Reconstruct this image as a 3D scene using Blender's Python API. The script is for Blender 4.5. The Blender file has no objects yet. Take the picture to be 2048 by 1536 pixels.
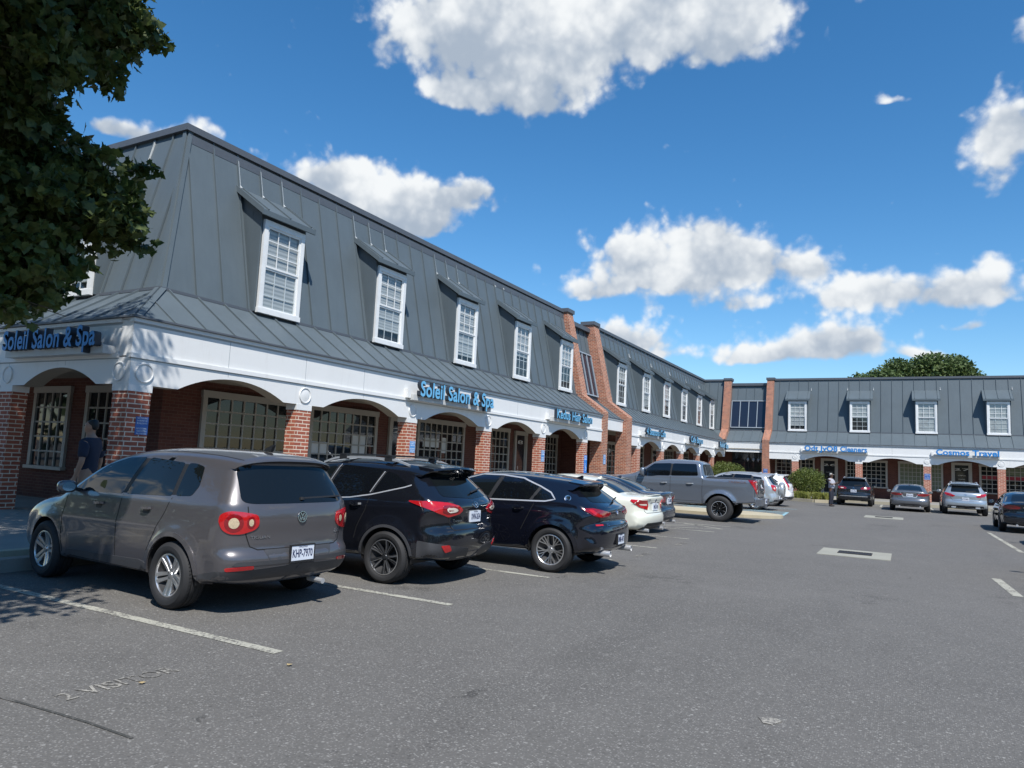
import bpy, bmesh, math, random
import numpy as np
from mathutils import Vector, Matrix, geometry
from mathutils.bvhtree import BVHTree

# ------------------------------------------------------------------ camera, sky, sun, exposure
scene = bpy.context.scene
COL = scene.collection
R = math.radians
YAW, PITCH, ROLL, CAM_H, FPX = R(28.985), R(6.113), R(2.704), 1.556, 1428.354

cam_data = bpy.data.cameras.new("camera")
cam = bpy.data.objects.new("camera", cam_data)
COL.objects.link(cam)
cam_data.sensor_fit = 'HORIZONTAL'
cam_data.sensor_width = 36.0
cam_data.lens = FPX / 2048.0 * 36.0
cam_data.clip_start, cam_data.clip_end = 0.05, 3000.0
fw = Vector((-math.sin(YAW) * math.cos(PITCH), math.cos(YAW) * math.cos(PITCH), math.sin(PITCH)))
r0 = Vector((math.cos(YAW), math.sin(YAW), 0))
u0 = r0.cross(fw)
rt = r0 * math.cos(ROLL) + u0 * math.sin(ROLL)
up = u0 * math.cos(ROLL) - r0 * math.sin(ROLL)
cam.matrix_world = Matrix(((rt.x, up.x, -fw.x, 0), (rt.y, up.y, -fw.y, 0), (rt.z, up.z, -fw.z, CAM_H), (0, 0, 0, 1)))
scene.camera = cam

scene.view_settings.view_transform = 'Standard'
scene.view_settings.look = 'None'
scene.view_settings.gamma = 1.0
scene.view_settings.exposure = 0.27
scene.view_settings.use_curve_mapping = False

SUN_DIR = Vector((1.0, -1.0, 1.95)).normalized()          # towards the sun
SUN_EL = math.asin(SUN_DIR.z)
sun_data = bpy.data.lights.new("sun", 'SUN')
sun_data.energy = 5.0
sun_data.angle = R(0.53)
sun_data.color = (1.0, 0.965, 0.92)
sun = bpy.data.objects.new("sun", sun_data)
COL.objects.link(sun)
sun.rotation_euler = SUN_DIR.to_track_quat('Z', 'Y').to_euler()
sun.location = (20, -20, 40)


class NT:
    """small helper that writes node trees"""
    def __init__(s, tree):
        s.t, s.n, s.l = tree, tree.nodes, tree.links
        s.n.clear()

    def node(s, typ, ins=None, **props):
        nd = s.n.new(typ)
        for k, v in props.items():
            setattr(nd, k, v)
        for k, v in (ins or {}).items():
            s.set(nd, k, v)
        return nd

    def set(s, nd, k, v):
        if isinstance(v, bpy.types.NodeSocket):
            s.l.new(v, nd.inputs[k])
        else:
            nd.inputs[k].default_value = v

    def math(s, op, a, b=0.0, c=None, clamp=False):
        nd = s.n.new('ShaderNodeMath')
        nd.operation, nd.use_clamp = op, clamp
        s.set(nd, 0, a)
        s.set(nd, 1, b)
        if c is not None:
            s.set(nd, 2, c)
        return nd.outputs[0]

    def vmath(s, op, a, b=None, out=0):
        nd = s.n.new('ShaderNodeVectorMath')
        nd.operation = op
        s.set(nd, 0, a)
        if b is not None:
            s.set(nd, 1, b)
        return nd.outputs['Value'] if op in ('DOT_PRODUCT', 'LENGTH') else nd.outputs[out]

    def mix(s, f, a, b, blend='MIX'):
        nd = s.n.new('ShaderNodeMix')
        nd.data_type, nd.blend_type = 'RGBA', blend
        s.set(nd, 0, f)
        s.set(nd, 6, a if isinstance(a, bpy.types.NodeSocket) else rgba(a))
        s.set(nd, 7, b if isinstance(b, bpy.types.NodeSocket) else rgba(b))
        return nd.outputs[2]

    def ramp(s, f, stops, interp='LINEAR'):
        nd = s.n.new('ShaderNodeValToRGB')
        cr = nd.color_ramp
        cr.interpolation = interp
        while len(cr.elements) < len(stops):
            cr.elements.new(0.5)
        for e, (p, c) in zip(cr.elements, stops):
            e.position, e.color = p, rgba(c)
        s.set(nd, 0, f)
        return nd.outputs[0]

    def smooth(s, x, a, b):
        nd = s.n.new('ShaderNodeMapRange')
        nd.interpolation_type, nd.clamp = 'SMOOTHSTEP', True
        s.set(nd, 0, x)
        nd.inputs[1].default_value, nd.inputs[2].default_value = a, b
        nd.inputs[3].default_value, nd.inputs[4].default_value = 0.0, 1.0
        return nd.outputs[0]

    def noise(s, vec, scale, detail=4.0, rough=0.55, out=0):
        nd = s.n.new('ShaderNodeTexNoise')
        if vec is not None:
            s.l.new(vec, nd.inputs['Vector'])
        nd.inputs['Scale'].default_value = scale
        nd.inputs['Detail'].default_value = detail
        nd.inputs['Roughness'].default_value = rough
        return nd.outputs[out]


def rgba(c):
    if isinstance(c, (int, float)):
        return (c, c, c, 1.0)
    return tuple(c) if len(c) == 4 else (c[0], c[1], c[2], 1.0)


# sky with drifting cumulus: (azimuth from north +Y, elevation, half width, half height) of each puff in degrees
CLOUDS = [(-37.32, 31.93, 7.04, 3.2), (-29.28, 32.17, 10.1, 4.2), (-27.76, 27.86, 4.62, 2.25), (-19.58, 32.17, 9.46, 3.36), (-11.15, 31.88, 4.25, 2.81), (-35.35, 28.12, 2.7, 1.19), (-21.0, 36.24, 17.21, 2.68), (-45.3, 21.1, 3.3, 1.8), (-41.27, 19.62, 5.8, 2.9), (-36.45, 20.1, 5.2, 2.4), (-32.3, 21.0, 2.8, 1.4), (-37.95, 18.07, 2.81, 1.32), (-60.61, 21.56, 2.0, 1.0), (-53.9, 22.4, 3.6, 1.25), (-57.2, 21.2, 3.2, 1.1), (-20.88, 16.95, 3.23, 1.92), (-14.37, 18.0, 5.02, 2.61), (-18.21, 14.65, 5.92, 1.93), (-10.55, 15.64, 4.81, 2.04), (-6.22, 15.6, 1.93, 1.01), (-11.25, 12.85, 2.6, 0.83), (-23.39, 13.61, 2.63, 0.98), (-3.82, 13.12, 3.7, 1.44), (0.71, 13.36, 4.65, 1.72), (5.44, 13.12, 3.36, 1.8), (-5.52, 9.37, 5.13, 1.76), (-2.83, 9.85, 2.96, 1.26), (-10.47, 8.67, 3.28, 1.06), (-17.3, 9.99, 4.28, 1.56), (-21.26, 10.51, 2.79, 1.26), (1.57, 8.82, 1.66, 0.55), (6.15, 21.2, 2.5, 3.4), (6.95, 23.33, 2.1, 1.9), (7.5, 28.66, 1.0, 1.2), (-0.74, 26.03, 1.18, 0.44), (4.26, 10.9, 1.0, 0.4),
          # clouds behind the viewer, seen only in reflections
          (60, 25, 14, 6), (95, 18, 16, 5), (140, 30, 15, 8), (175, 20, 18, 6), (-150, 28, 15, 7), (-110, 16, 14, 4), (30, 45, 12, 7), (120, 50, 14, 8)]

world = bpy.data.worlds.new("World")
scene.world = world
world.use_nodes = True
W = NT(world.node_tree)
sky = W.node('ShaderNodeTexSky', sky_type='NISHITA')
sky.sun_disc = False
sky.sun_elevation = SUN_EL
sky.sun_rotation = math.atan2(SUN_DIR.x, SUN_DIR.y)
sky.air_density, sky.dust_density, sky.ozone_density = 1.05, 0.05, 4.5
hsv = W.node('ShaderNodeHueSaturation', {'Hue': 0.497, 'Saturation': 1.25, 'Value': 1.0, 'Color': sky.outputs[0]})
sky_bg = W.node('ShaderNodeBackground', {'Color': hsv.outputs[0], 'Strength': 0.128})
tc = W.node('ShaderNodeTexCoord')
dirn = W.vmath('NORMALIZE', tc.outputs['Generated'])
sep = W.node('ShaderNodeSeparateXYZ', {0: dirn})
az = W.math('MULTIPLY', W.math('ARCTAN2', sep.outputs[0], sep.outputs[1]), 180 / math.pi)
el = W.math('MULTIPLY', W.math('ARCSINE', sep.outputs[2]), 180 / math.pi)
ae = W.node('ShaderNodeCombineXYZ', {0: az, 1: el, 2: 0.0}).outputs[0]
big = W.noise(dirn, 6.5, 4, 0.55, out=1)
ae0 = ae
ae = W.vmath('ADD', ae, W.vmath('MULTIPLY', W.vmath('SUBTRACT', big, (0.5, 0.5, 0.5)), (5.0, 2.6, 0.0)))


def cloud_density(vec):
    tot = None
    hs = None
    for (a, e, ra, re) in CLOUDS:
        q = W.vmath('MULTIPLY', W.vmath('SUBTRACT', vec, (a, e, 0)), (0.93 / ra, 0.93 / re, 0))
        g = W.math('POWER', 2.718, W.math('MULTIPLY', W.vmath('DOT_PRODUCT', q, q), -1.15))
        hh = W.math('MULTIPLY', g, W.vmath('DOT_PRODUCT', q, (0, 1, 0)))
        tot = g if tot is None else W.math('ADD', tot, g)
        hs = hh if hs is None else W.math('ADD', hs, hh)
    return tot, hs


S_sum, H_sum = cloud_density(ae)
billow = W.node('ShaderNodeTexVoronoi', {'Vector': W.vmath('ADD', dirn, W.vmath('MULTIPLY', W.noise(dirn, 30, 3, 0.5, out=1), (0.02, 0.02, 0.02))), 'Scale': 26.0, 'Smoothness': 0.6, 'Detail': 2.0, 'Roughness': 0.6}, feature='SMOOTH_F1')
bil = W.math('SUBTRACT', 0.42, billow.outputs['Distance'])
fine = W.noise(dirn, 38, 10, 0.62)
puff = W.noise(dirn, 12, 6, 0.55)
edge = W.math('ADD', W.math('MULTIPLY', W.math('SUBTRACT', fine, 0.5), 0.8), W.math('ADD', W.math('MULTIPLY', W.math('SUBTRACT', puff, 0.5), 0.8), W.math('MULTIPLY', bil, 0.85)))
hgt = W.math('DIVIDE', H_sum, W.math('ADD', S_sum, 0.05))
dens = W.math('SUBTRACT', W.math('ADD', S_sum, edge), W.math('MULTIPLY', W.smooth(hgt, -0.35, -1.05), 0.55))
mask = W.math('POWER', W.smooth(dens, 0.02, 0.74), 1.25)
hgt = W.math('DIVIDE', H_sum, W.math('ADD', S_sum, 0.05))
thick = W.smooth(S_sum, 0.5, 1.7)
soft = W.noise(dirn, 7.0, 5, 0.55)
lit = W.math('ADD', W.math('MULTIPLY', hgt, 0.95), W.math('ADD', W.math('MULTIPLY', W.math('SUBTRACT', puff, 0.5), 2.2), W.math('ADD', W.math('MULTIPLY', bil, 0.8), W.math('MULTIPLY', W.math('SUBTRACT', soft, 0.5), 2.4))))
lit = W.math('SUBTRACT', lit, W.math('MULTIPLY', W.math('SUBTRACT', thick, 0.45), 0.55))
shade = W.smooth(lit, -1.45, 0.15)
ccol = W.mix(shade, (0.42, 0.50, 0.61), (0.95, 0.98, 1.0))
cl_bg = W.node('ShaderNodeBackground', {'Color': ccol, 'Strength': 0.80})
mixs = W.node('ShaderNodeMixShader', {0: mask, 1: sky_bg.outputs[0], 2: cl_bg.outputs[0]})
W.node('ShaderNodeOutputWorld', {0: mixs.outputs[0]})

# ------------------------------------------------------------------ materials
MATS = {}


def mat(name, color=(0.5, 0.5, 0.5), rough=0.6, metal=0.0, spec=0.5, coat=0.0, vary=0.0, vscale=3.0, bump=0.0, bscale=40.0, ior=None, emit=None):
    """principled material with a little procedural variation"""
    if name in MATS:
        return MATS[name]
    m = bpy.data.materials.new(name)
    m.use_nodes = True
    n = NT(m.node_tree)
    b = n.node('ShaderNodeBsdfPrincipled', {'Base Color': rgba(color), 'Roughness': rough, 'Metallic': metal, 'Specular IOR Level': spec, 'Coat Weight': coat, 'Coat Roughness': 0.03})
    if ior:
        b.inputs['IOR'].default_value = ior
    tc = n.node('ShaderNodeTexCoord')
    if vary:
        f = n.noise(tc.outputs['Object'], vscale, 5, 0.6)
        k = n.math('ADD', 1.0 - vary, n.math('MULTIPLY', f, 2 * vary))
        c = n.mix(1.0, color, n.node('ShaderNodeCombineXYZ', {0: k, 1: k, 2: k}).outputs[0], 'MULTIPLY')
        n.set(b, 'Base Color', c)
    if bump:
        f = n.noise(tc.outputs['Object'], bscale, 4, 0.6)
        bp = n.node('ShaderNodeBump', {'Strength': bump, 'Distance': 0.01, 'Height': f})
        n.set(b, 'Normal', bp.outputs[0])
    n.node('ShaderNodeOutputMaterial', {0: b.outputs[0]})
    MATS[name] = m
    return m


def brick_mat(name, bw, rh, mortar, c1, c2, cm, vary=0.5, bump=0.6):
    m = bpy.data.materials.new(name)
    m.use_nodes = True
    n = NT(m.node_tree)
    uv = n.node('ShaderNodeUVMap', uv_map='UVMap')
    wob = n.noise(uv.outputs[0], 9.0, 3, 0.6, out=1)
    vec = n.vmath('ADD', uv.outputs[0], n.vmath('MULTIPLY', n.vmath('SUBTRACT', wob, (0.5, 0.5, 0.5)), (0.012, 0.010, 0)))
    br = n.node('ShaderNodeTexBrick', {'Vector': vec, 'Color1': rgba(c1), 'Color2': rgba(c2), 'Mortar': rgba(cm), 'Scale': 1.0, 'Mortar Size': mortar, 'Mortar Smooth': 0.25, 'Bias': -0.1, 'Brick Width': bw, 'Row Height': rh}, offset=0.5)
    f = n.noise(uv.outputs[0], 3.0, 6, 0.65)
    f2 = n.noise(uv.outputs[0], 60.0, 3, 0.6)
    k = n.math('ADD', 1.0 - vary * 0.75, n.math('MULTIPLY', n.math('ADD', f, n.math('MULTIPLY', f2, 0.5)), vary))
    c = n.mix(1.0, br.outputs[0], n.node('ShaderNodeCombineXYZ', {0: k, 1: k, 2: k}).outputs[0], 'MULTIPLY')
    hgt = n.math('ADD', n.math('MULTIPLY', br.outputs[1], -1.0), n.math('MULTIPLY', f2, 0.25))
    bp = n.node('ShaderNodeBump', {'Strength': bump, 'Distance': 0.012, 'Height': hgt})
    b = n.node('ShaderNodeBsdfPrincipled', {'Base Color': c, 'Roughness': 0.88, 'Specular IOR Level': 0.25, 'Normal': bp.outputs[0]})
    n.node('ShaderNodeOutputMaterial', {0: b.outputs[0]})
    return m


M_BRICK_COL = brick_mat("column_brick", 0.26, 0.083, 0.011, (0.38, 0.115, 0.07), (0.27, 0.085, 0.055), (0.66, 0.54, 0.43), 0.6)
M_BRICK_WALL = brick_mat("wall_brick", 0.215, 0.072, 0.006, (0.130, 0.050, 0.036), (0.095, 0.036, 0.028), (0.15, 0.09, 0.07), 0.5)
M_BRICK_FIN = brick_mat("pier_brick", 0.20, 0.072, 0.0085, (0.36, 0.13, 0.075), (0.19, 0.075, 0.055), (0.55, 0.42, 0.32), 0.8)


def metal_roof(name, color):
    m = bpy.data.materials.new(name)
    m.use_nodes = True
    n = NT(m.node_tree)
    tc = n.node('ShaderNodeTexCoord')
    f = n.noise(tc.outputs['Object'], 0.7, 5, 0.6)
    stretch = n.vmath('MULTIPLY', tc.outputs['Object'], (9.0, 9.0, 0.5))
    f2 = n.noise(stretch, 1.0, 5, 0.65)
    k = n.math('ADD', 0.72, n.math('ADD', n.math('MULTIPLY', f, 0.36), n.math('MULTIPLY', f2, 0.2)))
    c = n.mix(1.0, color, n.node('ShaderNodeCombineXYZ', {0: k, 1: k, 2: k}).outputs[0], 'MULTIPLY')
    wv = n.noise(tc.outputs['Object'], 1.6, 2, 0.5)
    bp = n.node('ShaderNodeBump', {'Strength': 0.12, 'Distance': 0.03, 'Height': wv})
    b = n.node('ShaderNodeBsdfPrincipled', {'Base Color': c, 'Roughness': 0.48, 'Specular IOR Level': 0.35, 'Normal': bp.outputs[0]})
    n.node('ShaderNodeOutputMaterial', {0: b.outputs[0]})
    return m


M_ROOF = metal_roof("grey_metal_roofing", (0.094, 0.118, 0.132))
M_TRIM = mat("dark_metal_trim", (0.085, 0.095, 0.11), 0.5, vary=0.15, vscale=2)
M_SEAL = mat("white_sealant", (0.46, 0.48, 0.48), 0.7, vary=0.4, vscale=12)


def weathered_white():
    m = bpy.data.materials.new("white_fascia_paint")
    m.use_nodes = True
    n = NT(m.node_tree)
    tc = n.node('ShaderNodeTexCoord')
    st = n.vmath('MULTIPLY', tc.outputs['Object'], (7.0, 7.0, 0.7))
    f = n.noise(st, 1.0, 6, 0.7)
    g = n.noise(tc.outputs['Object'], 1.1, 5, 0.6)
    sp = n.noise(tc.outputs['Object'], 24, 5, 0.7)
    dirt = n.math('ADD', n.math('MULTIPLY', n.smooth(f, 0.52, 0.78), 0.20), n.math('ADD', n.math('MULTIPLY', n.smooth(g, 0.5, 0.8), 0.12), n.math('MULTIPLY', n.smooth(sp, 0.66, 0.8), 0.22)))
    c = n.mix(dirt, (0.71, 0.715, 0.70), (0.38, 0.36, 0.31))
    bp = n.node('ShaderNodeBump', {'Strength': 0.06, 'Distance': 0.02, 'Height': g})
    b = n.node('ShaderNodeBsdfPrincipled', {'Base Color': c, 'Roughness': 0.55, 'Normal': bp.outputs[0]})
    n.node('ShaderNodeOutputMaterial', {0: b.outputs[0]})
    return m


M_WHITE = weathered_white()
M_WHITE2 = mat("white_trim_paint", (0.70, 0.71, 0.70), 0.5, vary=0.14, vscale=4)
M_JOINT_SHADE = mat("joint_and_trim_shade_grey", (0.33, 0.36, 0.37), 0.8)
M_TAN = mat("taupe_frame_paint", (0.36, 0.335, 0.29), 0.55, vary=0.1, vscale=3)
M_SOFFIT = mat("soffit_paint", (0.28, 0.25, 0.20), 0.7, vary=0.12, vscale=2)
M_SHOPGLASS = mat("shop_glass", (0.014, 0.016, 0.018), 0.02, spec=0.5, vary=0.6, vscale=3.5, bump=0.05, bscale=2.2)
M_DARKDOOR = mat("dark_door_glass", (0.02, 0.022, 0.028), 0.05, spec=0.6)
M_STAIRGLASS = mat("tinted_stair_glass", (0.015, 0.02, 0.035), 0.03, spec=0.6)
M_CURTAIN = mat("curtain_cloth", (0.55, 0.56, 0.54), 0.9, vary=0.2, vscale=9)
M_PAPER = mat("paper_notice", (0.6, 0.6, 0.57), 0.8)
M_BLACK = mat("matte_black", (0.012, 0.012, 0.013), 0.6)


def clear_glass():
    m = bpy.data.materials.new("clear_pane_glass")
    m.use_nodes = True
    n = NT(m.node_tree)
    lw = n.node('ShaderNodeLayerWeight', {'Blend': 0.5})
    fr = n.node('ShaderNodeMath', {0: n.math('MULTIPLY', n.math('POWER', lw.outputs['Facing'], 4.0), 0.7), 1: 0.05}, operation='ADD')
    tr = n.node('ShaderNodeBsdfTransparent', {0: (0.86, 0.89, 0.90, 1)})
    gl = n.node('ShaderNodeBsdfGlossy', {'Color': (1, 1, 1, 1), 'Roughness': 0.02})
    mx = n.node('ShaderNodeMixShader', {0: fr.outputs[0], 1: tr.outputs[0], 2: gl.outputs[0]})
    n.node('ShaderNodeOutputMaterial', {0: mx.outputs[0]})
    return m


M_CLEAR = clear_glass()


def blind_mat():
    m = bpy.data.materials.new("slatted_blind")
    m.use_nodes = True
    n = NT(m.node_tree)
    tc = n.node('ShaderNodeTexCoord')
    wv = n.node('ShaderNodeTexWave', {'Vector': tc.outputs['Object'], 'Scale': 6.0, 'Distortion': 0.3, 'Detail': 1.0}, bands_direction='Z')
    c = n.mix(wv.outputs[1], (0.32, 0.335, 0.335), (0.50, 0.51, 0.50))
    b = n.node('ShaderNodeBsdfPrincipled', {'Base Color': c, 'Roughness': 0.8})
    n.node('ShaderNodeOutputMaterial', {0: b.outputs[0]})
    return m


M_BLIND = blind_mat()


def asphalt():
    m = bpy.data.materials.new("worn_asphalt")
    m.use_nodes = True
    n = NT(m.node_tree)
    tc = n.node('ShaderNodeTexCoord')
    P = tc.outputs['Object']
    large = n.noise(P, 0.22, 6, 0.6)
    mid = n.noise(P, 1.7, 6, 0.65)
    grit = n.noise(P, 42, 5, 0.75)
    v1 = n.node('ShaderNodeTexVoronoi', {'Vector': P, 'Scale': 78.0, 'Randomness': 1.0})
    stone = n.node('ShaderNodeSeparateColor', {0: v1.outputs['Color']}).outputs[0]
    chips = n.math('MULTIPLY', n.smooth(stone, 0.50, 0.95), n.smooth(v1.outputs['Distance'], 0.60, 0.20))
    v2 = n.node('ShaderNodeTexVoronoi', {'Vector': P, 'Scale': 33.0, 'Randomness': 1.0})
    st2 = n.node('ShaderNodeSeparateColor', {0: v2.outputs['Color']}).outputs[1]
    chips2 = n.math('MULTIPLY', n.smooth(st2, 0.80, 0.98), n.smooth(v2.outputs['Distance'], 0.42, 0.15))
    dark = n.math('MULTIPLY', n.smooth(st2, 0.30, 0.05), n.smooth(v2.outputs['Distance'], 0.55, 0.2))
    k = n.math('ADD', 0.20, n.math('ADD', n.math('MULTIPLY', large, 0.36), n.math('ADD', n.math('MULTIPLY', mid, 0.30), n.math('MULTIPLY', grit, 0.85))))
    k = n.math('SUBTRACT', k, n.math('MULTIPLY', dark, 0.22))
    # tyre tracks and drips: darker, warped bands along the aisle
    st = n.vmath('MULTIPLY', P, (0.55, 0.09, 1.0))
    band = n.smooth(n.noise(st, 1.0, 4, 0.6), 0.56, 0.72)
    k = n.math('SUBTRACT', k, n.math('MULTIPLY', band, 0.13))
    # oil drips, old wet patches and fine wandering cracks
    wp = n.vmath('ADD', P, n.vmath('MULTIPLY', n.noise(P, 1.3, 4, 0.6, out=1), (0.9, 0.9, 0.0)))
    vs = n.node('ShaderNodeTexVoronoi', {'Vector': wp, 'Scale': 0.42, 'Randomness': 1.0})
    oil = n.math('MULTIPLY', n.smooth(vs.outputs['Distance'], 0.30, 0.05), n.smooth(n.noise(P, 3.5, 4, 0.65), 0.42, 0.62))
    k = n.math('SUBTRACT', k, n.math('MULTIPLY', oil, 0.34))
    pale = n.smooth(n.noise(P, 0.55, 5, 0.62), 0.58, 0.75)
    k = n.math('ADD', k, n.math('MULTIPLY', pale, 0.14))
    ve = n.node('ShaderNodeTexVoronoi', {'Vector': wp, 'Scale': 0.23, 'Randomness': 1.0}, feature='DISTANCE_TO_EDGE')
    crack = n.math('MULTIPLY', n.smooth(ve.outputs['Distance'], 0.0042, 0.0012), n.smooth(n.noise(P, 0.8, 3, 0.6), 0.58, 0.66))
    k = n.math('MULTIPLY', k, n.math('SUBTRACT', 1.0, n.math('MULTIPLY', crack, 0.4)))
    base = n.mix(1.0, (0.122, 0.116, 0.106), n.node('ShaderNodeCombineXYZ', {0: k, 1: k, 2: k}).outputs[0], 'MULTIPLY')
    c = n.mix(n.math('MULTIPLY', chips, 0.8), base, (0.27, 0.26, 0.24))
    c = n.mix(n.math('MULTIPLY', chips2, 0.7), c, (0.33, 0.32, 0.295))
    hgt = n.math('ADD', n.math('MULTIPLY', grit, 0.6), n.math('MULTIPLY', v1.outputs['Distance'], -0.6))
    bp = n.node('ShaderNodeBump', {'Strength': 0.55, 'Distance': 0.006, 'Height': hgt})
    b = n.node('ShaderNodeBsdfPrincipled', {'Base Color': c, 'Roughness': 0.82, 'Specular IOR Level': 0.35, 'Normal': bp.outputs[0]})
    n.node('ShaderNodeOutputMaterial', {0: b.outputs[0]})
    return m


def worn_paint(name, color, wear=0.42, scale=30.0):
    """road paint worn through to the asphalt"""
    m = bpy.data.materials.new(name)
    m.use_nodes = True
    n = NT(m.node_tree)
    tc = n.node('ShaderNodeTexCoord')
    f = n.noise(tc.outputs['Object'], scale, 6, 0.7)
    f2 = n.noise(tc.outputs['Object'], 2.2, 3, 0.6)
    t = n.smooth(n.math('ADD', f, n.math('MULTIPLY', n.math('SUBTRACT', f2, 0.5), 0.5)), wear - 0.07, wear + 0.07)
    c = n.mix(t, (0.125, 0.119, 0.109), color)
    b = n.node('ShaderNodeBsdfPrincipled', {'Base Color': c, 'Roughness': 0.8, 'Specular IOR Level': 0.3})
    n.node('ShaderNodeOutputMaterial', {0: b.outputs[0]})
    return m


def concrete(name, color, vary=0.35):
    m = bpy.data.materials.new(name)
    m.use_nodes = True
    n = NT(m.node_tree)
    tc = n.node('ShaderNodeTexCoord')
    f = n.noise(tc.outputs['Object'], 1.3, 7, 0.65)
    g = n.noise(tc.outputs['Object'], 45, 4, 0.65)
    k = n.math('ADD', 1.0 - vary, n.math('ADD', n.math('MULTIPLY', f, vary * 1.3), n.math('MULTIPLY', g, vary * 0.7)))
    c = n.mix(1.0, color, n.node('ShaderNodeCombineXYZ', {0: k, 1: k, 2: k}).outputs[0], 'MULTIPLY')
    bp = n.node('ShaderNodeBump', {'Strength': 0.3, 'Distance': 0.005, 'Height': g})
    b = n.node('ShaderNodeBsdfPrincipled', {'Base Color': c, 'Roughness': 0.85, 'Specular IOR Level': 0.3, 'Normal': bp.outputs[0]})
    n.node('ShaderNodeOutputMaterial', {0: b.outputs[0]})
    return m


M_ASPHALT = asphalt()
M_LINE = worn_paint("worn_white_paint", (0.37, 0.36, 0.30), 0.455)
M_FAINT = worn_paint("faded_stencil_paint", (0.34, 0.32, 0.275), 0.52)
M_BLUELINE = worn_paint("pale_blue_paint", (0.25, 0.42, 0.47), 0.38)
M_CONC = concrete("pavement_concrete", (0.25, 0.24, 0.215))
M_KERB = concrete("yellowed_kerb_concrete", (0.36, 0.325, 0.24))
M_DRAINC = concrete("drain_collar_concrete", (0.29, 0.285, 0.24))
M_IRON = mat("cast_iron", (0.03, 0.026, 0.026), 0.7, vary=0.3, vscale=20)
M_MULCH = mat("dark_mulch", (0.05, 0.032, 0.022), 0.95, vary=0.5, vscale=25, bump=0.6)

# ------------------------------------------------------------------ object helpers
WM = {}


def wm(o):
    return WM.get(o.name, Matrix.Identity(4)) if o is not None else Matrix.Identity(4)


def tag(o, label=None, cat=None, group=None, kind=None):
    for k, v in (('label', label), ('category', cat), ('group', group), ('kind', kind)):
        if v:
            o[k] = v
    return o


def empty(name, loc=(0, 0, 0), rot=0.0, label=None, cat=None, group=None):
    o = bpy.data.objects.new(name, None)
    o.empty_display_size = 0.3
    COL.objects.link(o)
    m = Matrix.Translation(loc) @ Matrix.Rotation(rot, 4, 'Z')
    o.matrix_local = m
    WM[o.name] = m
    return tag(o, label, cat, group)


def frame_a(d0=-11.9):                     # left wing: d = +X off the facade plane, u = +Y
    return Matrix.Translation((d0, 0, 0))


def frame_c(y0):                           # facade facing -Y: d = -Y, u = +X
    return Matrix(((0, 1, 0, 0), (-1, 0, 0, y0), (0, 0, 1, 0), (0, 0, 0, 1)))


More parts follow.
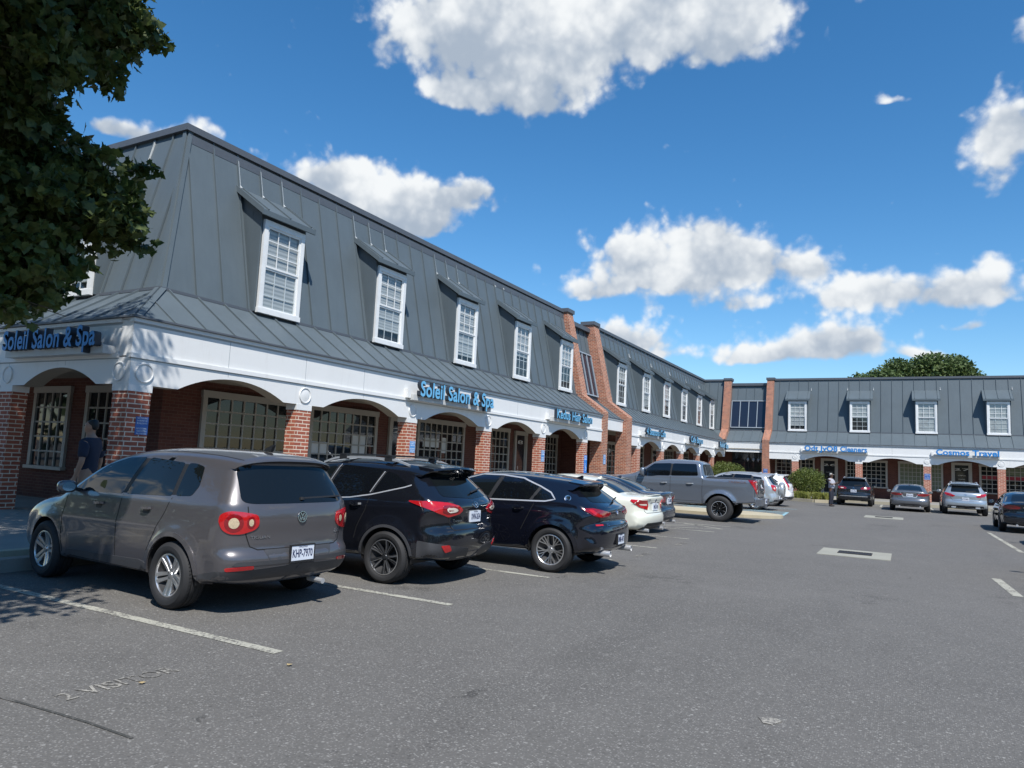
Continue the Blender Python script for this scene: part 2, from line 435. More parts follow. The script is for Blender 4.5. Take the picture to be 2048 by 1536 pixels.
class MB:
    def __init__(s):
        s.v, s.f, s.mi = [], [], []

    def add(s, pts, mi=0):
        b = len(s.v)
        s.v += [tuple(p) for p in pts]
        s.f.append(tuple(range(b, b + len(pts))))
        s.mi.append(mi)
        return s

    def mesh(s, pts, faces, mi=0):
        b = len(s.v)
        s.v += [tuple(p) for p in pts]
        for f in faces:
            s.f.append(tuple(i + b for i in f))
            s.mi.append(mi)
        return s

    def box(s, x0, x1, y0, y1, z0, z1, mi=0):
        p = [(x0, y0, z0), (x1, y0, z0), (x1, y1, z0), (x0, y1, z0), (x0, y0, z1), (x1, y0, z1), (x1, y1, z1), (x0, y1, z1)]
        return s.mesh(p, [(0, 3, 2, 1), (4, 5, 6, 7), (0, 1, 5, 4), (1, 2, 6, 5), (2, 3, 7, 6), (3, 0, 4, 7)], mi)

    def prism(s, pts, fn, a0, a1, mi=0):
        """extrude a 2-D outline between a0 and a1; fn(p, a) gives the 3-D point"""
        n = len(pts)
        v = [fn(p, a0) for p in pts] + [fn(p, a1) for p in pts]
        f = [tuple(range(n))[::-1], tuple(range(n, 2 * n))] + [(i, (i + 1) % n, n + (i + 1) % n, n + i) for i in range(n)]
        return s.mesh(v, f, mi)

    def bar(s, p0, p1, w, h, upv=(0, 0, 1), mi=0):
        """box beam from p0 to p1, w wide, h tall, standing on the line (h along upv side)"""
        a, b = Vector(p0), Vector(p1)
        d = (b - a).normalized()
        upv = Vector(upv)
        side = d.cross(upv).normalized()
        upn = side.cross(d).normalized()
        v = []
        for q in (a, b):
            for sx, sz in ((-1, 0), (1, 0), (1, 1), (-1, 1)):
                v.append(q + side * (sx * w / 2) + upn * (sz * h))
        return s.mesh(v, [(0, 1, 2, 3), (7, 6, 5, 4), (0, 4, 5, 1), (1, 5, 6, 2), (2, 6, 7, 3), (3, 7, 4, 0)], mi)

    def tube(s, path, rad, n=8, mi=0, cap=True):
        path = [Vector(p) for p in path]
        rads = rad if isinstance(rad, (list, tuple)) else [rad] * len(path)
        rings = []
        for i, p in enumerate(path):
            d = (path[min(i + 1, len(path) - 1)] - path[max(i - 1, 0)]).normalized()
            ref = Vector((0, 0, 1)) if abs(d.z) < 0.9 else Vector((1, 0, 0))
            a = d.cross(ref).normalized()
            b = a.cross(d)
            rings.append([p + (a * math.cos(t) + b * math.sin(t)) * rads[i] for t in [2 * math.pi * k / n for k in range(n)]])
        v = [q for r_ in rings for q in r_]
        f = [(i * n + k, i * n + (k + 1) % n, (i + 1) * n + (k + 1) % n, (i + 1) * n + k) for i in range(len(path) - 1) for k in range(n)]
        if cap:
            f += [tuple(range(n))[::-1], tuple(range((len(path) - 1) * n, len(path) * n))]
        return s.mesh(v, f, mi)

    def lathe(s, prof, n=32, axis='y', mi=0, c=(0, 0, 0)):
        """revolve (radius, along) points about an axis"""
        v = []
        for (r_, a) in prof:
            for k in range(n):
                t = 2 * math.pi * k / n
                p = (r_ * math.cos(t), a, r_ * math.sin(t)) if axis == 'y' else (r_ * math.cos(t), r_ * math.sin(t), a)
                v.append((p[0] + c[0], p[1] + c[1], p[2] + c[2]))
        f = [(i * n + k, i * n + (k + 1) % n, (i + 1) * n + (k + 1) % n, (i + 1) * n + k) for i in range(len(prof) - 1) for k in range(n)]
        return s.mesh(v, f, mi)

    def build(s, name, mats, parent=None, frame=None, smooth=False, recalc=True, center=True, angle=None):
        frame = frame or Matrix.Identity(4)
        me = bpy.data.meshes.new(name)
        V = np.array(s.v, float).reshape(-1, 3)
        if center and len(V):
            lo, hi = V.min(0), V.max(0)
            c = np.array([(lo[0] + hi[0]) / 2, (lo[1] + hi[1]) / 2, lo[2]])
        else:
            c = np.zeros(3)
        me.from_pydata((V - c).tolist(), [], s.f)
        mats = mats if isinstance(mats, (list, tuple)) else [mats]
        for m in mats:
            me.materials.append(m)
        if len(mats) > 1:
            me.polygons.foreach_set('material_index', s.mi)
        if recalc:
            bm = bmesh.new()
            bm.from_mesh(me)
            bmesh.ops.recalc_face_normals(bm, faces=bm.faces)
            bm.to_mesh(me)
            bm.free()
        uvl = me.uv_layers.new(name="UVMap")
        nl = len(me.loops)
        co = np.zeros(len(me.vertices) * 3)
        me.vertices.foreach_get('co', co)
        co = co.reshape(-1, 3) + c
        li = np.zeros(nl, int)
        me.loops.foreach_get('vertex_index', li)
        nrm = np.zeros(len(me.polygons) * 3)
        me.polygons.foreach_get('normal', nrm)
        nrm = np.abs(nrm.reshape(-1, 3))
        lt = np.zeros(len(me.polygons), int)
        me.polygons.foreach_get('loop_total', lt)
        ax = np.repeat(np.argmax(nrm + np.array([0.02, 0.01, 0]), 1), lt)
        pc = co[li]
        uv = np.where((ax == 0)[:, None], pc[:, [1, 2]], np.where((ax == 1)[:, None], pc[:, [0, 2]], pc[:, [0, 1]]))
        uvl.data.foreach_set('uv', uv.ravel())
        if smooth:
            me.polygons.foreach_set('use_smooth', [True] * len(me.polygons))
            if angle:
                me.set_sharp_from_angle(angle=R(angle))
        o = bpy.data.objects.new(name, me)
        COL.objects.link(o)
        w = frame @ Matrix.Translation(Vector(c))
        WM[o.name] = w
        if parent is not None:
            o.parent = parent
            o.matrix_local = wm(parent).inverted() @ w
        else:
            o.matrix_local = w
        return o


def kids(o):
    return [c for c in bpy.data.objects if c.parent == o]


CHILDREN = {}


def copy_tree(o, parent=None):
    c = o.copy()
    COL.objects.link(c)
    if parent is not None:
        c.parent = parent
    for ch in list(o.children):
        copy_tree(ch, c)
    return c


def text_mesh(body, width=None, height=None, depth=0.02, weight=0.0, spacing=1.0, res=4):
    """text as mesh data in its own xy-plane, left-bottom at the origin; returns verts and faces"""
    cu = bpy.data.curves.new("lettering", 'FONT')
    cu.body = body
    cu.extrude = depth / 2
    cu.offset = weight
    cu.resolution_u = res
    cu.space_character = spacing
    ob = bpy.data.objects.new("lettering", cu)
    COL.objects.link(ob)
    dg = bpy.context.evaluated_depsgraph_get()
    me = bpy.data.meshes.new_from_object(ob.evaluated_get(dg))
    bpy.data.objects.remove(ob)
    bpy.data.curves.remove(cu)
    V = np.array([v.co[:] for v in me.vertices], float)
    F = [tuple(p.vertices) for p in me.polygons]
    bpy.data.meshes.remove(me)
    V[:, 0] -= V[:, 0].min()
    V[:, 2] -= V[:, 2].min()
    if width:
        V[:, 0] *= width / V[:, 0].max()
    if height:
        caph = 0.69
        V[:, 1] *= height / caph
    if depth:
        V[:, 2] *= depth / max(V[:, 2].max(), 1e-6)
    return V, F
# ------------------------------------------------------------------ ground, pavements, markings
ID4 = Matrix.Identity(4)


def sheet(name, pts, z, m, kind='structure'):
    b = MB()
    b.add([(x, y, z) for x, y in pts])
    o = b.build(name, m, recalc=False)
    if kind:
        o['kind'] = kind
    return o


g = MB()
g.add([(-700, -700, 0), (700, -700, 0), (700, 900, 0), (-700, 900, 0)])
tag(g.build("car_park_asphalt", M_ASPHALT, recalc=False), kind='structure')

sw = MB()
sw.box(-27, -10.0, -14, 46.0, 0.0, 0.125)
sw.box(-27, -10.0, 46.0, 57.2, 0.0, 0.125)
sw.box(-10.0, 21, 48.2, 57.2, 0.0, 0.115)
for y in np.arange(-12, 46, 1.9):
    pass
tag(sw.build("pavement", M_CONC), kind='structure')


def kerb_run(name, pts, w=0.16, h=0.14):
    b = MB()
    for p, q in zip(pts[:-1], pts[1:]):
        b.bar((p[0], p[1], 0), (q[0], q[1], 0), w, h)
    return tag(b.build(name, M_KERB), kind='structure')


kerb_run("kerb", [(-9.92, -14), (-9.92, 25.3)])
kerb_run("kerb", [(-9.92, 28.0), (-9.92, 41.2)])
kerb_run("kerb", [(-3.55, 48.05), (4.1, 48.05)], 0.3, 0.17)
kerb_run("kerb", [(6.2, 48.05), (21, 48.05)], 0.3, 0.17)


def round_island(name, x0, x1, y0, y1, z, m, n=10):
    yc, r_ = (y0 + y1) / 2, (y1 - y0) / 2
    pts = [(x0, y0)] + [(x1 - r_ * 1.3 + 1.3 * r_ * math.cos(t), yc + r_ * math.sin(t)) for t in np.linspace(-math.pi / 2, math.pi / 2, n)] + [(x0, y1)]
    b = MB()
    b.prism(pts, lambda p, a: (p[0], p[1], a), 0.0, z)
    return tag(b.build(name, m), kind='structure')


round_island("concrete_island", -9.9, -3.75, 25.35, 27.9, 0.10, concrete("tan_island_concrete", (0.42, 0.37, 0.26)))  # tan concrete, paler than the pavement
# planted corner bed with its kerb
bed = MB()
bedpts = [(-9.9, 41.2), (-6.2, 45.0), (-4.6, 44.3), (-3.75, 44.9), (-3.6, 48.2), (-9.9, 48.2)]
bed.prism(bedpts, lambda p, a: (p[0], p[1], a), 0.0, 0.13)
tag(bed.build("planting_bed_ground", M_MULCH), kind='structure')
kerb_run("kerb", [(-9.9, 41.2), (-6.2, 45.0), (-4.6, 44.3), (-3.75, 44.9), (-3.6, 48.2)], 0.22, 0.17)

ln = MB()
ZL = 0.004


def stripe(b, x0, y0, x1, y1, w=0.10, z=ZL):
    d = Vector((x1 - x0, y1 - y0, 0)).normalized()
    s = Vector((-d.y, d.x, 0)) * w / 2
    p, q = Vector((x0, y0, z)), Vector((x1, y1, z))
    b.add([p - s, q - s, q + s, p + s])


SY0, SS = 4.165, 2.4
for k in range(-2, 7):
    stripe(ln, -9.8, SY0 + k * SS, -4.25, SY0 + k * SS, 0.10)
stripe(ln, -9.8, 20.75, -4.3, 20.75)
tag(ln.build("parking_bay_lines", M_LINE, recalc=False), kind='structure')
lh = MB()
for y in (19.0, 20.3):
    stripe(lh, -4.3, 19.7, -5.6, y - 0.1 if y < 19.5 else y + 0.35, 0.09)
stripe(lh, -6.2, 18.7, -5.0, 20.6, 0.09)
stripe(lh, -8.0, 18.7, -6.8, 20.6, 0.09)
stripe(lh, 2.33, 20.4, 2.27, 27.4, 0.11)
stripe(lh, 1.36, 12.4, 1.28, 14.4, 0.13)
for x in (-1.2, 1.25, 3.75):
    stripe(lh, x, 43.6, x - 0.05, 47.8, 0.11)
tag(lh.build("lane_edge_lines", M_LINE, recalc=False), kind='structure')
lb = MB()
for k in range(4):
    y = 28.35 + k * 0.75
    stripe(lb, -4.05 - 0.05 * k, y, -8.2, y + 0.9, 0.16)
stripe(lb, -4.0, 28.1, -4.2, 31.0, 0.12)
stripe(lb, -9.5, 31.0, -4.2, 31.0, 0.12)
stripe(lb, -9.5, 34.0, -4.2, 34.0, 0.12)
tag(lb.build("accessible_bay_hatching", M_BLUELINE, recalc=False), kind='structure')


def ground_text(name, body, x, y, width, height):
    V, F = text_mesh(body, width, height, 0.0, 0.006)
    b = MB()
    b.mesh([(x - v[1], y + v[0], 0.0045) for v in V], F)
    return tag(b.build(name, M_FAINT, recalc=False), kind='structure')


ground_text("stencilled_bay_text", "2 VISITOR", -4.42, 2.66, 0.78, 0.15)
ground_text("stencilled_bay_text", "VISITOR", -4.0, 9.75, 0.75, 0.13)
ground_text("stencilled_bay_text", "VISITOR", -4.05, 12.1, 0.75, 0.13)
ground_text("stencilled_bay_text", "VISITOR", -4.05, 14.6, 0.75, 0.13)

# tar joint in the near corner, and a pale spill
tj = MB()
pts = [(-6.9, 2.16), (-5.9, 2.31), (-5.2, 2.42), (-4.6, 2.49), (-4.0, 2.535), (-3.6, 2.54)]
rng = random.Random(4)
for p, q in zip(pts[:-1], pts[1:]):
    stripe(tj, p[0], p[1], q[0], q[1], 0.018 + rng.random() * 0.014, 0.0042)
tag(tj.build("tar_joint", worn_paint("old_tar", (0.055, 0.055, 0.050), 0.44, 20), recalc=False), kind='structure')
sp = MB()
sp.add([(-0.77 + 0.06 * math.cos(t) * (1 + 0.4 * math.sin(3 * t)), 4.94 + 0.09 * math.sin(t) * (1 + 0.3 * math.cos(2 * t)), 0.0043) for t in np.linspace(0, 2 * math.pi, 14)[:-1]])
sp.add([(1.55 + 0.12 * math.cos(t) * (1 + 0.3 * math.sin(2 * t)), 40.2 + 0.3 * math.sin(t), 0.0043) for t in np.linspace(0, 2 * math.pi, 12)[:-1]])
tag(sp.build("pale_spill_marks", M_FAINT, recalc=False), kind='structure')

for i, (x0, x1, y0, y1, lab) in enumerate(((-1.57, -0.27, 15.6, 17.05, "concrete drain slab with black iron grating, nearer one in the open aisle"),
                                           (-1.46, -0.1, 31.4, 33.15, "concrete drain slab with iron grating, farther one near the parked cars"))):
    dr = empty("storm_drain", ((x0 + x1) / 2, (y0 + y1) / 2, 0), 0, lab, "storm drain", "storm drains in the car park aisle")
    b = MB()
    b.box(x0, x1, y0, y1, -0.02, 0.012)
    b.build("collar", M_DRAINC, dr)
    xm, ym = (x0 + x1) / 2, (y0 + y1) / 2
    b = MB()
    b.box(xm - 0.31, xm + 0.31, ym - 0.22, ym + 0.26, 0.010, 0.015)
    b.build("pit", M_BLACK, dr)
    b = MB()
    for k in range(13):
        xx = xm - 0.30 + k * 0.05
        b.box(xx - 0.009, xx + 0.009, ym - 0.22, ym + 0.26, 0.015, 0.024)
    b.box(xm - 0.31, xm + 0.31, ym - 0.225, ym - 0.20, 0.015, 0.025)
    b.box(xm - 0.31, xm + 0.31, ym + 0.24, ym + 0.265, 0.015, 0.025)
    b.build("grate", M_IRON, dr)

b = MB()
b.prism([(4.5, 0.0), (6.25, 0.0), (6.22, 0.15), (4.53, 0.15)], lambda p, a: (a, p[0], p[1]), -9.28, -9.10)
tag(b.build('wheel_stop', M_CONC), 'low concrete wheel stop before the front wheels of the grey brown suv', 'wheel stop')

# ------------------------------------------------------------------ the three wings of the shopping row
Z_SK0, Z_SK1, Z_TOP = 3.76, 4.67, 8.58
D_SK, D_TOP = 1.27, 2.17
YC = 54.95
FA, FE, FC = frame_a(-11.9), frame_c(7.65), frame_c(YC)
D_WALL_A, D_WALL_C = -2.27, -2.0


def dm(z):
    return -(D_SK + (D_TOP - D_SK) * (z - Z_SK1) / (Z_TOP - Z_SK1))


def roof_panels(bld, F, u0, u1, hl, hr, seam0, seam=0.6833, ztop=Z_TOP, inset=0.0, glass=None, mitre=False):
    """metal skirt, mansard and cap along one facade; hl / hr tell whether an end is a hip (+1 in), a valley (-1 out) or square (0)"""
    def U0(s):
        return u0 + hl * s

    def U1(s):
        return u1 - hr * s
    dt = -dm(ztop)
    i = inset
    b = MB()
    b.add([(-i + 0.05, U0(0), Z_SK0 + 0.012), (-i + 0.05, U1(0), Z_SK0 + 0.012), (-D_SK - i, U1(D_SK), Z_SK1), (-D_SK - i, U0(D_SK), Z_SK1)])
    k0 = math.ceil((min(U0(0), U0(D_SK)) - seam0) / seam)
    k1 = math.floor((max(U1(0), U1(D_SK)) - seam0) / seam)
    n1 = Vector((Z_SK1 - Z_SK0, 0, D_SK)).normalized()
    for k in range(k0, k1 + 1):
        u = seam0 + k * seam
        s0, s1 = 0.0, D_SK
        if hl > 0:
            s1 = min(s1, u - u0 - 0.12)
        if hr > 0:
            s1 = min(s1, u1 - u - 0.12)
        if hl < 0:
            s0 = max(s0, u0 - u)
        if hr < 0:
            s0 = max(s0, u - u1)
        if s1 - s0 < 0.12:
            continue
        b.bar((-s0 - i + (0.03 if s0 == 0 else 0), u, Z_SK0 + (Z_SK1 - Z_SK0) * s0 / D_SK + 0.01), (-s1 - i, u, Z_SK0 + (Z_SK1 - Z_SK0) * s1 / D_SK), 0.03, 0.042, n1)
    b.build("skirt_roof", M_ROOF, bld, F, recalc=False)
    b = MB()
    b.add([(-D_SK - 0.03 - i, U0(D_SK), Z_SK1), (-D_SK - 0.03 - i, U1(D_SK), Z_SK1), (-dt - i, U1(dt), ztop), (-dt - i, U0(dt), ztop)])
    n2 = Vector((ztop - Z_SK1, 0, dt - D_SK)).normalized()
    k0 = math.ceil((min(U0(D_SK), U0(dt)) - seam0) / seam)
    k1 = math.floor((max(U1(D_SK), U1(dt)) - seam0) / seam)
    for k in range(k0, k1 + 1):
        u = seam0 + k * seam
        s0, s1 = D_SK, dt
        if hl > 0:
            s1 = min(s1, u - u0 - 0.1)
        if hr > 0:
            s1 = min(s1, u1 - u - 0.1)
        if hl < 0:
            s0 = max(s0, u0 - u)
        if hr < 0:
            s0 = max(s0, u - u1)
        if s1 - s0 < 0.1:
            continue
        zz = lambda s: Z_SK1 + (ztop - Z_SK1) * (s - D_SK) / (dt - D_SK)
        zlo = zz(s0)
        if glass and glass[0] < u < glass[1]:
            zlo = glass[3]
        b.bar((dm(zlo) - i - 0.02, u, zlo), (-s1 - i, u, zz(s1)), 0.024, 0.04, n2)
    b.build("mansard_roof", M_ROOF, bld, F, recalc=False)
    # dark trims: eave drip, ledge between the slopes, parapet cap
    b = MB()
    zo = 0.003 if mitre else 0.0
    b.box(0.0 - i, 0.075 - i, u0 - 0.07 * (hl > 0), u1 + (0.07 * (hr > 0) if not mitre else -0.002), Z_SK0 + 0.002 + zo, Z_SK0 + 0.035 + zo)
    for (ua, ub) in ((U0(D_SK), U1(D_SK)),):
        b.box(-D_SK - 0.06 - i, -D_SK + 0.03 - i, ua, ub, Z_SK1 - 0.012 + zo, Z_SK1 + 0.05 + zo)
    b.box(-dt - 0.5 - i, -dt + 0.09 - i, U0(dt) - 0.09 * (hl > 0), U1(dt) + (0.09 * (hr > 0) if not mitre else -0.505), ztop - 0.01, ztop + 0.14)
    b.build("roof_cap", M_TRIM, bld, F)
    return U0, U1


def hip_cap(bld, x0, y0):
    """folded flashing on the outside corner: one narrow leaf on each slope"""
    for (s0, z0, s1, z1, w_) in ((-0.03, Z_SK0 + 0.01, D_SK, Z_SK1, 0.13), (D_SK + 0.03, Z_SK1, D_TOP, Z_TOP - 0.01, 0.10)):
        p0, p1 = Vector((x0 - s0, y0 + s0, z0)), Vector((x0 - s1, y0 + s1, z1))
        for (al, no) in ((Vector((0, 1, 0)), Vector((z1 - z0, 0, s1 - s0))), (Vector((-1, 0, 0)), Vector((0, -(z1 - z0), s1 - s0)))):
            no.normalize()
            b = MB()
            q = [p0, p0 + al * w_, p1 + al * w_, p1]
            b.mesh([v + no * 0.012 for v in q] + [v + no * 0.045 for v in q], [(0, 1, 2, 3), (4, 5, 6, 7), (0, 1, 5, 4), (1, 2, 6, 5), (2, 3, 7, 6), (3, 0, 4, 7)])
            b.build("hip_flashing", M_ROOF, bld)


def arcade(bld, F, u0, u1, bays, upper=True, corner_l=0.0, corner_r=0.0, joints=()):
    """white fascia with segmental arches; bays = [(ua, ub, kind)]"""
    ZB, ZC, ZP = 2.585, 2.91, 3.06
    T = 0.35
    b = MB()
    for (ua, ub, kind) in bays:
        if kind == 'arch':
            a0, a1 = ua + 0.62, ub - 0.62
            c, rise = (a1 - a0) / 2, ZC - ZB
            rad = (c * c + rise * rise) / (2 * rise)
            th = math.asin(c / rad)
            arc = [((a0 + a1) / 2 + rad * math.sin(t), ZC - rad + rad * math.cos(t)) for t in np.linspace(-th, th, 21)]
            low = [(ua, ZB)] + arc + [(ub, ZB)]
        else:
            low = [(ua, ZB), (ub, ZB)]
        n = len(low)
        for p, q in zip(low[:-1], low[1:]):
            b.add([(0, p[0], p[1]), (0, q[0], q[1]), (0, q[0], ZP), (0, p[0], ZP)])
            b.add([(-T, q[0], q[1]), (-T, p[0], p[1]), (-T, p[0], ZP), (-T, q[0], ZP)])
    ends = (bays[0][0], bays[-1][1])
    b.add([(0, ends[0], ZB), (0, ends[0], ZP), (-T, ends[0], ZP), (-T, ends[0], ZB)])
    b.add([(0, ends[1], ZB), (-T, ends[1], ZB), (-T, ends[1], ZP), (0, ends[1], ZP)])
    b.box(-T, -0.014, u0, u1, 3.085, 3.74)
    b.box(-T, -0.05, u0, u1, 3.73, 3.83)
    b.box(-0.1, 0.03, u0 - corner_l * 0.03, u1 + corner_r * 0.03, 3.05, 3.13)
    b.box(-0.1, 0.028, u0 - corner_l * 0.028, u1 + corner_r * 0.028, 3.69, 3.757)
    fas = b.build("arched_fascia", M_WHITE, bld, F, recalc=False)
    j = MB()
    for u in joints:
        j.box(-0.02, -0.0125, u - 0.006, u + 0.006, 3.14, 3.68)
        j.box(-0.01, 0.0015, u - 0.005, u + 0.005, 2.95, 3.045)
    j.box(-0.03, -0.010, u0, u1, 3.652, 3.688)  # grey strip below the top trim, the trim's shade put into its colour
    j.box(-0.03, 0.002, u0, u1, 3.03, 3.049)
    j.build("joints_and_trim_shade", M_JOINT_SHADE, fas, F)
    s = MB()
    for (ua, ub, kind) in bays:
        if kind == 'arch':
            a0, a1 = ua + 0.62, ub - 0.62
            c, rise = (a1 - a0) / 2, ZC - ZB
            rad = (c * c + rise * rise) / (2 * rise)
            th = math.asin(c / rad)
            arc = [((a0 + a1) / 2 + rad * math.sin(t), ZC - rad + rad * math.cos(t)) for t in np.linspace(-th, th, 21)]
            low = [(ua, ZB)] + arc + [(ub, ZB)]
        else:
            low = [(ua, ZB), (ub, ZB)]
        for p, q in zip(low[:-1], low[1:]):
            s.add([(0, p[0], p[1]), (-T, p[0], p[1]), (-T, q[0], q[1]), (0, q[0], q[1])])
    s.build("arch_soffit", M_SOFFIT, bld, F, recalc=False)
    return fas


def column(bld, F, u, d0=-0.30, w=0.44):
    b = MB()
    b.box(d0, 0.004, u - w / 2, u + w / 2, 0.1, 2.47)
    c = b.build("brick_column", M_BRICK_COL, bld, F)
    b = MB()
    b.box(d0 - 0.012, 0.012, u - w / 2 - 0.012, u + w / 2 + 0.012, 2.46, 2.583)
    b.build("capital", M_WHITE, c, F)
    return c


def medallion(bld, F, u):
    b = MB()
    b.lathe([(0.0, 0.012), (0.14, 0.012), (0.15, 0.008), (0.158, 0.028), (0.172, 0.028), (0.178, 0.0)], 28, 'z')
    G = F @ Matrix(((0, 0, 1, 0.001), (1, 0, 0, u), (0, 1, 0, 2.80), (0, 0, 0, 1)))
    b.build("medallion", M_WHITE, bld, G, smooth=True, angle=40)


def shop_window(bld, F, dw, u0, u1, z0, z1, nx, nz, fw_=0.12, curtain=None, m=None):
    m = m or M_TAN
    b = MB()
    b.box(dw - 0.02, dw + 0.07, u0, u0 + fw_, z0, z1)
    b.box(dw - 0.02, dw + 0.07, u1 - fw_, u1, z0, z1)
    b.box(dw - 0.02, dw + 0.085, u0 - 0.02, u1 + 0.02, z1, z1 + 0.16)
    b.box(dw - 0.02, dw + 0.13, u0 - 0.04, u1 + 0.04, z0 - 0.08, z0)
    a0, a1 = u0 + fw_, u1 - fw_
    for k in range(1, nx):
        u = a0 + (a1 - a0) * k / nx
        b.box(dw, dw + 0.05, u - 0.019, u + 0.019, z0, z1)
    for k in range(1, nz):
        z = z0 + (z1 - z0) * k / nz
        b.box(dw, dw + 0.046, a0, a1, z - 0.019, z + 0.019)
    o = b.build("shop_window", m, bld, F)
    b = MB()
    b.box(dw - 0.01, dw + 0.018, a0, a1, z0, z1)
    b.build("glass", M_SHOPGLASS, o, F)
    if curtain:
        for (ca, cb, za, zb, mm) in curtain:
            b = MB()
            b.box(dw + 0.019, dw + 0.0215, a0 + (a1 - a0) * ca, a0 + (a1 - a0) * cb, z0 + (z1 - z0) * za, z0 + (z1 - z0) * zb)
            b.build("window_notice", mm, o, F)
    return o


def shop_door(bld, F, dw, u0, u1, z1, number=None, m=None, zf=0.13, extra=None):
    m = m or M_TAN
    b = MB()
    w = 0.13
    b.box(dw - 0.02, dw + 0.08, u0, u0 + w, zf, z1)
    b.box(dw - 0.02, dw + 0.08, u1 - w, u1, zf, z1)
    b.box(dw - 0.02, dw + 0.09, u0, u1, z1, z1 + 0.17)
    b.box(dw, dw + 0.05, u0 + w, u1 - w, zf, zf + 0.25)
    b.box(dw, dw + 0.05, u0 + w, u0 + w + 0.07, zf + 0.25, z1)
    b.box(dw, dw + 0.05, u1 - w - 0.07, u1 - w, zf + 0.25, z1)
    o = b.build("shop_door", m, bld, F)
    b = MB()
    b.box(dw, dw + 0.02, u0 + w + 0.07, u1 - w - 0.07, zf + 0.25, z1)
    b.build("door_glass", M_DARKDOOR, o, F)
    b = MB()
    b.bar((dw + 0.1, u0 + w + 0.09, 1.0), (dw + 0.1, u0 + w + 0.09, 1.35), 0.025, 0.025, (1, 0, 0))
    b.build("handle", mat("brushed_steel", (0.6, 0.6, 0.6), 0.3, 1.0), o, F)
    if number:
        V, T_ = text_mesh(number, None, 0.15, 0.004)
        wd = V[:, 0].max()
        um = (u0 + u1) / 2
        b = MB()
        b.mesh([(dw + 0.021 + v[2], um - wd / 2 + v[0], z1 - 0.36 + v[1]) for v in V], T_)
        if extra:
            for (dy, hgt, txt) in extra:
                V, T_ = text_mesh(txt, 0.42, hgt, 0.003)
                b.mesh([(dw + 0.021 + v[2], um - 0.21 + v[0], z1 + dy + v[1]) for v in V], T_)
        b.build("number_lettering", M_PAPER, o, F)
    return o


# dormer prototype in facade coordinates about u = 0
def make_dormer(bld, F, u):
    G = F @ Matrix.Translation((0, u, 0))
    b = MB()
    cheek = [(-1.19, 4.70), (-1.19, 7.0), (-2.02, 7.62), (-1.36, 4.70)]
    for s in (-1, 1):
        b.prism(cheek, lambda p, a: (p[0], a, p[1]), s * 0.655, s * 0.70)
        b.box(-1.5, -1.485, s * 0.70 - 0.004, s * 0.70 + 0.012, 5.6, 7.1)
    b.box(-1.24, -1.19, -0.66, 0.66, 6.86, 7.0)
    dorm = b.build("dormer", M_ROOF, bld, G)
    b = MB()
    b.prism([(-1.0, 6.985), (-1.0, 7.06), (-2.0, 7.745), (-2.0, 7.66)], lambda p, a: (p[0], a, p[1]), -0.82, 0.82)
    b.box(-1.03, -0.985, -0.84, 0.84, 6.93, 7.055)
    for s in (-1, 1):
        b.prism([(-0.99, 6.93), (-0.99, 7.075), (-2.0, 7.775), (-2.0, 7.63)], lambda p, a: (p[0], a, p[1]), s * 0.82, s * 0.845)
    n = Vector((0.685, 0, 1.0)).normalized()
    for uu in (-0.68, 0.0, 0.68):
        b.bar((-1.0, uu, 7.06), (-2.0, uu, 7.745), 0.025, 0.035, n)
    b.build("dormer_roof", M_ROOF, dorm, G)
    b = MB()
    Z0, Z1, hw, fw_ = 4.70, 6.87, 0.635, 0.115
    for s in (-1, 1):
        b.box(-1.2, -1.125, s * hw, s * (hw - fw_), Z0, Z1)
    b.box(-1.2, -1.118, -hw, hw, Z1 - fw_, Z1 + 0.02)
    b.box(-1.2, -1.105, -hw - 0.02, hw + 0.02, Z0 - 0.02, Z0 + 0.10)
    iw, zb, zt = hw - fw_, Z0 + 0.10, Z1 - fw_
    zm = (zb + zt) / 2
    for (za, zc, dd) in ((zm, zt, -1.165), (zb, zm, -1.185)):
        sw_ = 0.045
        b.box(dd - 0.015, dd + 0.02, -iw, -iw + sw_, za, zc)
        b.box(dd - 0.015, dd + 0.02, iw - sw_, iw, za, zc)
        b.box(dd - 0.015, dd + 0.022, -iw + sw_, iw - sw_, za, za + sw_)
        b.box(dd - 0.015, dd + 0.022, -iw + sw_, iw - sw_, zc - sw_, zc)
        for k in (1, 2):
            uu = -iw + 2 * iw * k / 3
            b.box(dd - 0.004, dd + 0.008, uu - 0.010, uu + 0.010, za + sw_, zc - sw_)
            z = za + (zc - za) * k / 3
            b.box(dd - 0.004, dd + 0.007, -iw + sw_, iw - sw_, z - 0.010, z + 0.010)
    b.build("window_frame", M_WHITE2, dorm, G)
    b = MB()
    b.add([(-1.172, -iw, zb), (-1.172, iw, zb), (-1.172, iw, zt), (-1.172, -iw, zt)])
    b.build("window_glass", M_CLEAR, dorm, G, recalc=False)
    b = MB()
    b.box(-1.262, -1.255, -iw, iw, zb, zt)
    b.build("room_shade_panel", mat("room_shade_grey", (0.04, 0.04, 0.042), 0.9), dorm, G)  # flat panel behind the blind, the room's shade put into its colour
    b = MB()
    b.box(-1.212, -1.206, -iw + 0.01, iw - 0.01, zm - 0.05, zt)
    bl = b.build("blind", M_BLIND, dorm, G)
    return dorm, bl, (zt, zm - 0.05)


DORM = {}


def dormer(bld, F, u, blind=0.5):
    """copy the prototype; blind = how far down it is let"""
    if 'p' not in DORM:
        DORM['p'] = make_dormer(bld, F, u)
        DORM['base'] = Matrix.Translation((0, -u, 0)) @ F.inverted() @ wm(DORM['p'][0])
        root = DORM['p'][0]
    else:
        root = copy_tree(DORM['p'][0], bld)
        w = F @ Matrix.Translation((0, u, 0)) @ DORM['base']
        WM[root.name] = w
        root.matrix_local = wm(bld).inverted() @ w
    root['blind_drop'] = blind
    return root


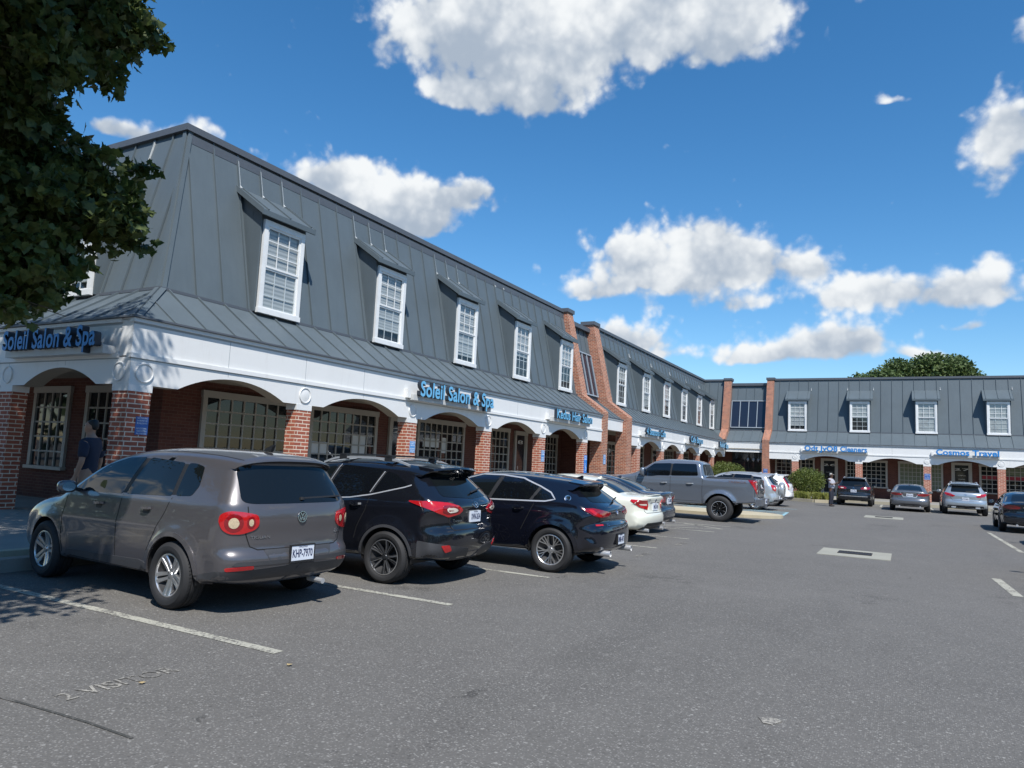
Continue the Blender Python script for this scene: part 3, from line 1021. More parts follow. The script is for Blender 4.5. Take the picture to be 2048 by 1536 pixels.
def set_blinds():
    zt, zl = DORM['p'][2]
    full = 6.75 - 4.80
    for o in bpy.data.objects:
        if 'blind_drop' in o.keys():
            for ch in o.children:
                if ch.name.startswith('blind'):
                    f = o['blind_drop']
                    length = zt - zl
                    s = max(f * full / length, 0.02)
                    m = ch.matrix_local.copy()
                    t = m.translation
                    # the blind hangs from its top edge
                    top_local = t.z + length
                    ch.matrix_local = Matrix.Translation((t.x, t.y, top_local - length * s)) @ Matrix.Diagonal((1, 1, s, 1))
            del o['blind_drop']


def fin(bld, F, u0, u1, cap=True, base_d=-0.55, zb=0.1):
    prof = [(0.03, zb), (0.03, 3.92), (-0.02, 4.0), (-1.03, 4.72), (-1.93, 8.6), (-2.5, 8.6), (-2.5, 7.5), (-1.55, 4.5), (base_d, 3.55), (base_d, zb)]
    b = MB()
    b.prism(prof, lambda p, a: (p[0], a, p[1]), u0, u1)
    o = b.build("brick_pier", M_BRICK_FIN, bld, F)
    b = MB()
    b.box(-2.62, -1.86, u0 - 0.06, u1 + 0.06, 8.605, 8.78)
    b.build("pier_cap", M_TRIM, o, F)
    return o


def sealant(bld, F, us, z0=7.72, z1=8.52):
    b = MB()
    n2 = Vector((Z_TOP - Z_SK1, 0, D_TOP - D_SK)).normalized()
    for u, zl in us:
        b.bar((dm(zl), u + 0.02, zl), (dm(z1), u + 0.02, z1), 0.022, 0.03, n2)
        b.bar((dm(zl) + 0.06, u + 0.02, zl - 0.06), (dm(zl), u + 0.02, zl), 0.04, 0.04, n2)
    b.build("sealant_streaks", M_SEAL, bld, F)


# ---- left wing, near part
bA = empty("shop_building", (-13.0, 18.0, 0), 0, "nearest brick shop building, grey metal mansard with five dormers above the salon arcade", "building", "brick shop buildings round the car park")
roof_panels(bA, FA, 7.65, 29.98, 1, 0, 11.84)
roof_panels(bA, FE, -26.0, -11.9, 0, 1, -15.87, mitre=True)
hip_cap(bA, -11.9, 7.65)
colsA = [11.84, 15.9, 20.0, 24.05, 28.12]
arcade(bA, FA, 7.65, 29.97, [(7.65, 8.0, 'flat'), (8.0, 11.84, 'arch'), (11.84, 15.9, 'arch'), (15.9, 20.0, 'arch'), (20.0, 24.05, 'arch'), (24.05, 28.12, 'arch'), (28.12, 29.97, 'flat')], corner_l=1.0, joints=(9.72, 11.83, 13.83, 17.9, 22.0, 26.1, 28.2))
arcade(bA, FE, -26.0, -12.25, [(-26.0, -23.37, 'arch'), (-23.37, -19.62, 'arch'), (-19.62, -15.87, 'arch'), (-15.87, -12.25, 'arch')], joints=(-13.9, -15.87, -17.7))
for u in colsA:
    column(bA, FA, u)
    medallion(bA, FA, u)
column(bA, FA, 7.874, -0.44, 0.44)
medallion(bA, FA, 7.92)
for u in (-15.87, -19.62, -23.37):
    column(bA, FE, u)
    medallion(bA, FE, u)
medallion(bA, FE, -12.2)
for i, u in enumerate((11.93, 16.08, 20.22, 24.3, 28.42)):
    dormer(bA, FA, u, (1.0, 0.85, 0.9, 0.6, 0.45)[i])
for u in (-16.0, -20.1):
    dormer(bA, FE, u, 0.9)
sealant(bA, FA, [(11.84 - 0.683, 7.74), (11.84, 7.74), (11.84 + 0.683, 7.74), (15.94 - 0.683, 7.74), (15.94, 7.74), (15.94 + 0.683, 7.74), (20.04 - 0.683, 7.74), (20.04, 7.74), (20.04 + 0.683, 7.74), (24.14 - 0.683, 8.3), (24.14, 8.35)])
sealant(bA, FE, [(-15.87 + 0.683, 7.74)])
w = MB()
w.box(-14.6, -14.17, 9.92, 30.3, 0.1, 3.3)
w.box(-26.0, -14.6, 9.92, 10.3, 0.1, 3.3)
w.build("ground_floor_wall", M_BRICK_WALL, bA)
w = MB()
w.box(-14.3, -12.2, 7.9, 30.0, 3.04, 3.10)
w.box(-26.0, -14.3, 7.9, 10.0, 3.04, 3.10)
w.build("walkway_ceiling", M_SOFFIT, bA)
w = MB()
w.box(-26.0, -14.0, 9.85, 30.0, 8.3, 8.5)
w.box(-26.0, -25.7, 9.85, 30.0, 0.1, 8.3)
w.build("roof_deck", M_TRIM, bA)
WAz0, WAz1 = 0.90, 2.68
NOTE = [(0.55, 0.9, 0.32, 0.5, M_PAPER)]
shop_window(bA, FA, D_WALL_A, 10.9, 14.0, WAz0, WAz1, 8, 6)
shop_window(bA, FA, D_WALL_A, 14.3, 17.15, WAz0, WAz1, 8, 6, curtain=[(0.02, 0.26, 0.34, 0.52, M_PAPER), (0.63, 0.86, 0.30, 0.66, M_PAPER), (0.5, 0.62, 0.15, 0.3, M_CURTAIN)])
shop_door(bA, FA, D_WALL_A, 17.72, 18.95, 2.62, "21", extra=[(-0.8, 0.05, "OPEN MON-SAT"), (-0.95, 0.05, "WALK INS WELCOME"), (-1.1, 0.05, "HAIR NAILS SPA")])
shop_window(bA, FA, D_WALL_A, 19.2, 22.1, WAz0, WAz1, 8, 6, curtain=[(0.1, 0.45, 0.55, 0.72, M_PAPER), (0.5, 0.62, 0.45, 0.75, M_PAPER)])
shop_window(bA, FA, D_WALL_A, 23.0, 25.5, WAz0, WAz1, 7, 6)
shop_door(bA, FA, D_WALL_A, 25.95, 27.05, 2.62, "8")
shop_window(bA, FA, D_WALL_A, 28.0, 30.1, WAz0 - 0.3, WAz1, 6, 7)
shop_window(bA, FE, -2.27, -19.1, -17.55, WAz0, WAz1, 4, 5)
shop_window(bA, FE, -2.27, -16.9, -14.65, WAz0, WAz1, 6, 5)
shop_window(bA, FE, -2.27, -23.0, -20.0, WAz0, WAz1, 7, 5)

# ---- left wing, far part with the stair bay between its two brick piers
bB = empty("shop_building", (-13.0, 43.0, 0), 0, "far half of the left brick shop row, six dormers beyond the paired brick piers", "building", "brick shop buildings round the car park")
fin(bB, FA, 29.97, 30.62)
fin(bB, FA, 33.2, 33.9)
roof_panels(bB, FA, 30.62, 33.2, 0, 0, 30.9, 0.62, ztop=8.28, inset=0.22, glass=(30.5, 33.3, 4.9, 7.0))
b = MB()
b.box(-0.5, -0.2, 30.62, 33.2, 3.2, 3.72)
b.box(-0.5, -0.28, 30.62, 33.2, 3.72, 3.80)
b.box(-0.5, -0.17, 30.62, 33.2, 3.70, 3.755)
b.build("stair_bay_fascia", M_WHITE, bB, FA)


def sloped_glazing(bld, F, ua, ub, n, z0=4.9, z1=6.98, inset=0.22):
    i = inset
    b = MB()
    b.add([(dm(z0) - i + 0.02, ua, z0), (dm(z0) - i + 0.02, ub, z0), (dm(z1) - i + 0.02, ub, z1), (dm(z1) - i + 0.02, ua, z1)])
    g_ = b.build("stair_glazing", M_STAIRGLASS, bld, F, recalc=False)
    b = MB()
    n2 = Vector((Z_TOP - Z_SK1, 0, D_TOP - D_SK)).normalized()
    for k in range(n + 1):
        u = ua + (ub - ua) * k / n
        b.bar((dm(z0) - i + 0.02, u, z0), (dm(z1) - i + 0.02, u, z1), 0.05, 0.05, n2)
    for z in (z0, z1):
        b.bar((dm(z) - i + 0.02, ua, z), (dm(z) - i + 0.02, ub, z), 0.06, 0.055, n2)
    b.build("glazing_bars", mat("glazing_bar_grey", (0.27, 0.31, 0.35), 0.5), g_, F)


sloped_glazing(bB, FA, 30.75, 33.1, 4)
roof_panels(bB, FA, 33.9, YC, 0, -1, 35.14)
colsB = [35.10, 39.24, 43.25, 47.25, 51.3]
arcade(bB, FA, 33.9, YC, [(33.9, 35.1, 'flat'), (35.1, 39.24, 'arch'), (39.24, 43.25, 'arch'), (43.25, 47.25, 'arch'), (47.25, 51.3, 'arch'), (51.3, YC - 0.02, 'arch')], joints=(37.2, 41.2, 45.2, 49.3))
for u in colsB:
    column(bB, FA, u)
    medallion(bB, FA, u)
for i, u in enumerate((35.5, 39.62, 43.66, 47.7, 51.74, 55.6)):
    dormer(bB, FA, u, (0.4, 0.9, 0.7, 0.4, 0.35, 0.3)[i])
sealant(bB, FA, [(39.62 - 0.8, 7.8), (43.66 - 0.8, 7.8), (47.7 - 0.8, 7.8), (51.74 - 0.8, 7.8), (55.6 - 0.8, 7.8)], z1=7.98)
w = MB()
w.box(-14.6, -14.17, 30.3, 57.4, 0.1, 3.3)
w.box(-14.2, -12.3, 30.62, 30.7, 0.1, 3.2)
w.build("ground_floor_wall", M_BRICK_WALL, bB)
w = MB()
w.box(-14.3, -12.2, 30.62, 57.0, 3.205, 3.26)
w.build("walkway_ceiling", M_SOFFIT, bB)
w = MB()
w.box(-26.0, -14.0, 30.0, 70.0, 8.2, 8.4)
w.build("roof_deck", M_TRIM, bB)
shop_door(bB, FA, D_WALL_A, 37.0 - 4.9, 38.2 - 4.9, 2.62)
shop_window(bB, FA, D_WALL_A, 35.6, 38.6, WAz0, WAz1, 6, 6)
shop_window(bB, FA, D_WALL_A, 39.6, 42.6, WAz0, WAz1, 6, 6)
shop_door(bB, FA, D_WALL_A, 44.2, 45.6, 2.62, "24")
shop_window(bB, FA, D_WALL_A, 46.4, 49.0, WAz0, WAz1, 6, 6)
shop_window(bB, FA, D_WALL_A, 50.0, 53.0, WAz0, WAz1, 6, 6)

# ---- right wing facing the camera, with the corner stair bay
bC = empty("shop_building", (3.0, 57.0, 0), 0, "brick shop building across the end of the car park with cleaners and travel shops", "building", "brick shop buildings round the car park")
roof_panels(bC, FC, -11.9, -11.88, -1, 0, -12.9)
fin(bC, FC, -12.42, -11.9, zb=3.9, base_d=-0.6)
fin(bC, FC, -9.22, -8.72)
roof_panels(bC, FC, -11.88, -9.22, 0, 0, -11.4, 0.62, ztop=8.2, inset=0.22, glass=(-12, -9, 4.9, 7.0))
sloped_glazing(bC, FC, -11.82, -9.27, 4)
roof_panels(bC, FC, -8.72, 21.0, 0, 0, -6.95)
b = MB()
b.box(-0.5, -0.2, -11.88, -9.22, 3.0, 3.72)
b.box(-0.5, -0.28, -11.88, -9.22, 3.72, 3.80)
b.box(-0.5, -0.17, -11.88, -9.22, 3.70, 3.755)
b.build("stair_bay_fascia", M_WHITE, bC, FC)
colsC = [-6.95, -2.83, 1.25, 5.33, 9.42, 13.5, 17.6]
arcade(bC, FC, -8.72, 21.0, [(-8.72, -6.95, 'flat')] + [(a_, b_, 'arch') for a_, b_ in zip(colsC[:-1], colsC[1:])] + [(17.6, 21.0, 'flat')], joints=(-4.9, -0.8, 3.3, 7.4))
for u in colsC:
    column(bC, FC, u)
    medallion(bC, FC, u)
for i, u in enumerate((-6.95, -2.82, 1.27, 5.35, 9.45, 13.55, 17.65)):
    dormer(bC, FC, u, (0.86, 0.5, 0.98, 1.0, 0.6, 0.6, 0.6)[i])
sealant(bC, FC, [(-6.95 + 0.84, 7.8), (-2.82 + 0.84, 7.8), (-2.82 - 0.84, 7.8), (1.27 + 0.84, 7.8), (5.35 + 0.84, 7.8)], z1=7.95)
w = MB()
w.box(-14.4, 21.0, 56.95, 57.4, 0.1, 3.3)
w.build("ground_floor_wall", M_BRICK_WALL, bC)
w = MB()
w.box(-12.3, 21.0, 55.1, 57.0, 3.21, 3.27)
w.build("walkway_ceiling", M_SOFFIT, bC)
w = MB()
w.box(-14.0, 21.0, 57.1, 69.0, 8.2, 8.4)
w.box(20.8, 21.0, 57.1, 69.0, 0.1, 8.2)
w.build("roof_deck", M_TRIM, bC)
WZ0, WZ1 = 0.92, 2.62
w = MB()
w.box(-2.0, -1.93, -11.7, -9.3, 0.13, 3.0)
e_ = w.build("entrance_glass", M_DARKDOOR, bC, FC)
w = MB()
for u in (-11.7, -10.5, -9.3):
    w.box(-2.0, -1.88, u - 0.04, u + 0.04, 0.13, 3.0)
w.box(-2.0, -1.88, -11.7, -9.3, 2.3, 2.38)
w.build("entrance_frame", M_BLACK, e_, FC)
w = MB()
for u in (-10.35, -9.95, -9.6):
    w.lathe([(0.02, 2.75), (0.03, 2.72), (0.10, 2.62), (0.10, 2.56), (0.03, 2.45), (0.0, 2.43)], 12, 'z', c=(-0.7, u, -0.12))
    w.bar((-0.7, u, 2.6), (-0.7, u, 3.2), 0.012, 0.012, (1, 0, 0))
w.build("hanging_lamp", mat("grey_lamp_metal", (0.25, 0.26, 0.28), 0.5), bC, FC, smooth=True, angle=40)
DW = D_WALL_C
shop_window(bC, FC, DW, -8.6, -7.05, WZ0, WZ1, 4, 6)
shop_window(bC, FC, DW, -6.85, -5.85, WZ0, WZ1, 3, 6)
shop_door(bC, FC, DW, -5.43, -4.30, 2.62, "26", extra=[(-0.85, 0.05, "DRY CLEANING")])
shop_window(bC, FC, DW, -3.8, -2.95, WZ0, WZ1, 3, 6)
shop_window(bC, FC, DW, -2.85, -1.12, WZ0, WZ1, 5, 6)
shop_window(bC, FC, DW, -0.46, 1.25, WZ0, WZ1, 6, 6, curtain=[(0.0, 1.0, 0.0, 1.0, mat("pale_green_drape", (0.16, 0.18, 0.11), 0.9, vary=0.3, vscale=8))])
shop_window(bC, FC, DW, 1.45, 2.22, WZ0, WZ1, 3, 6, curtain=[(0.0, 1.0, 0.0, 1.0, mat("pale_green_drape", (0.16, 0.18, 0.11), 0.9))])
shop_door(bC, FC, DW, 2.70, 3.88, 2.66, "27", extra=[(-0.72, 0.06, "COSMOS"), (-0.98, 0.06, "TRAVEL")])
RED = mat("red_window_board", (0.28, 0.02, 0.03), 0.7)
shop_window(bC, FC, DW, 4.28, 5.40, WZ0, WZ1, 3, 6, curtain=[(0.05, 0.95, 0.52, 0.66, RED)])
shop_window(bC, FC, DW, 5.5, 8.2, WZ0, WZ1, 8, 6, curtain=[(0.05, 0.9, 0.52, 0.66, RED), (0.02, 0.6, 0.7, 0.98, mat("pale_green_drape", (0.16, 0.18, 0.11), 0.9))])
shop_window(bC, FC, DW, 9.6, 12.4, WZ0, WZ1, 8, 6)
set_blinds()

# ------------------------------------------------------------------ shop signs
M_LET = mat("blue_letter_face", (0.14, 0.42, 0.66), 0.35, spec=0.5)
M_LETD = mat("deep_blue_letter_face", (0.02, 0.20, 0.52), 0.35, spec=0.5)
M_LETS = mat("dark_letter_return", (0.02, 0.03, 0.045), 0.5)
M_RACE = mat("grey_raceway", (0.50, 0.51, 0.50), 0.5, vary=0.1)


def shop_sign(F, u0, u1, z0, h, body, label, face=None, weight=0.022, cat="shop sign"):
    root = empty("shop_sign", F @ Vector((0.1, (u0 + u1) / 2, z0)), 0, label, cat, "blue letter signs on the white fascias")
    V, T_ = text_mesh(body, u1 - u0, h, 0.13, weight, 1.04)
    b = MB()
    b.mesh([(0.22 + v[2], u0 + v[0], z0 + v[1]) for v in V], T_)
    for i, f in enumerate(b.f):
        p = [Vector(b.v[k]) for k in f[:3]]
        n = (p[1] - p[0]).cross(p[2] - p[0])
        zs = [b.v[k][0] for k in f]
        b.mi[i] = 0 if (max(zs) - min(zs) < 1e-5 and zs[0] > 0.3) else 1
    b.build("lettering", [face or M_LET, M_LETS], root, F, recalc=False)
    b = MB()
    b.box(-0.012, 0.219, u0 - 0.12, u1 + 0.04, z0 - 0.13, z0 + 0.02)
    b.build("raceway", M_RACE, root, F)
    b = MB()
    b.box(-0.012, 0.12, u0 - 0.26, u0 - 0.125, z0 - 0.08, z0 + 0.16)
    b.build("junction_box", M_WHITE, root, F)
    return root


shop_sign(FA, 15.75, 19.72, 3.20, 0.40, "Soleil Salon & Spa", "pale blue salon and spa letter sign on the long white fascia above parked cars")
shop_sign(FE, -15.5, -12.45, 3.24, 0.36, "Soleil Salon & Spa", "salon and spa letter sign on the shaded end fascia under the tree", M_LETD)
shop_sign(FA, 24.5, 28.0, 3.25, 0.34, "Kedus Hair Salon", "blue hair salon letter sign left of the brick piers")
shop_sign(FA, 35.3, 38.6, 3.22, 0.34, "4 Seasons Cafe", "blue cafe letter sign right of the paired brick piers")
shop_sign(FA, 43.9, 46.9, 3.22, 0.36, "Cafe Bayou", "small blue letter sign on far left wing above the pickup truck", weight=0.028)
shop_sign(FA, 51.8, 54.6, 3.22, 0.36, "Relief Spa", "last blue letter sign on the left wing, at the inner corner", weight=0.028)
shop_sign(FC, -6.3, -4.15, 3.25, 0.34, "Odt JvO8", "oddly broken blue word of the cleaners sign, left half above door", M_LETD, 0.034)
shop_sign(FC, -3.98, -2.3, 3.25, 0.34, "Cleaners", "blue cleaners sign word beside the broken word", M_LETD, 0.036)
shop_sign(FC, 1.75, 5.2, 3.25, 0.34, "Cosmos Travel", "blue travel shop letter sign on the right wing fascia", M_LETD, 0.036)

# small notices on columns
M_NOTICE = mat("blue_notice_enamel", (0.03, 0.11, 0.36), 0.4, vary=0.15)
M_NOTICE2 = mat("sun_tinted_notice_blue", (0.10, 0.27, 0.55), 0.4, vary=0.15)  # paler copy of the notice blue, sunlight put into its colour


def notice(F, u, z, w_, h_, lines, label, m=None, d=0.012, cat="notice"):
    b = MB()
    b.box(d - 0.008, d, u - w_ / 2, u + w_ / 2, z - h_ / 2, z + h_ / 2)
    o = b.build("notice_plate", m or M_NOTICE, None, F)
    tag(o, label, cat, "small blue notices on the columns")
    t = MB()
    n = len(lines)
    for i, s in enumerate(lines):
        if not s:
            continue
        V, T_ = text_mesh(s, w_ * 0.8, h_ / n * 0.62, 0.002)
        t.mesh([(d + 0.0005 + v[2], u - w_ * 0.4 + v[0], z + h_ / 2 - h_ * (i + 0.85) / n + v[1]) for v in V], T_)
    t.build("notice_lettering", mat("notice_white", (0.62, 0.68, 0.75), 0.5), o, F)
    return o


LINES = ["NO PARKING", "IN FRONT OF", "BUILDING", "", "NO LOITERING", "TRESPASSING", "PROHIBITED"]
notice(FA, 7.97, 1.86, 0.24, 0.32, LINES, "blue lettered notice on the corner brick column behind grey car")
notice(FA, 15.98, 1.80, 0.24, 0.32, LINES, "blue notice on brick column below the long salon sign", M_NOTICE2)
notice(FA, 24.1, 1.78, 0.26, 0.42, LINES, "blue notice on brick column right of the glazed door", M_NOTICE2)
notice(FA, 30.3, 1.8, 0.28, 0.42, LINES, "pale blue notice on the first tall brick pier", M_NOTICE2, d=0.045)
notice(FC, -8.97, 1.62, 0.3, 0.42, LINES, "blue notice on the tall brick pier beside the corner entrance", d=0.045)
notice(FC, 1.25, 1.78, 0.34, 0.40, LINES, "blue notice on brick column behind the grey sedan")
# accessible parking sign: plate with a wheelchair figure
hs = notice(FA, 28.2, 1.55, 0.30, 0.75, ["RESERVED", "PARKING", "", "", "", "", ""], "tall blue accessible parking sign on brick column before the piers", mat("bright_sign_blue", (0.03, 0.20, 0.62), 0.4))
b = MB()
for k in range(16):
    t0, t1 = (-2.6 + 3.6 * k / 16), (-2.6 + 3.6 * (k + 1) / 16)
    b.bar((0.014, 28.2 + 0.075 * math.cos(t0), 1.36 + 0.075 * math.sin(t0)), (0.014, 28.2 + 0.075 * math.cos(t1), 1.36 + 0.075 * math.sin(t1)), 0.02, 0.003, (1, 0, 0))
for p, q in (((28.17, 1.52), (28.18, 1.40)), ((28.18, 1.40), (28.25, 1.40)), ((28.25, 1.40), (28.28, 1.31)), ((28.175, 1.47), (28.24, 1.47))):
    b.bar((0.0142, p[0], p[1]), (0.0142, q[0], q[1]), 0.024, 0.003, (1, 0, 0))
b.box(0.0135, 0.0165, 28.145, 28.195, 1.54, 1.585)
b.build("wheelchair_symbol", mat("notice_white", (0.62, 0.68, 0.75), 0.5), hs, FA)
# ------------------------------------------------------------------ vehicles
def paint(name, color, metal=0.35, rough=0.28, coat=1.0, flake=0.05):
    return mat(name, color, rough, metal, 0.5, coat, vary=flake, vscale=1.5)


M_CARGLASS = mat("car_glass", (0.006, 0.008, 0.009), 0.015, spec=0.5, ior=1.5)
M_TINT = mat("privacy_glass", (0.004, 0.005, 0.007), 0.02, spec=0.7, ior=1.5)
M_RUBBER = mat("tyre_rubber", (0.018, 0.018, 0.019), 0.75, vary=0.25, vscale=9)
M_PLASTIC = mat("unpainted_bumper_plastic", (0.045, 0.046, 0.05), 0.55, vary=0.08)
M_GAP = mat("panel_gap", (0.004, 0.004, 0.004), 0.9)
M_CHROME = mat("chrome_trim", (0.78, 0.79, 0.80), 0.12, 1.0)
M_SATIN = mat("satin_silver_trim", (0.55, 0.56, 0.57), 0.35, 0.55)
M_ALLOY = mat("silver_alloy", (0.62, 0.62, 0.62), 0.3, 0.9)
M_DARKALLOY = mat("dark_alloy", (0.06, 0.063, 0.068), 0.35, 0.7)
M_BLACKALLOY = mat("black_alloy", (0.012, 0.012, 0.013), 0.22, 0.3, coat=0.5)
M_RED = mat("red_lens", (0.42, 0.008, 0.010), 0.08, spec=0.6, coat=1.0, vary=0.25, vscale=30)
M_DEEPRED = mat("deep_red_lens", (0.20, 0.004, 0.008), 0.08, spec=0.6, coat=1.0, vary=0.3, vscale=30)
M_LENS = mat("clear_lens", (0.72, 0.66, 0.56), 0.12, spec=0.6, coat=1.0, vary=0.2, vscale=60)
M_AMBER = mat("amber_lens", (0.55, 0.14, 0.01), 0.1, coat=1.0)
M_PLATE = mat("plate_white", (0.62, 0.66, 0.72), 0.45, vary=0.08)
M_PLATETXT = mat("plate_ink", (0.015, 0.025, 0.08), 0.6)
M_BADGE = mat("badge_metal", (0.68, 0.69, 0.71), 0.2, 1.0)


def fillet(pts, n):
    """closed outline from corner points (x, z[, radius]) with rounded corners, resampled to n points"""
    out = []
    m = len(pts)
    for i in range(m):
        p0, p1, p2 = [Vector(pts[(i + k) % m][:2]) for k in (-1, 0, 1)]
        r_ = pts[i][2] if len(pts[i]) > 2 else 0.14
        a, b = p0 - p1, p2 - p1
        la, lb = a.length, b.length
        ra, rb = min(r_, la * 0.5), min(r_, lb * 0.5)
        t0, t1 = p1 + a / la * ra, p1 + b / lb * rb
        for t in np.linspace(0, 1, 8):
            out.append(t0 * (1 - t) ** 2 + p1 * 2 * t * (1 - t) + t1 * t * t)
    P = np.array([q[:] for q in out])
    P = np.vstack([P, P[:1]])
    seg = np.linalg.norm(np.diff(P, axis=0), axis=1)
    keep = np.concatenate([[True], seg > 1e-6])
    P = P[keep]
    s = np.concatenate([[0], np.cumsum(np.linalg.norm(np.diff(P, axis=0), axis=1))])
    t = np.linspace(0, s[-1], n + 1)[:-1]
    return np.stack([np.interp(t, s, P[:, 0]), np.interp(t, s, P[:, 1])], 1)


def circ_smooth(A, k, it=2):
    ker = np.ones(2 * k + 1) / (2 * k + 1)
    for _ in range(it):
        B = np.concatenate([A[-k:], A, A[:k]])
        A = np.stack([np.convolve(B[:, j], ker, 'valid') for j in range(A.shape[1])], 1)
    return A


def in_poly(P, Q):
    """points P inside polygon Q"""
    x, y = P[:, 0], P[:, 1]
    c = np.zeros(len(P), bool)
    j = len(Q) - 1
    for i in range(len(Q)):
        xi, yi, xj, yj = Q[i][0], Q[i][1], Q[j][0], Q[j][1]
        if yi != yj:
            c ^= ((yi > y) != (yj > y)) & (x < (xj - xi) * (y - yi) / (yj - yi) + xi)
        j = i
    return c


def sstep(x, a, b):
    t = np.clip((np.asarray(x, float) - a) / (b - a), 0, 1)
    return t * t * (3 - 2 * t)


def cdt_fill(loop, grid, holes=()):
    """triangulate the inside of a loop with extra interior points"""
    L = np.asarray(loop, float)
    lo, hi = L.min(0), L.max(0)
    gx, gy = np.meshgrid(np.arange(lo[0], hi[0], grid), np.arange(lo[1], hi[1], grid))
    G = np.stack([gx.ravel() + 0.37 * grid, gy.ravel() + 0.41 * grid], 1)
    G = G[in_poly(G, L)]
    if len(G):
        d = np.min(np.linalg.norm(G[:, None, :] - L[None, :, :], axis=2), 1) if len(G) * len(L) < 4e6 else np.full(len(G), 9.0)
        G = G[d > grid * 0.45]
    for (cx, cz, r_) in holes:
        G = G[np.abs(np.hypot(G[:, 0] - cx, G[:, 1] - cz) - r_) > grid * 0.4]
    V = [Vector(p) for p in L]
    E = [(i, (i + 1) % len(L)) for i in range(len(L))]
    for (cx, cz, r_) in holes:
        b = len(V)
        n = 56
        V += [Vector((cx + r_ * math.cos(2 * math.pi * k / n), cz + r_ * math.sin(2 * math.pi * k / n))) for k in range(n)]
        E += [(b + k, b + (k + 1) % n) for k in range(n)]
    V += [Vector(p) for p in G]
    v, e, f, *_ = geometry.delaunay_2d_cdt(V, E, [], 0, 1e-6)
    v = np.array([q[:] for q in v])
    f = np.array([t for t in f if len(t) == 3], int)
    c = v[f].mean(1)
    ok = in_poly(c, L)
    for (cx, cz, r_) in holes:
        ok &= np.hypot(c[:, 0] - cx, c[:, 1] - cz) > r_ * 0.999
    return v, f[ok]


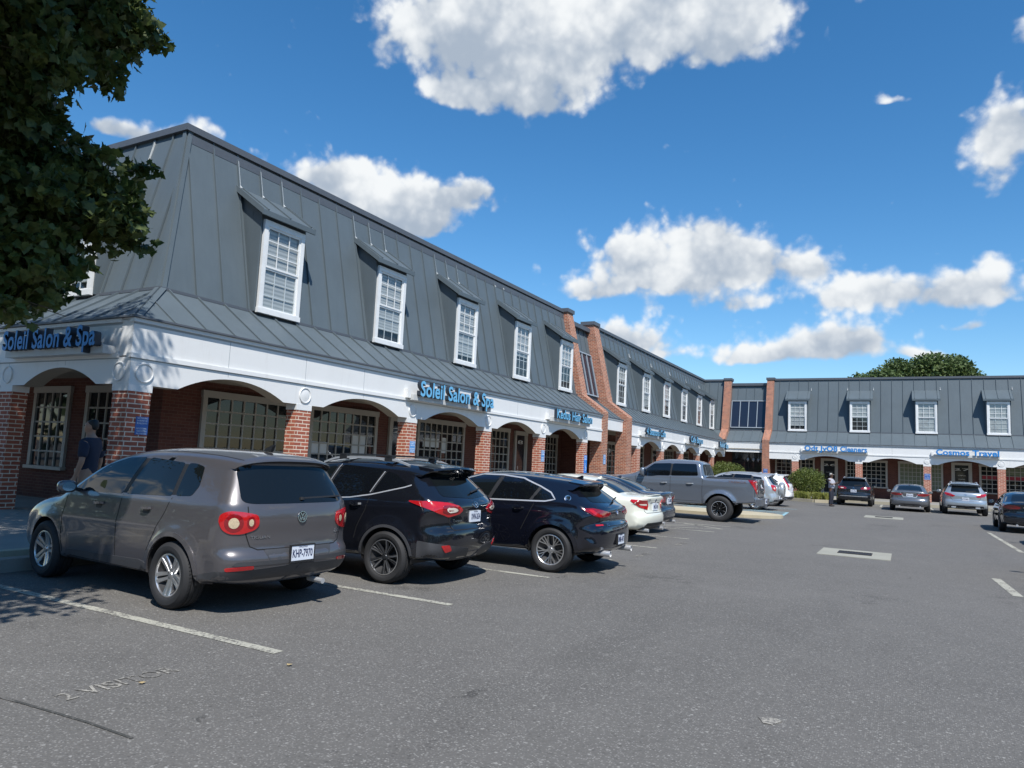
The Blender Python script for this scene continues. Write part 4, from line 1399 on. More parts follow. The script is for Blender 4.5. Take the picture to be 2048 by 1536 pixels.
class CarBody:
    def __init__(s, S):
        s.S = S
        s.root = empty(S.get('name', 'parked_car'), (0, 0, 0), 0, S['label'], S['cat'], S.get('group'))
        s.hw = S['W'] / 2
        s.make_body()

    # half width of the side at (x, z)
    def Y(s, x, z):
        S = s.S
        L, hw = S['L'], s.hw
        x, z = np.asarray(x, float), np.asarray(z, float)
        zb = S['belt'][0] + (S['belt'][1] - S['belt'][0]) * (1 - np.clip(x / L, 0, 1))
        px = 1 - S.get('taper_r', 0.05) * np.clip((S.get('xr', 1.3) - x) / 1.3, 0, 1) ** 2 - S.get('taper_f', 0.09) * np.clip((x - (L - 1.3)) / 1.3, 0, 1) ** 2
        zc, zs = S.get('zc', 0.72), 0.2
        low = 1 - S.get('tuck', 0.06) * np.clip((zc - z) / (zc - zs), 0, 1.2) ** 2
        mid = 1 - S.get('lean', 0.035) * np.clip((z - zc) / np.maximum(zb - zc, 0.05), 0, 1) ** 1.7
        y = hw * px * low * mid
        tumble = S.get('tumble', 0.42)
        over = np.clip(z - zb, 0, 9)
        y = y - S.get('shoulder', 0.018) * sstep(over, 0.0, 0.05) - tumble * over * (0.75 + 0.5 * np.clip(over / 0.55, 0, 1)) 
        y = y - S.get('gh_taper', 0.10) * np.clip((1.4 - x) / 1.4, 0, 1) * sstep(over, 0.0, 0.3)
        for (zl, amp, wdt, xa, xb) in S.get('creases', ()):
            zz = zl + (x - L / 2) * S.get('crease_slope', -0.02)
            y = y + amp * np.exp(-((z - zz) / wdt) ** 2) * sstep(x, xa, xa + 0.25) * (1 - sstep(x, xb - 0.25, xb))
        for xw in S['wheels']:
            r_ = np.hypot(x - xw, z - S['tr'])
            y = y + S.get('flare', 0.02) * (1 - sstep(r_, S['arch'] + 0.02, S['arch'] + S.get('flare_w', 0.16))) * (z < zb)
        return np.maximum(y, 0.05)

    def make_body(s):
        S = s.S
        N = S.get('N', 300)
        P = fillet(S['outline'], N)
        area = 0.5 * np.sum(P[:, 0] * np.roll(P[:, 1], -1) - np.roll(P[:, 0], -1) * P[:, 1])
        if area < 0:
            P = P[::-1]
        T = np.roll(P, -1, 0) - np.roll(P, 1, 0)
        T /= np.linalg.norm(T, axis=1)[:, None]
        nin = np.stack([-T[:, 1], T[:, 0]], 1)          # inward for a counter-clockwise loop
        k = max(2, int(0.19 / (np.sum(np.linalg.norm(np.diff(P, axis=0), axis=1)) / N)))
        ns = circ_smooth(nin, k, 2)
        ns /= np.linalg.norm(ns, axis=1)[:, None]
        ox, oz = -ns[:, 0], -ns[:, 1]
        zb = S['belt'][1]
        hi = sstep(P[:, 1], zb - 0.1, zb + 0.15)
        Drear = S.get('D_rear', 0.30) * (1 - hi) + S.get('D_rear_top', 0.2) * hi
        D = np.where(ox < 0, Drear, S.get('D_front', 0.36) * (1 - hi) + 0.22 * hi) * ox ** 2 + np.where(oz > 0, S.get('D_top', 0.13), S.get('D_bot', 0.09)) * oz ** 2
        D = circ_smooth(D[:, None], k, 2)[:, 0]
        p = S.get('p', 2.7)
        M = 11
        rings, ys = [], []
        for m_ in range(M):
            ph = math.pi / 2 * m_ / (M - 1)
            u = max(math.cos(ph), 0) ** (2 / p)
            fr = math.sin(ph) ** (2 / p)
            Q = P + ns * (D * (1 - u))[:, None]
            rings.append(Q)
            ys.append(s.Y(Q[:, 0], Q[:, 1]) * fr)
        wl = [(xw, S['tr'], S['arch']) for xw in S['wheels']]
        capv, capf = cdt_fill(rings[-1], 0.05, wl)
        capy = s.Y(capv[:, 0], capv[:, 1])
        verts, faces = [], []
        for sgn in (1, -1):
            base = len(verts)
            for Q, y in zip(rings, ys):
                verts += [(q[0], sgn * yy, q[1]) for q, yy in zip(Q, y)]
            for m_ in range(M - 1):
                for i in range(N):
                    j = (i + 1) % N
                    quad = [(base + m_ * N + i), (base + m_ * N + j), (base + (m_ + 1) * N + j), (base + (m_ + 1) * N + i)]
                    c = np.mean([(verts[q][0], verts[q][2]) for q in quad], 0)
                    ym = np.mean([abs(verts[q][1]) for q in quad])
                    if ym > 0.5 and any(math.hypot(c[0] - w_[0], c[1] - w_[1]) < w_[2] for w_ in wl):
                        continue
                    faces.append(tuple(quad if sgn < 0 else quad[::-1]))
            base = len(verts)
            verts += [(q[0], sgn * yy, q[1]) for q, yy in zip(capv, capy)]
            for t in capf:
                faces.append(tuple(int(base + q) for q in (t if sgn < 0 else t[::-1])))
        bm = bmesh.new()
        bv = [bm.verts.new(v) for v in verts]
        for f in faces:
            try:
                bm.faces.new([bv[i] for i in f])
            except ValueError:
                pass
        bmesh.ops.remove_doubles(bm, verts=bm.verts, dist=0.0015)
        bmesh.ops.recalc_face_normals(bm, faces=bm.faces)
        s.bvh = BVHTree.FromBMesh(bm)
        me = bpy.data.meshes.new('body')
        bm.to_mesh(me)
        bm.free()
        me.polygons.foreach_set('use_smooth', [True] * len(me.polygons))
        me.set_sharp_from_angle(angle=R(42))
        me.materials.append(S['paint'])
        o = bpy.data.objects.new('body', me)
        COL.objects.link(o)
        o.parent = s.root
        WM[o.name] = Matrix.Identity(4)
        s.body = o
        # dark wheel housings
        zbot = min(q[1] for q in S['outline']) + 0.03
        for xw in S['wheels']:
            for sgn in (1, -1):
                b = MB()
                r_ = S['arch'] + 0.002
                th = [t for t in np.linspace(-0.6, math.pi + 0.6, 40) if S['tr'] + r_ * math.sin(t) > zbot]
                a = [(xw + r_ * math.cos(t), S['tr'] + r_ * math.sin(t)) for t in th]
                yo = s.Y([q[0] for q in a], [q[1] for q in a]) - 0.012
                for i in range(len(a) - 1):
                    b.add([(a[i][0], sgn * yo[i], a[i][1]), (a[i + 1][0], sgn * yo[i + 1], a[i + 1][1]), (a[i + 1][0], sgn * 0.35, a[i + 1][1]), (a[i][0], sgn * 0.35, a[i][1])])
                b.add([(q[0], sgn * 0.35, q[1]) for q in a])
                b.build('wheel_housing', M_BLACK, s.root, recalc=False)

    # ---- patches that follow the bodywork
    def cast(s, mode, a, z, side=1):
        if mode == 'S':
            o, d = Vector((a, 3 * side, z)), Vector((0, -side, 0))
        elif mode == 'B':
            o, d = Vector((-2, a * side, z)), Vector((1, 0, 0))
        elif mode == 'F':
            o, d = Vector((s.S['L'] + 2, a * side, z)), Vector((-1, 0, 0))
        elif mode == 'T':
            o, d = Vector((a, z * side, 4)), Vector((0, 0, -1))
        else:                                            # corner: a = x + y
            o, d = Vector((a / 2 - 2, (a / 2 + 2) * side, z)), Vector((1, -side, 0)).normalized()
        loc, nrm, idx, dist = s.bvh.ray_cast(o, d)
        if loc is None:
            g_ = o + d * (2.8 if mode == 'C' else 2.2)
            loc, nrm, idx, dist = s.bvh.find_nearest(g_)
            # stay on the outline that was asked for
        if nrm.dot(d) > 0:
            nrm = -nrm
        return loc, nrm

    def patch(s, name, mode, loop, m, off=0.004, parent=None, side=1, grid=0.06, rim=0.008, label=None, round_=0.0):
        if round_:
            P_ = fillet([(p[0], p[1], round_) for p in loop], max(24, int(sum((Vector(loop[i]) - Vector(loop[i - 1])).length for i in range(len(loop))) / 0.025)))
            loop = [tuple(q) for q in P_]
        else:
            fine_ = []
            for p, q in zip(loop, loop[1:] + loop[:1]):
                n = max(1, int((Vector(q) - Vector(p)).length / grid))
                fine_ += [tuple(Vector(p).lerp(Vector(q), t / n)) for t in range(n)]
            loop = fine_
        v, f = cdt_fill(loop, grid)
        top, low = [], []
        for a, z in v:
            l, n = s.cast(mode, a, z, side)
            top.append(l + n * off)
            low.append(l + n * (off - rim))
        b = MB()
        b.mesh(top, [tuple(int(i) for i in t) for t in f])
        cnt = {}
        for t in f:
            for i in range(3):
                e = (int(t[i]), int(t[(i + 1) % 3]))
                key = (min(e), max(e))
                cnt[key] = None if key in cnt else e
        nb = len(b.v)
        b.v += [tuple(q) for q in low]
        for e in cnt.values():
            if e:
                b.f.append((e[0], e[1], nb + e[1], nb + e[0]))
                b.mi.append(0)
        o = b.build(name, m, parent or s.root, smooth=True, angle=35, center=True)
        if label:
            o['label'] = label
        return o

    def both(s, name, mode, loop, m, **kw):
        return [s.patch(name, mode, loop, m, side=sd, **kw) for sd in (1, -1)]

    def strip_into(s, b, mode, pts, w=0.011, off=0.0015, side=1, step=0.05, mi=0):
        q = []
        for p, r_ in zip(pts[:-1], pts[1:]):
            n = max(1, int((Vector(r_) - Vector(p)).length / step))
            q += [Vector(p).lerp(Vector(r_), t / n) for t in range(n)]
        q.append(Vector(pts[-1]))
        rows = []
        for i, p in enumerate(q):
            d = (q[min(i + 1, len(q) - 1)] - q[max(i - 1, 0)]).normalized()
            n2 = Vector((-d.y, d.x)) * w / 2
            r_ = []
            for sg in (-1, 1):
                l, n = s.cast(mode, p.x + n2.x * sg, p.y + n2.y * sg, side)
                r_.append(l + n * off)
            rows.append(r_)
        for r1, r2 in zip(rows[:-1], rows[1:]):
            b.add([r1[0], r1[1], r2[1], r2[0]], mi)

    def strips(s, name, lines, m, sides=(1, -1), w=0.011, off=0.0015, parent=None):
        for (mode, pts) in lines:
            for sd in (sides if mode in 'SC' else (1,)):
                b = MB()
                s.strip_into(b, mode, pts, w, off, sd)
                b.build(name, m, parent or s.body, recalc=False)

    def text(s, name, mode, a, z, body, width, height, m, off=0.004, depth=0.004, side=1, weight=0.0, parent=None, flip=False):
        """raised lettering; a is the left end as read by the viewer"""
        V, F = text_mesh(body, width, height, depth, weight, res=2)
        b = MB()
        pts = []
        for v in V:
            aa = a + (v[0] if mode == 'S' and side < 0 else -v[0])
            l, n = s.cast(mode, aa, z + v[1], side)
            pts.append(l + n * (off + v[2]))
        b.mesh(pts, F)
        return b.build(name, m, parent or s.root, recalc=False)

    def plate(s, y, z, body, w=0.31, h=0.155, frame=True, x=None, m=None, strip_text="VIRGINIA"):
        l, n = s.cast('B', y, z)
        x = (l.x if x is None else x) - 0.018
        b = MB()
        b.box(x - 0.004, x + 0.02, y - w / 2, y + w / 2, z - h / 2, z + h / 2)
        o = b.build('number_plate', m or M_PLATE, s.root)
        t = MB()
        V, F = text_mesh(body, w * 0.88, h * 0.52, 0.002, 0.014, res=2)
        t.mesh([(x - 0.0045 - v[2], y + w * 0.44 - v[0], z - h * 0.27 + v[1]) for v in V], F)
        if strip_text:
            V, F = text_mesh(strip_text, w * 0.4, h * 0.12, 0.001)
            t.mesh([(x - 0.0045 - v[2], y + w * 0.2 - v[0], z + h * 0.36 + v[1]) for v in V], F)
        t.build('plate_lettering', M_PLATETXT, o, recalc=False)
        if frame:
            f = MB()
            e = 0.012
            f.box(x - 0.009, x + 0.02, y - w / 2 - e, y + w / 2 + e, z - h / 2 - e * 1.6, z - h / 2)
            f.box(x - 0.009, x + 0.02, y - w / 2 - e, y + w / 2 + e, z + h / 2, z + h / 2 + e)
            f.box(x - 0.009, x + 0.02, y - w / 2 - e, y - w / 2, z - h / 2, z + h / 2)
            f.box(x - 0.009, x + 0.02, y + w / 2, y + w / 2 + e, z - h / 2, z + h / 2)
            f.build('plate_frame', M_BLACK, o)
        return o

    def emblem(s, y, z, r_=0.055, kind='ring', m=None):
        l, n = s.cast('B', y, z)
        zz = Vector((0, 0, 1))
        tn = n.cross(zz).normalized()
        vv = tn.cross(n).normalized()
        G = Matrix(((tn.x, vv.x, n.x, l.x + n.x * 0.004), (tn.y, vv.y, n.y, l.y + n.y * 0.004), (tn.z, vv.z, n.z, l.z + n.z * 0.004), (0, 0, 0, 1)))
        b = MB()
        if kind in ('ring', 'vw', 'roundel'):
            b.lathe([(r_ * 0.84, 0), (r_ * 0.86, 0.008), (r_, 0.008), (r_ * 1.03, 0)], 28, 'z')
        k = r_ * 0.8
        segs = []
        if kind == 'vw':
            segs = [((-0.45, 0.85), (0, 0.12)), ((0.45, 0.85), (0, 0.12)), ((-0.85, 0.45), (-0.42, -0.8)), ((-0.42, -0.8), (0, 0.0)), ((0, 0.0), (0.42, -0.8)), ((0.42, -0.8), (0.85, 0.45))]
        elif kind == 'h':
            segs = [((-0.75, 0.7), (-0.4, -0.7)), ((0.4, 0.7), (0.75, -0.7)), ((-0.5, -0.05), (0.5, 0.08))]
            b.lathe([(r_ * 1.0, 0), (r_ * 1.02, 0.006), (r_ * 1.12, 0.006), (r_ * 1.14, 0)], 28, 'z')
            b.v = [(p[0] * 1.15, p[1] * 0.78, p[2]) for p in b.v]
        elif kind == 'star':
            segs = [((0, 0), (0, 0.95)), ((0, 0), (-0.82, -0.5)), ((0, 0), (0.82, -0.5))]
            b.lathe([(r_ * 0.9, 0), (r_ * 0.92, 0.006), (r_, 0.006), (r_ * 1.02, 0)], 28, 'z')
        elif kind == 'oval':
            b.lathe([(r_ * 0.9, 0), (r_ * 0.92, 0.006), (r_, 0.006), (r_ * 1.02, 0)], 28, 'z')
            b.v = [(p[0] * 1.3, p[1] * 0.85, p[2]) for p in b.v]
            segs = [((-1.0, 0.35), (1.0, 0.35)), ((0, 0.8), (0, -0.7))]
        for p, q in segs:
            b.bar((p[0] * k, p[1] * k, 0.001), (q[0] * k, q[1] * k, 0.001), r_ * 0.17, 0.007, (0, 0, 1))
        o = b.build('emblem', m or M_BADGE, s.root, G, smooth=False)
        if kind in ('vw', 'roundel', 'star'):
            c = MB()
            n_ = 24
            for a0 in range(4 if kind == 'roundel' else 1):
                if kind == 'roundel':
                    arc = [(0, 0)] + [(r_ * 0.55 * math.cos(t), r_ * 0.55 * math.sin(t)) for t in np.linspace(a0 * math.pi / 2, (a0 + 1) * math.pi / 2, 8)]
                    c.add([(p[0], p[1], 0.0052) for p in arc], a0 % 2)
            if kind == 'roundel':
                c.add([(r_ * 0.85 * math.cos(2 * math.pi * k_ / n_), r_ * 0.85 * math.sin(2 * math.pi * k_ / n_), 0.003) for k_ in range(n_)], 2)
                c.build('emblem_disc', [mat("emblem_blue", (0.02, 0.12, 0.45), 0.3), M_PLATE, M_BLACK], o, G, recalc=False)
            else:
                c.add([(r_ * 0.85 * math.cos(2 * math.pi * k_ / n_), r_ * 0.85 * math.sin(2 * math.pi * k_ / n_), 0.0005) for k_ in range(n_)])
                c.build('emblem_disc', M_BLACK, o, G, recalc=False)
        return o

    def handles(s, spots, m=None, w=0.19):
        for (x, z) in spots:
            for sd in (1, -1):
                l, n = s.cast('S', x, z, sd)
                b = MB()
                for t in np.linspace(-0.5, 0.5, 7)[:-1]:
                    t2 = t + 1 / 6
                    p, q = [Vector((x + tt * w, l.y + sd * (0.032 * (1 - (2 * tt) ** 4) + 0.002), z + 0.012 - 0.01 * tt)) for tt in (t, t2)]
                    b.bar(p, q, 0.02, 0.026, (0, 0, 1))
                b.build('door_handle', m or s.S['paint'], s.root, smooth=True, angle=50)
                s.patch('handle_recess', 'S', [(x - 0.06, z - 0.035), (x + 0.07, z - 0.035), (x + 0.07, z + 0.03), (x - 0.06, z + 0.03)], M_BLACK, off=0.001, side=sd, parent=s.body, round_=0.03, rim=0.001)

    def mirrors(s, x, z, m=None, r_=(0.085, 0.105, 0.075)):
        for sd in (1, -1):
            l, n = s.cast('S', x, z - 0.05, sd)
            c = Vector((x - 0.01, l.y + sd * (0.03 + r_[1]), z + 0.03))
            b = MB()
            nu, nv = 10, 16
            vs = []
            for i in range(nu + 1):
                ph = math.pi * i / nu - math.pi / 2
                for k in range(nv):
                    th = 2 * math.pi * k / nv
                    e = lambda c_: math.copysign(abs(c_) ** 0.7, c_)
                    vx = e(math.sin(ph))
                    vs.append((c.x + r_[0] * vx * (1.0 if vx > 0 else 0.45), c.y + r_[1] * e(math.cos(ph)) * e(math.cos(th)), c.z + r_[2] * e(math.cos(ph)) * e(math.sin(th))))
            b.mesh(vs, [(i * nv + k, i * nv + (k + 1) % nv, (i + 1) * nv + (k + 1) % nv, (i + 1) * nv + k) for i in range(nu) for k in range(nv)])
            o = b.build('wing_mirror', m or s.S['paint'], s.root, smooth=True)
            f = MB()
            f.bar((x, l.y - sd * 0.02, z - 0.03), (x, c.y, z - 0.01), 0.07, 0.04, (0, 0, 1))
            f.build('mirror_arm', M_BLACK, o)
            g_ = MB()
            xx = c.x - r_[0] * 0.455
            g_.add([(xx, c.y + r_[1] * 0.72 * math.cos(t), c.z + r_[2] * 0.72 * math.sin(t)) for t in np.linspace(0, 2 * math.pi, 17)[:-1]])
            g_.build('mirror_glass', M_CHROME, o)

    def wheels(s, rim, rr, width=0.225, m=None, inset=0.015, spin=0.2, back=None):
        S = s.S
        tr = S['tr']
        for i, xw in enumerate(S['wheels']):
            for sd in (1, -1):
                yo = float(s.Y(xw, tr + S['arch'] * 0.9)) - inset
                if i == 0 and sd == 1:
                    w_ = make_wheel(s.root, tr, rr, width, rim, m or M_ALLOY, back)
                    s.w0 = w_
                    o = w_
                else:
                    o = copy_tree(s.w0, s.root)
                o.matrix_local = Matrix.Translation((xw, sd * yo, tr)) @ Matrix.Rotation(0 if sd > 0 else math.pi, 4, 'Z') @ Matrix.Rotation(spin + i * 0.5 + (0.3 if sd < 0 else 0), 4, 'Y')

    def place(s, x, y, rot, lift=0.0):
        s.root.matrix_local = Matrix.Translation((x, y, lift)) @ Matrix.Rotation(rot, 4, 'Z') @ Matrix.Scale(0.92, 4)
        return s.root


def make_wheel(root, R_, rr, width, spokes, m, back=None):
    """wheel about the y axis, outer face towards +y at y = 0"""
    I = Matrix.Identity(4)
    w = width
    b = MB()
    b.lathe([(0.03, -w * 0.45), (rr * 0.55, -w * 0.45), (rr * 0.93, -0.02), (rr * 0.94, -w * 0.95)], 36, 'y')
    hub = b.build('wheel', mat("dark_brake_backing", (0.015, 0.015, 0.016), 0.7), root, I, smooth=True, angle=40, center=False)  # dark brake backing and barrel behind the spokes
    b = MB()
    t = R_ - rr
    prof = [(rr * 0.97, -w * 0.08), (rr * 1.0, -0.012), (rr + t * 0.12, 0.002), (rr + t * 0.35, 0.012), (rr + t * 0.62, 0.010), (R_ - 0.030, -0.004), (R_ - 0.012, -0.018), (R_ - 0.002, -0.04)]
    gro = []
    for f in (0.28, 0.5, 0.72):
        y = -w * f
        gro += [(R_, y + 0.012), (R_ - 0.009, y + 0.008), (R_ - 0.009, y - 0.004), (R_, y - 0.008)]
    prof += gro + [(R_ - 0.002, -w + 0.04), (R_ - 0.012, -w + 0.018), (R_ - 0.03, -w + 0.004), (rr + t * 0.4, -w - 0.01), (rr, -w + 0.01)]
    b.lathe(prof, 64, 'y')
    # tread blocks: shallow cross sipes
    for k in range(60):
        a = 2 * math.pi * k / 60
        for (ya, yb) in ((-0.022, -0.055), (-w + 0.055, -w + 0.022)):
            c, s_ = math.cos(a), math.sin(a)
            p = [((R_ + 0.0015) * math.cos(a + da), yy, (R_ + 0.0015) * math.sin(a + da)) for (da, yy) in ((-0.012, ya), (0.012, ya), (0.012, yb), (-0.012, yb))]
            b.add(p)
    b.build('tyre', M_RUBBER, hub, I, smooth=True, angle=30, center=False)
    b = MB()
    b.lathe([(rr * 0.90, -0.05), (rr * 0.915, -0.014), (rr * 0.95, -0.006), (rr * 0.995, -0.008), (rr * 1.0, -0.03)], 56, 'y')
    n = spokes['n']
    for k in range(n):
        for (r0_, a0, r1_, a1, w0, w1) in spokes['bars']:
            base = 2 * math.pi * k / n
            th0, th1 = base + a0, base + a1
            secs = []
            pa = Vector((r0_ * math.cos(th0), r0_ * math.sin(th0))) * rr
            pb = Vector((r1_ * math.cos(th1), r1_ * math.sin(th1))) * rr
            dd = (pb - pa).normalized()
            for t_ in (0, 0.35, 0.7, 1.0):
                pc = pa.lerp(pb, t_)
                r_ = pc.length
                ww = (w0 + (w1 - w0) * t_) * rr
                y = -spokes.get('dish', 0.035) * (1 - ((r_ / rr) ** 2)) - 0.004
                secs.append([(pc.x - dd.y * ww * h, y + dy, pc.y + dd.x * ww * h) for (h, dy) in ((-0.5, -0.012), (-0.36, 0.0), (0.36, 0.0), (0.5, -0.012), (0.45, -0.05), (-0.45, -0.05))])
            bb = len(b.v)
            for q in secs:
                b.v += q
            for i in range(3):
                for j in range(6):
                    b.f.append((bb + i * 6 + j, bb + i * 6 + (j + 1) % 6, bb + (i + 1) * 6 + (j + 1) % 6, bb + (i + 1) * 6 + j))
                    b.mi.append(0)
    d = spokes.get('dish', 0.035)
    b.lathe([(0.0, -d + 0.008), (rr * 0.12, -d + 0.006), (rr * 0.15, -d - 0.004), (rr * 0.24, -d - 0.006), (rr * 0.27, -d - 0.05)], 28, 'y')
    b.build('rim', m, hub, I, smooth=True, angle=28, center=False)
    if spokes.get('face'):
        f = MB()
        for k in range(n):
            for (r0_, a0, r1_, a1, w0, w1) in spokes['face'][0]:
                th0, th1 = 2 * math.pi * k / n + a0, 2 * math.pi * k / n + a1
                pts = []
                for t_ in (0, 0.5, 1.0):
                    r_ = (r0_ + (r1_ - r0_) * t_) * rr
                    th = th0 + (th1 - th0) * t_
                    ww = (w0 + (w1 - w0) * t_) * rr
                    y = -d * (1 - ((r_ / rr) ** 2)) + 0.0
                    pts.append([(r_ * math.cos(th) - math.sin(th) * ww * h, y, r_ * math.sin(th) + math.cos(th) * ww * h) for h in (-0.5, 0.5)])
                for a_, b_ in zip(pts[:-1], pts[1:]):
                    f.add([a_[0], a_[1], b_[1], b_[0]])
        f.lathe([(rr * 0.94, -0.003), (rr * 0.985, -0.005)], 56, 'y')
        f.build('rim_facing', spokes['face'][1], hub, I, recalc=False, center=False)
    return hub


RIM_SPLIT5 = {'n': 5, 'dish': 0.04, 'bars': [(0.22, -0.50, 0.95, -0.165, 0.17, 0.22), (0.22, 0.50, 0.95, 0.165, 0.17, 0.22)]}
RIM_BLADE5 = {'n': 5, 'dish': 0.035, 'bars': [(0.18, -0.14, 0.95, -0.26, 0.13, 0.25), (0.18, 0.14, 0.95, 0.24, 0.13, 0.20)], 'face': ([(0.2, -0.2, 0.95, -0.30, 0.05, 0.10), (0.2, 0.08, 0.95, 0.11, 0.03, 0.035)], M_ALLOY)}
RIM_Y5 = {'n': 5, 'dish': 0.035, 'bars': [(0.14, -0.10, 0.95, -0.12, 0.085, 0.06), (0.14, 0.10, 0.95, 0.12, 0.085, 0.06), (0.45, -0.14, 0.95, -0.42, 0.07, 0.06), (0.45, 0.14, 0.95, 0.42, 0.07, 0.06)]}
RIM_10 = {'n': 10, 'dish': 0.03, 'bars': [(0.16, 0.0, 0.95, 0.0, 0.10, 0.10)]}
RIM_BLACK = {'n': 8, 'dish': 0.06, 'bars': [(0.18, -0.1, 0.95, -0.16, 0.09, 0.09), (0.18, 0.1, 0.95, 0.16, 0.09, 0.09)], 'face': ([(0.5, -0.15, 0.9, -0.19, 0.02, 0.03)], M_SATIN)}
CARS = "cars parked nose-in along the shop fronts"


def mirror_pts(p):
    return [(-a, z) for a, z in p][::-1]


def finish(c, S):
    """parts every car has: glass, gaps, plate, lights at the nose"""
    for loop, m in S.get('side_glass', ()):
        for o in c.both('window', 'S', loop, m, off=0.003, round_=S.get('glass_r', 0.035)):
            pass
    sg = [l_ for l_, m_ in S.get('side_glass', ())]
    for back, front in zip(sg[:-1], sg[1:]):          # black pillar covers between the panes

        def ends(lp_, far):
            zm = (min(q[1] for q in lp_) + max(q[1] for q in lp_)) / 2
            lo = [q for q in lp_ if q[1] < zm] or lp_
            hi = [q for q in lp_ if q[1] >= zm] or lp_
            f_ = max if far else min
            return f_(lo, key=lambda q: q[0]), f_(hi, key=lambda q: q[0])
        (a0, a1), (b0, b1) = ends(back, True), ends(front, False)
        if S.get('pillars', True):
            c.both('pillar_cover', 'S', [(a0[0] - 0.03, a0[1] + 0.012), (b0[0] + 0.03, b0[1] + 0.012), (b1[0] + 0.03, b1[1] - 0.012), (a1[0] - 0.03, a1[1] - 0.012)], M_BLACK, off=0.0018, rim=0.002)
    for loop, m in S.get('rear_glass', ()):
        c.patch('rear_window', 'B', loop, m, off=0.004, round_=0.06)
    if 'windscreen' in S:
        c.patch('windscreen', 'F', S['windscreen'], M_CARGLASS, off=0.003, round_=0.06)
    if 'gaps' in S:
        c.strips('panel_gap', S['gaps'], M_GAP)
    if 'headlight' in S:
        q, z0, z1 = S['headlight']
        for sd in (1, -1):
            c.patch('headlight', 'F', [(q[0], z0), (q[1], z0 + 0.03), (q[1], z1), (q[0], z1 - 0.02)], M_LENS, side=sd, round_=0.03)


# ---- grey compact suv, nearest
S = dict(name='parked_suv', label="brownish grey suv nearest the camera, half in the tree's shade", cat="suv", group=CARS,
         L=4.43, W=1.80, tr=0.345, arch=0.395, wheels=(0.955, 3.56), belt=(1.04, 1.12), tumble=0.36, shoulder=0.012, D_rear=0.34, D_rear_top=0.20, D_top=0.15,
         paint=paint("grey_brown_metallic_paint", (0.100, 0.094, 0.098), 0.4, 0.30), flare=0.028, flare_w=0.12, gh_taper=0.05, taper_r=0.06,
         creases=((0.80, 0.010, 0.05, 0.5, 4.1),), p=2.7,
         outline=[(0.55, 0.27, .1), (0.16, 0.29, .08), (0.05, 0.42, .05), (0.0, 0.50, .05), (0.0, 0.60, .04), (0.045, 0.66, .03), (0.055, 0.80, .1), (0.035, 0.98, .08), (0.075, 1.12, .05), (0.20, 1.34, .2), (0.31, 1.53, .05), (0.20, 1.575, .03), (0.30, 1.625, .06), (0.75, 1.665, .3), (1.45, 1.685, .5), (2.15, 1.655, .4), (2.72, 1.54, .3), (3.42, 1.09, .12), (3.95, 1.0, .3), (4.30, 0.86, .15), (4.41, 0.70, .1), (4.43, 0.45, .1), (4.28, 0.26, .1), (3.9, 0.23, .1)],
         side_glass=[([(1.06, 1.15), (0.80, 1.165), (0.75, 1.27), (0.82, 1.47), (0.98, 1.50), (1.10, 1.50)], M_CARGLASS),
                     ([(1.98, 1.115), (1.13, 1.145), (1.165, 1.50), (1.83, 1.535)], M_CARGLASS),
                     ([(3.12, 1.09), (2.05, 1.112), (1.93, 1.535), (2.28, 1.515), (2.62, 1.42)], M_CARGLASS)],
         rear_glass=[([(-0.69, 1.15), (-0.60, 1.125), (0.60, 1.125), (0.69, 1.15), (0.63, 1.46), (0.57, 1.515), (-0.57, 1.515), (-0.63, 1.46)], M_CARGLASS)],
         windscreen=[(-0.62, 1.12), (0.62, 1.12), (0.52, 1.50), (-0.52, 1.50)], headlight=((0.45, 0.75), 0.70, 0.86),
         gaps=[('S', [(2.02, 1.11), (2.04, 0.75), (2.02, 0.33)]), ('S', [(1.10, 1.13), (1.16, 0.98), (1.32, 0.72), (1.42, 0.55)]), ('S', [(3.18, 1.06), (3.22, 0.75), (3.14, 0.36)]), ('S', [(1.40, 0.33), (3.14, 0.33)]),
               ('B', [(0.635, 1.10), (0.645, 0.82), (0.60, 0.70), (0.52, 0.665), (-0.52, 0.665), (-0.60, 0.70), (-0.645, 0.82), (-0.635, 1.10)]),
               ('T', [(0.36, 0.555), (1.0, 0.56), (2.2, 0.55)]), ('T', [(0.36, -0.555), (1.0, -0.56), (2.2, -0.55)])])
c = CarBody(S)
finish(c, S)
for sd in (1, -1):
    tl = c.patch('taillight', 'C', [(0.60, 0.915), (0.66, 0.865), (0.82, 0.825), (0.98, 0.825), (1.08, 0.865), (1.14, 0.945), (1.12, 1.02), (1.0, 1.055), (0.82, 1.045), (0.62, 1.015)], M_RED, off=0.012, side=sd, grid=0.04, round_=0.05, rim=0.02)
    for (q, z, ra, rz) in ((0.93, 0.935, 0.125, 0.09), (0.71, 0.94, 0.055, 0.06)):
        c.patch('lamp_ring', 'C', [(q + ra * math.cos(t), z + rz * math.sin(t)) for t in np.linspace(0, 2 * math.pi, 21)[:-1]], M_DEEPRED, off=0.0145, side=sd, grid=0.04, parent=tl, rim=0.004)
        c.patch('lamp_lens', 'C', [(q + ra * 0.55 * math.cos(t), z + rz * 0.58 * math.sin(t)) for t in np.linspace(0, 2 * math.pi, 17)[:-1]], mat('smoky_lens', (0.50, 0.40, 0.26), 0.12, coat=1.0, vary=0.5, vscale=70), off=0.0175, side=sd, grid=0.04, parent=tl, rim=0.005)
    c.patch('reflector', 'C', [(0.62, 0.478), (0.99, 0.462), (1.0, 0.497), (0.62, 0.512)], M_RED, off=0.008, side=sd, grid=0.04, round_=0.01)
c.patch('bumper_step', 'B', [(-0.78, 0.515), (0.78, 0.515), (0.74, 0.555), (-0.74, 0.555)], M_PLASTIC, off=0.006, round_=0.02)
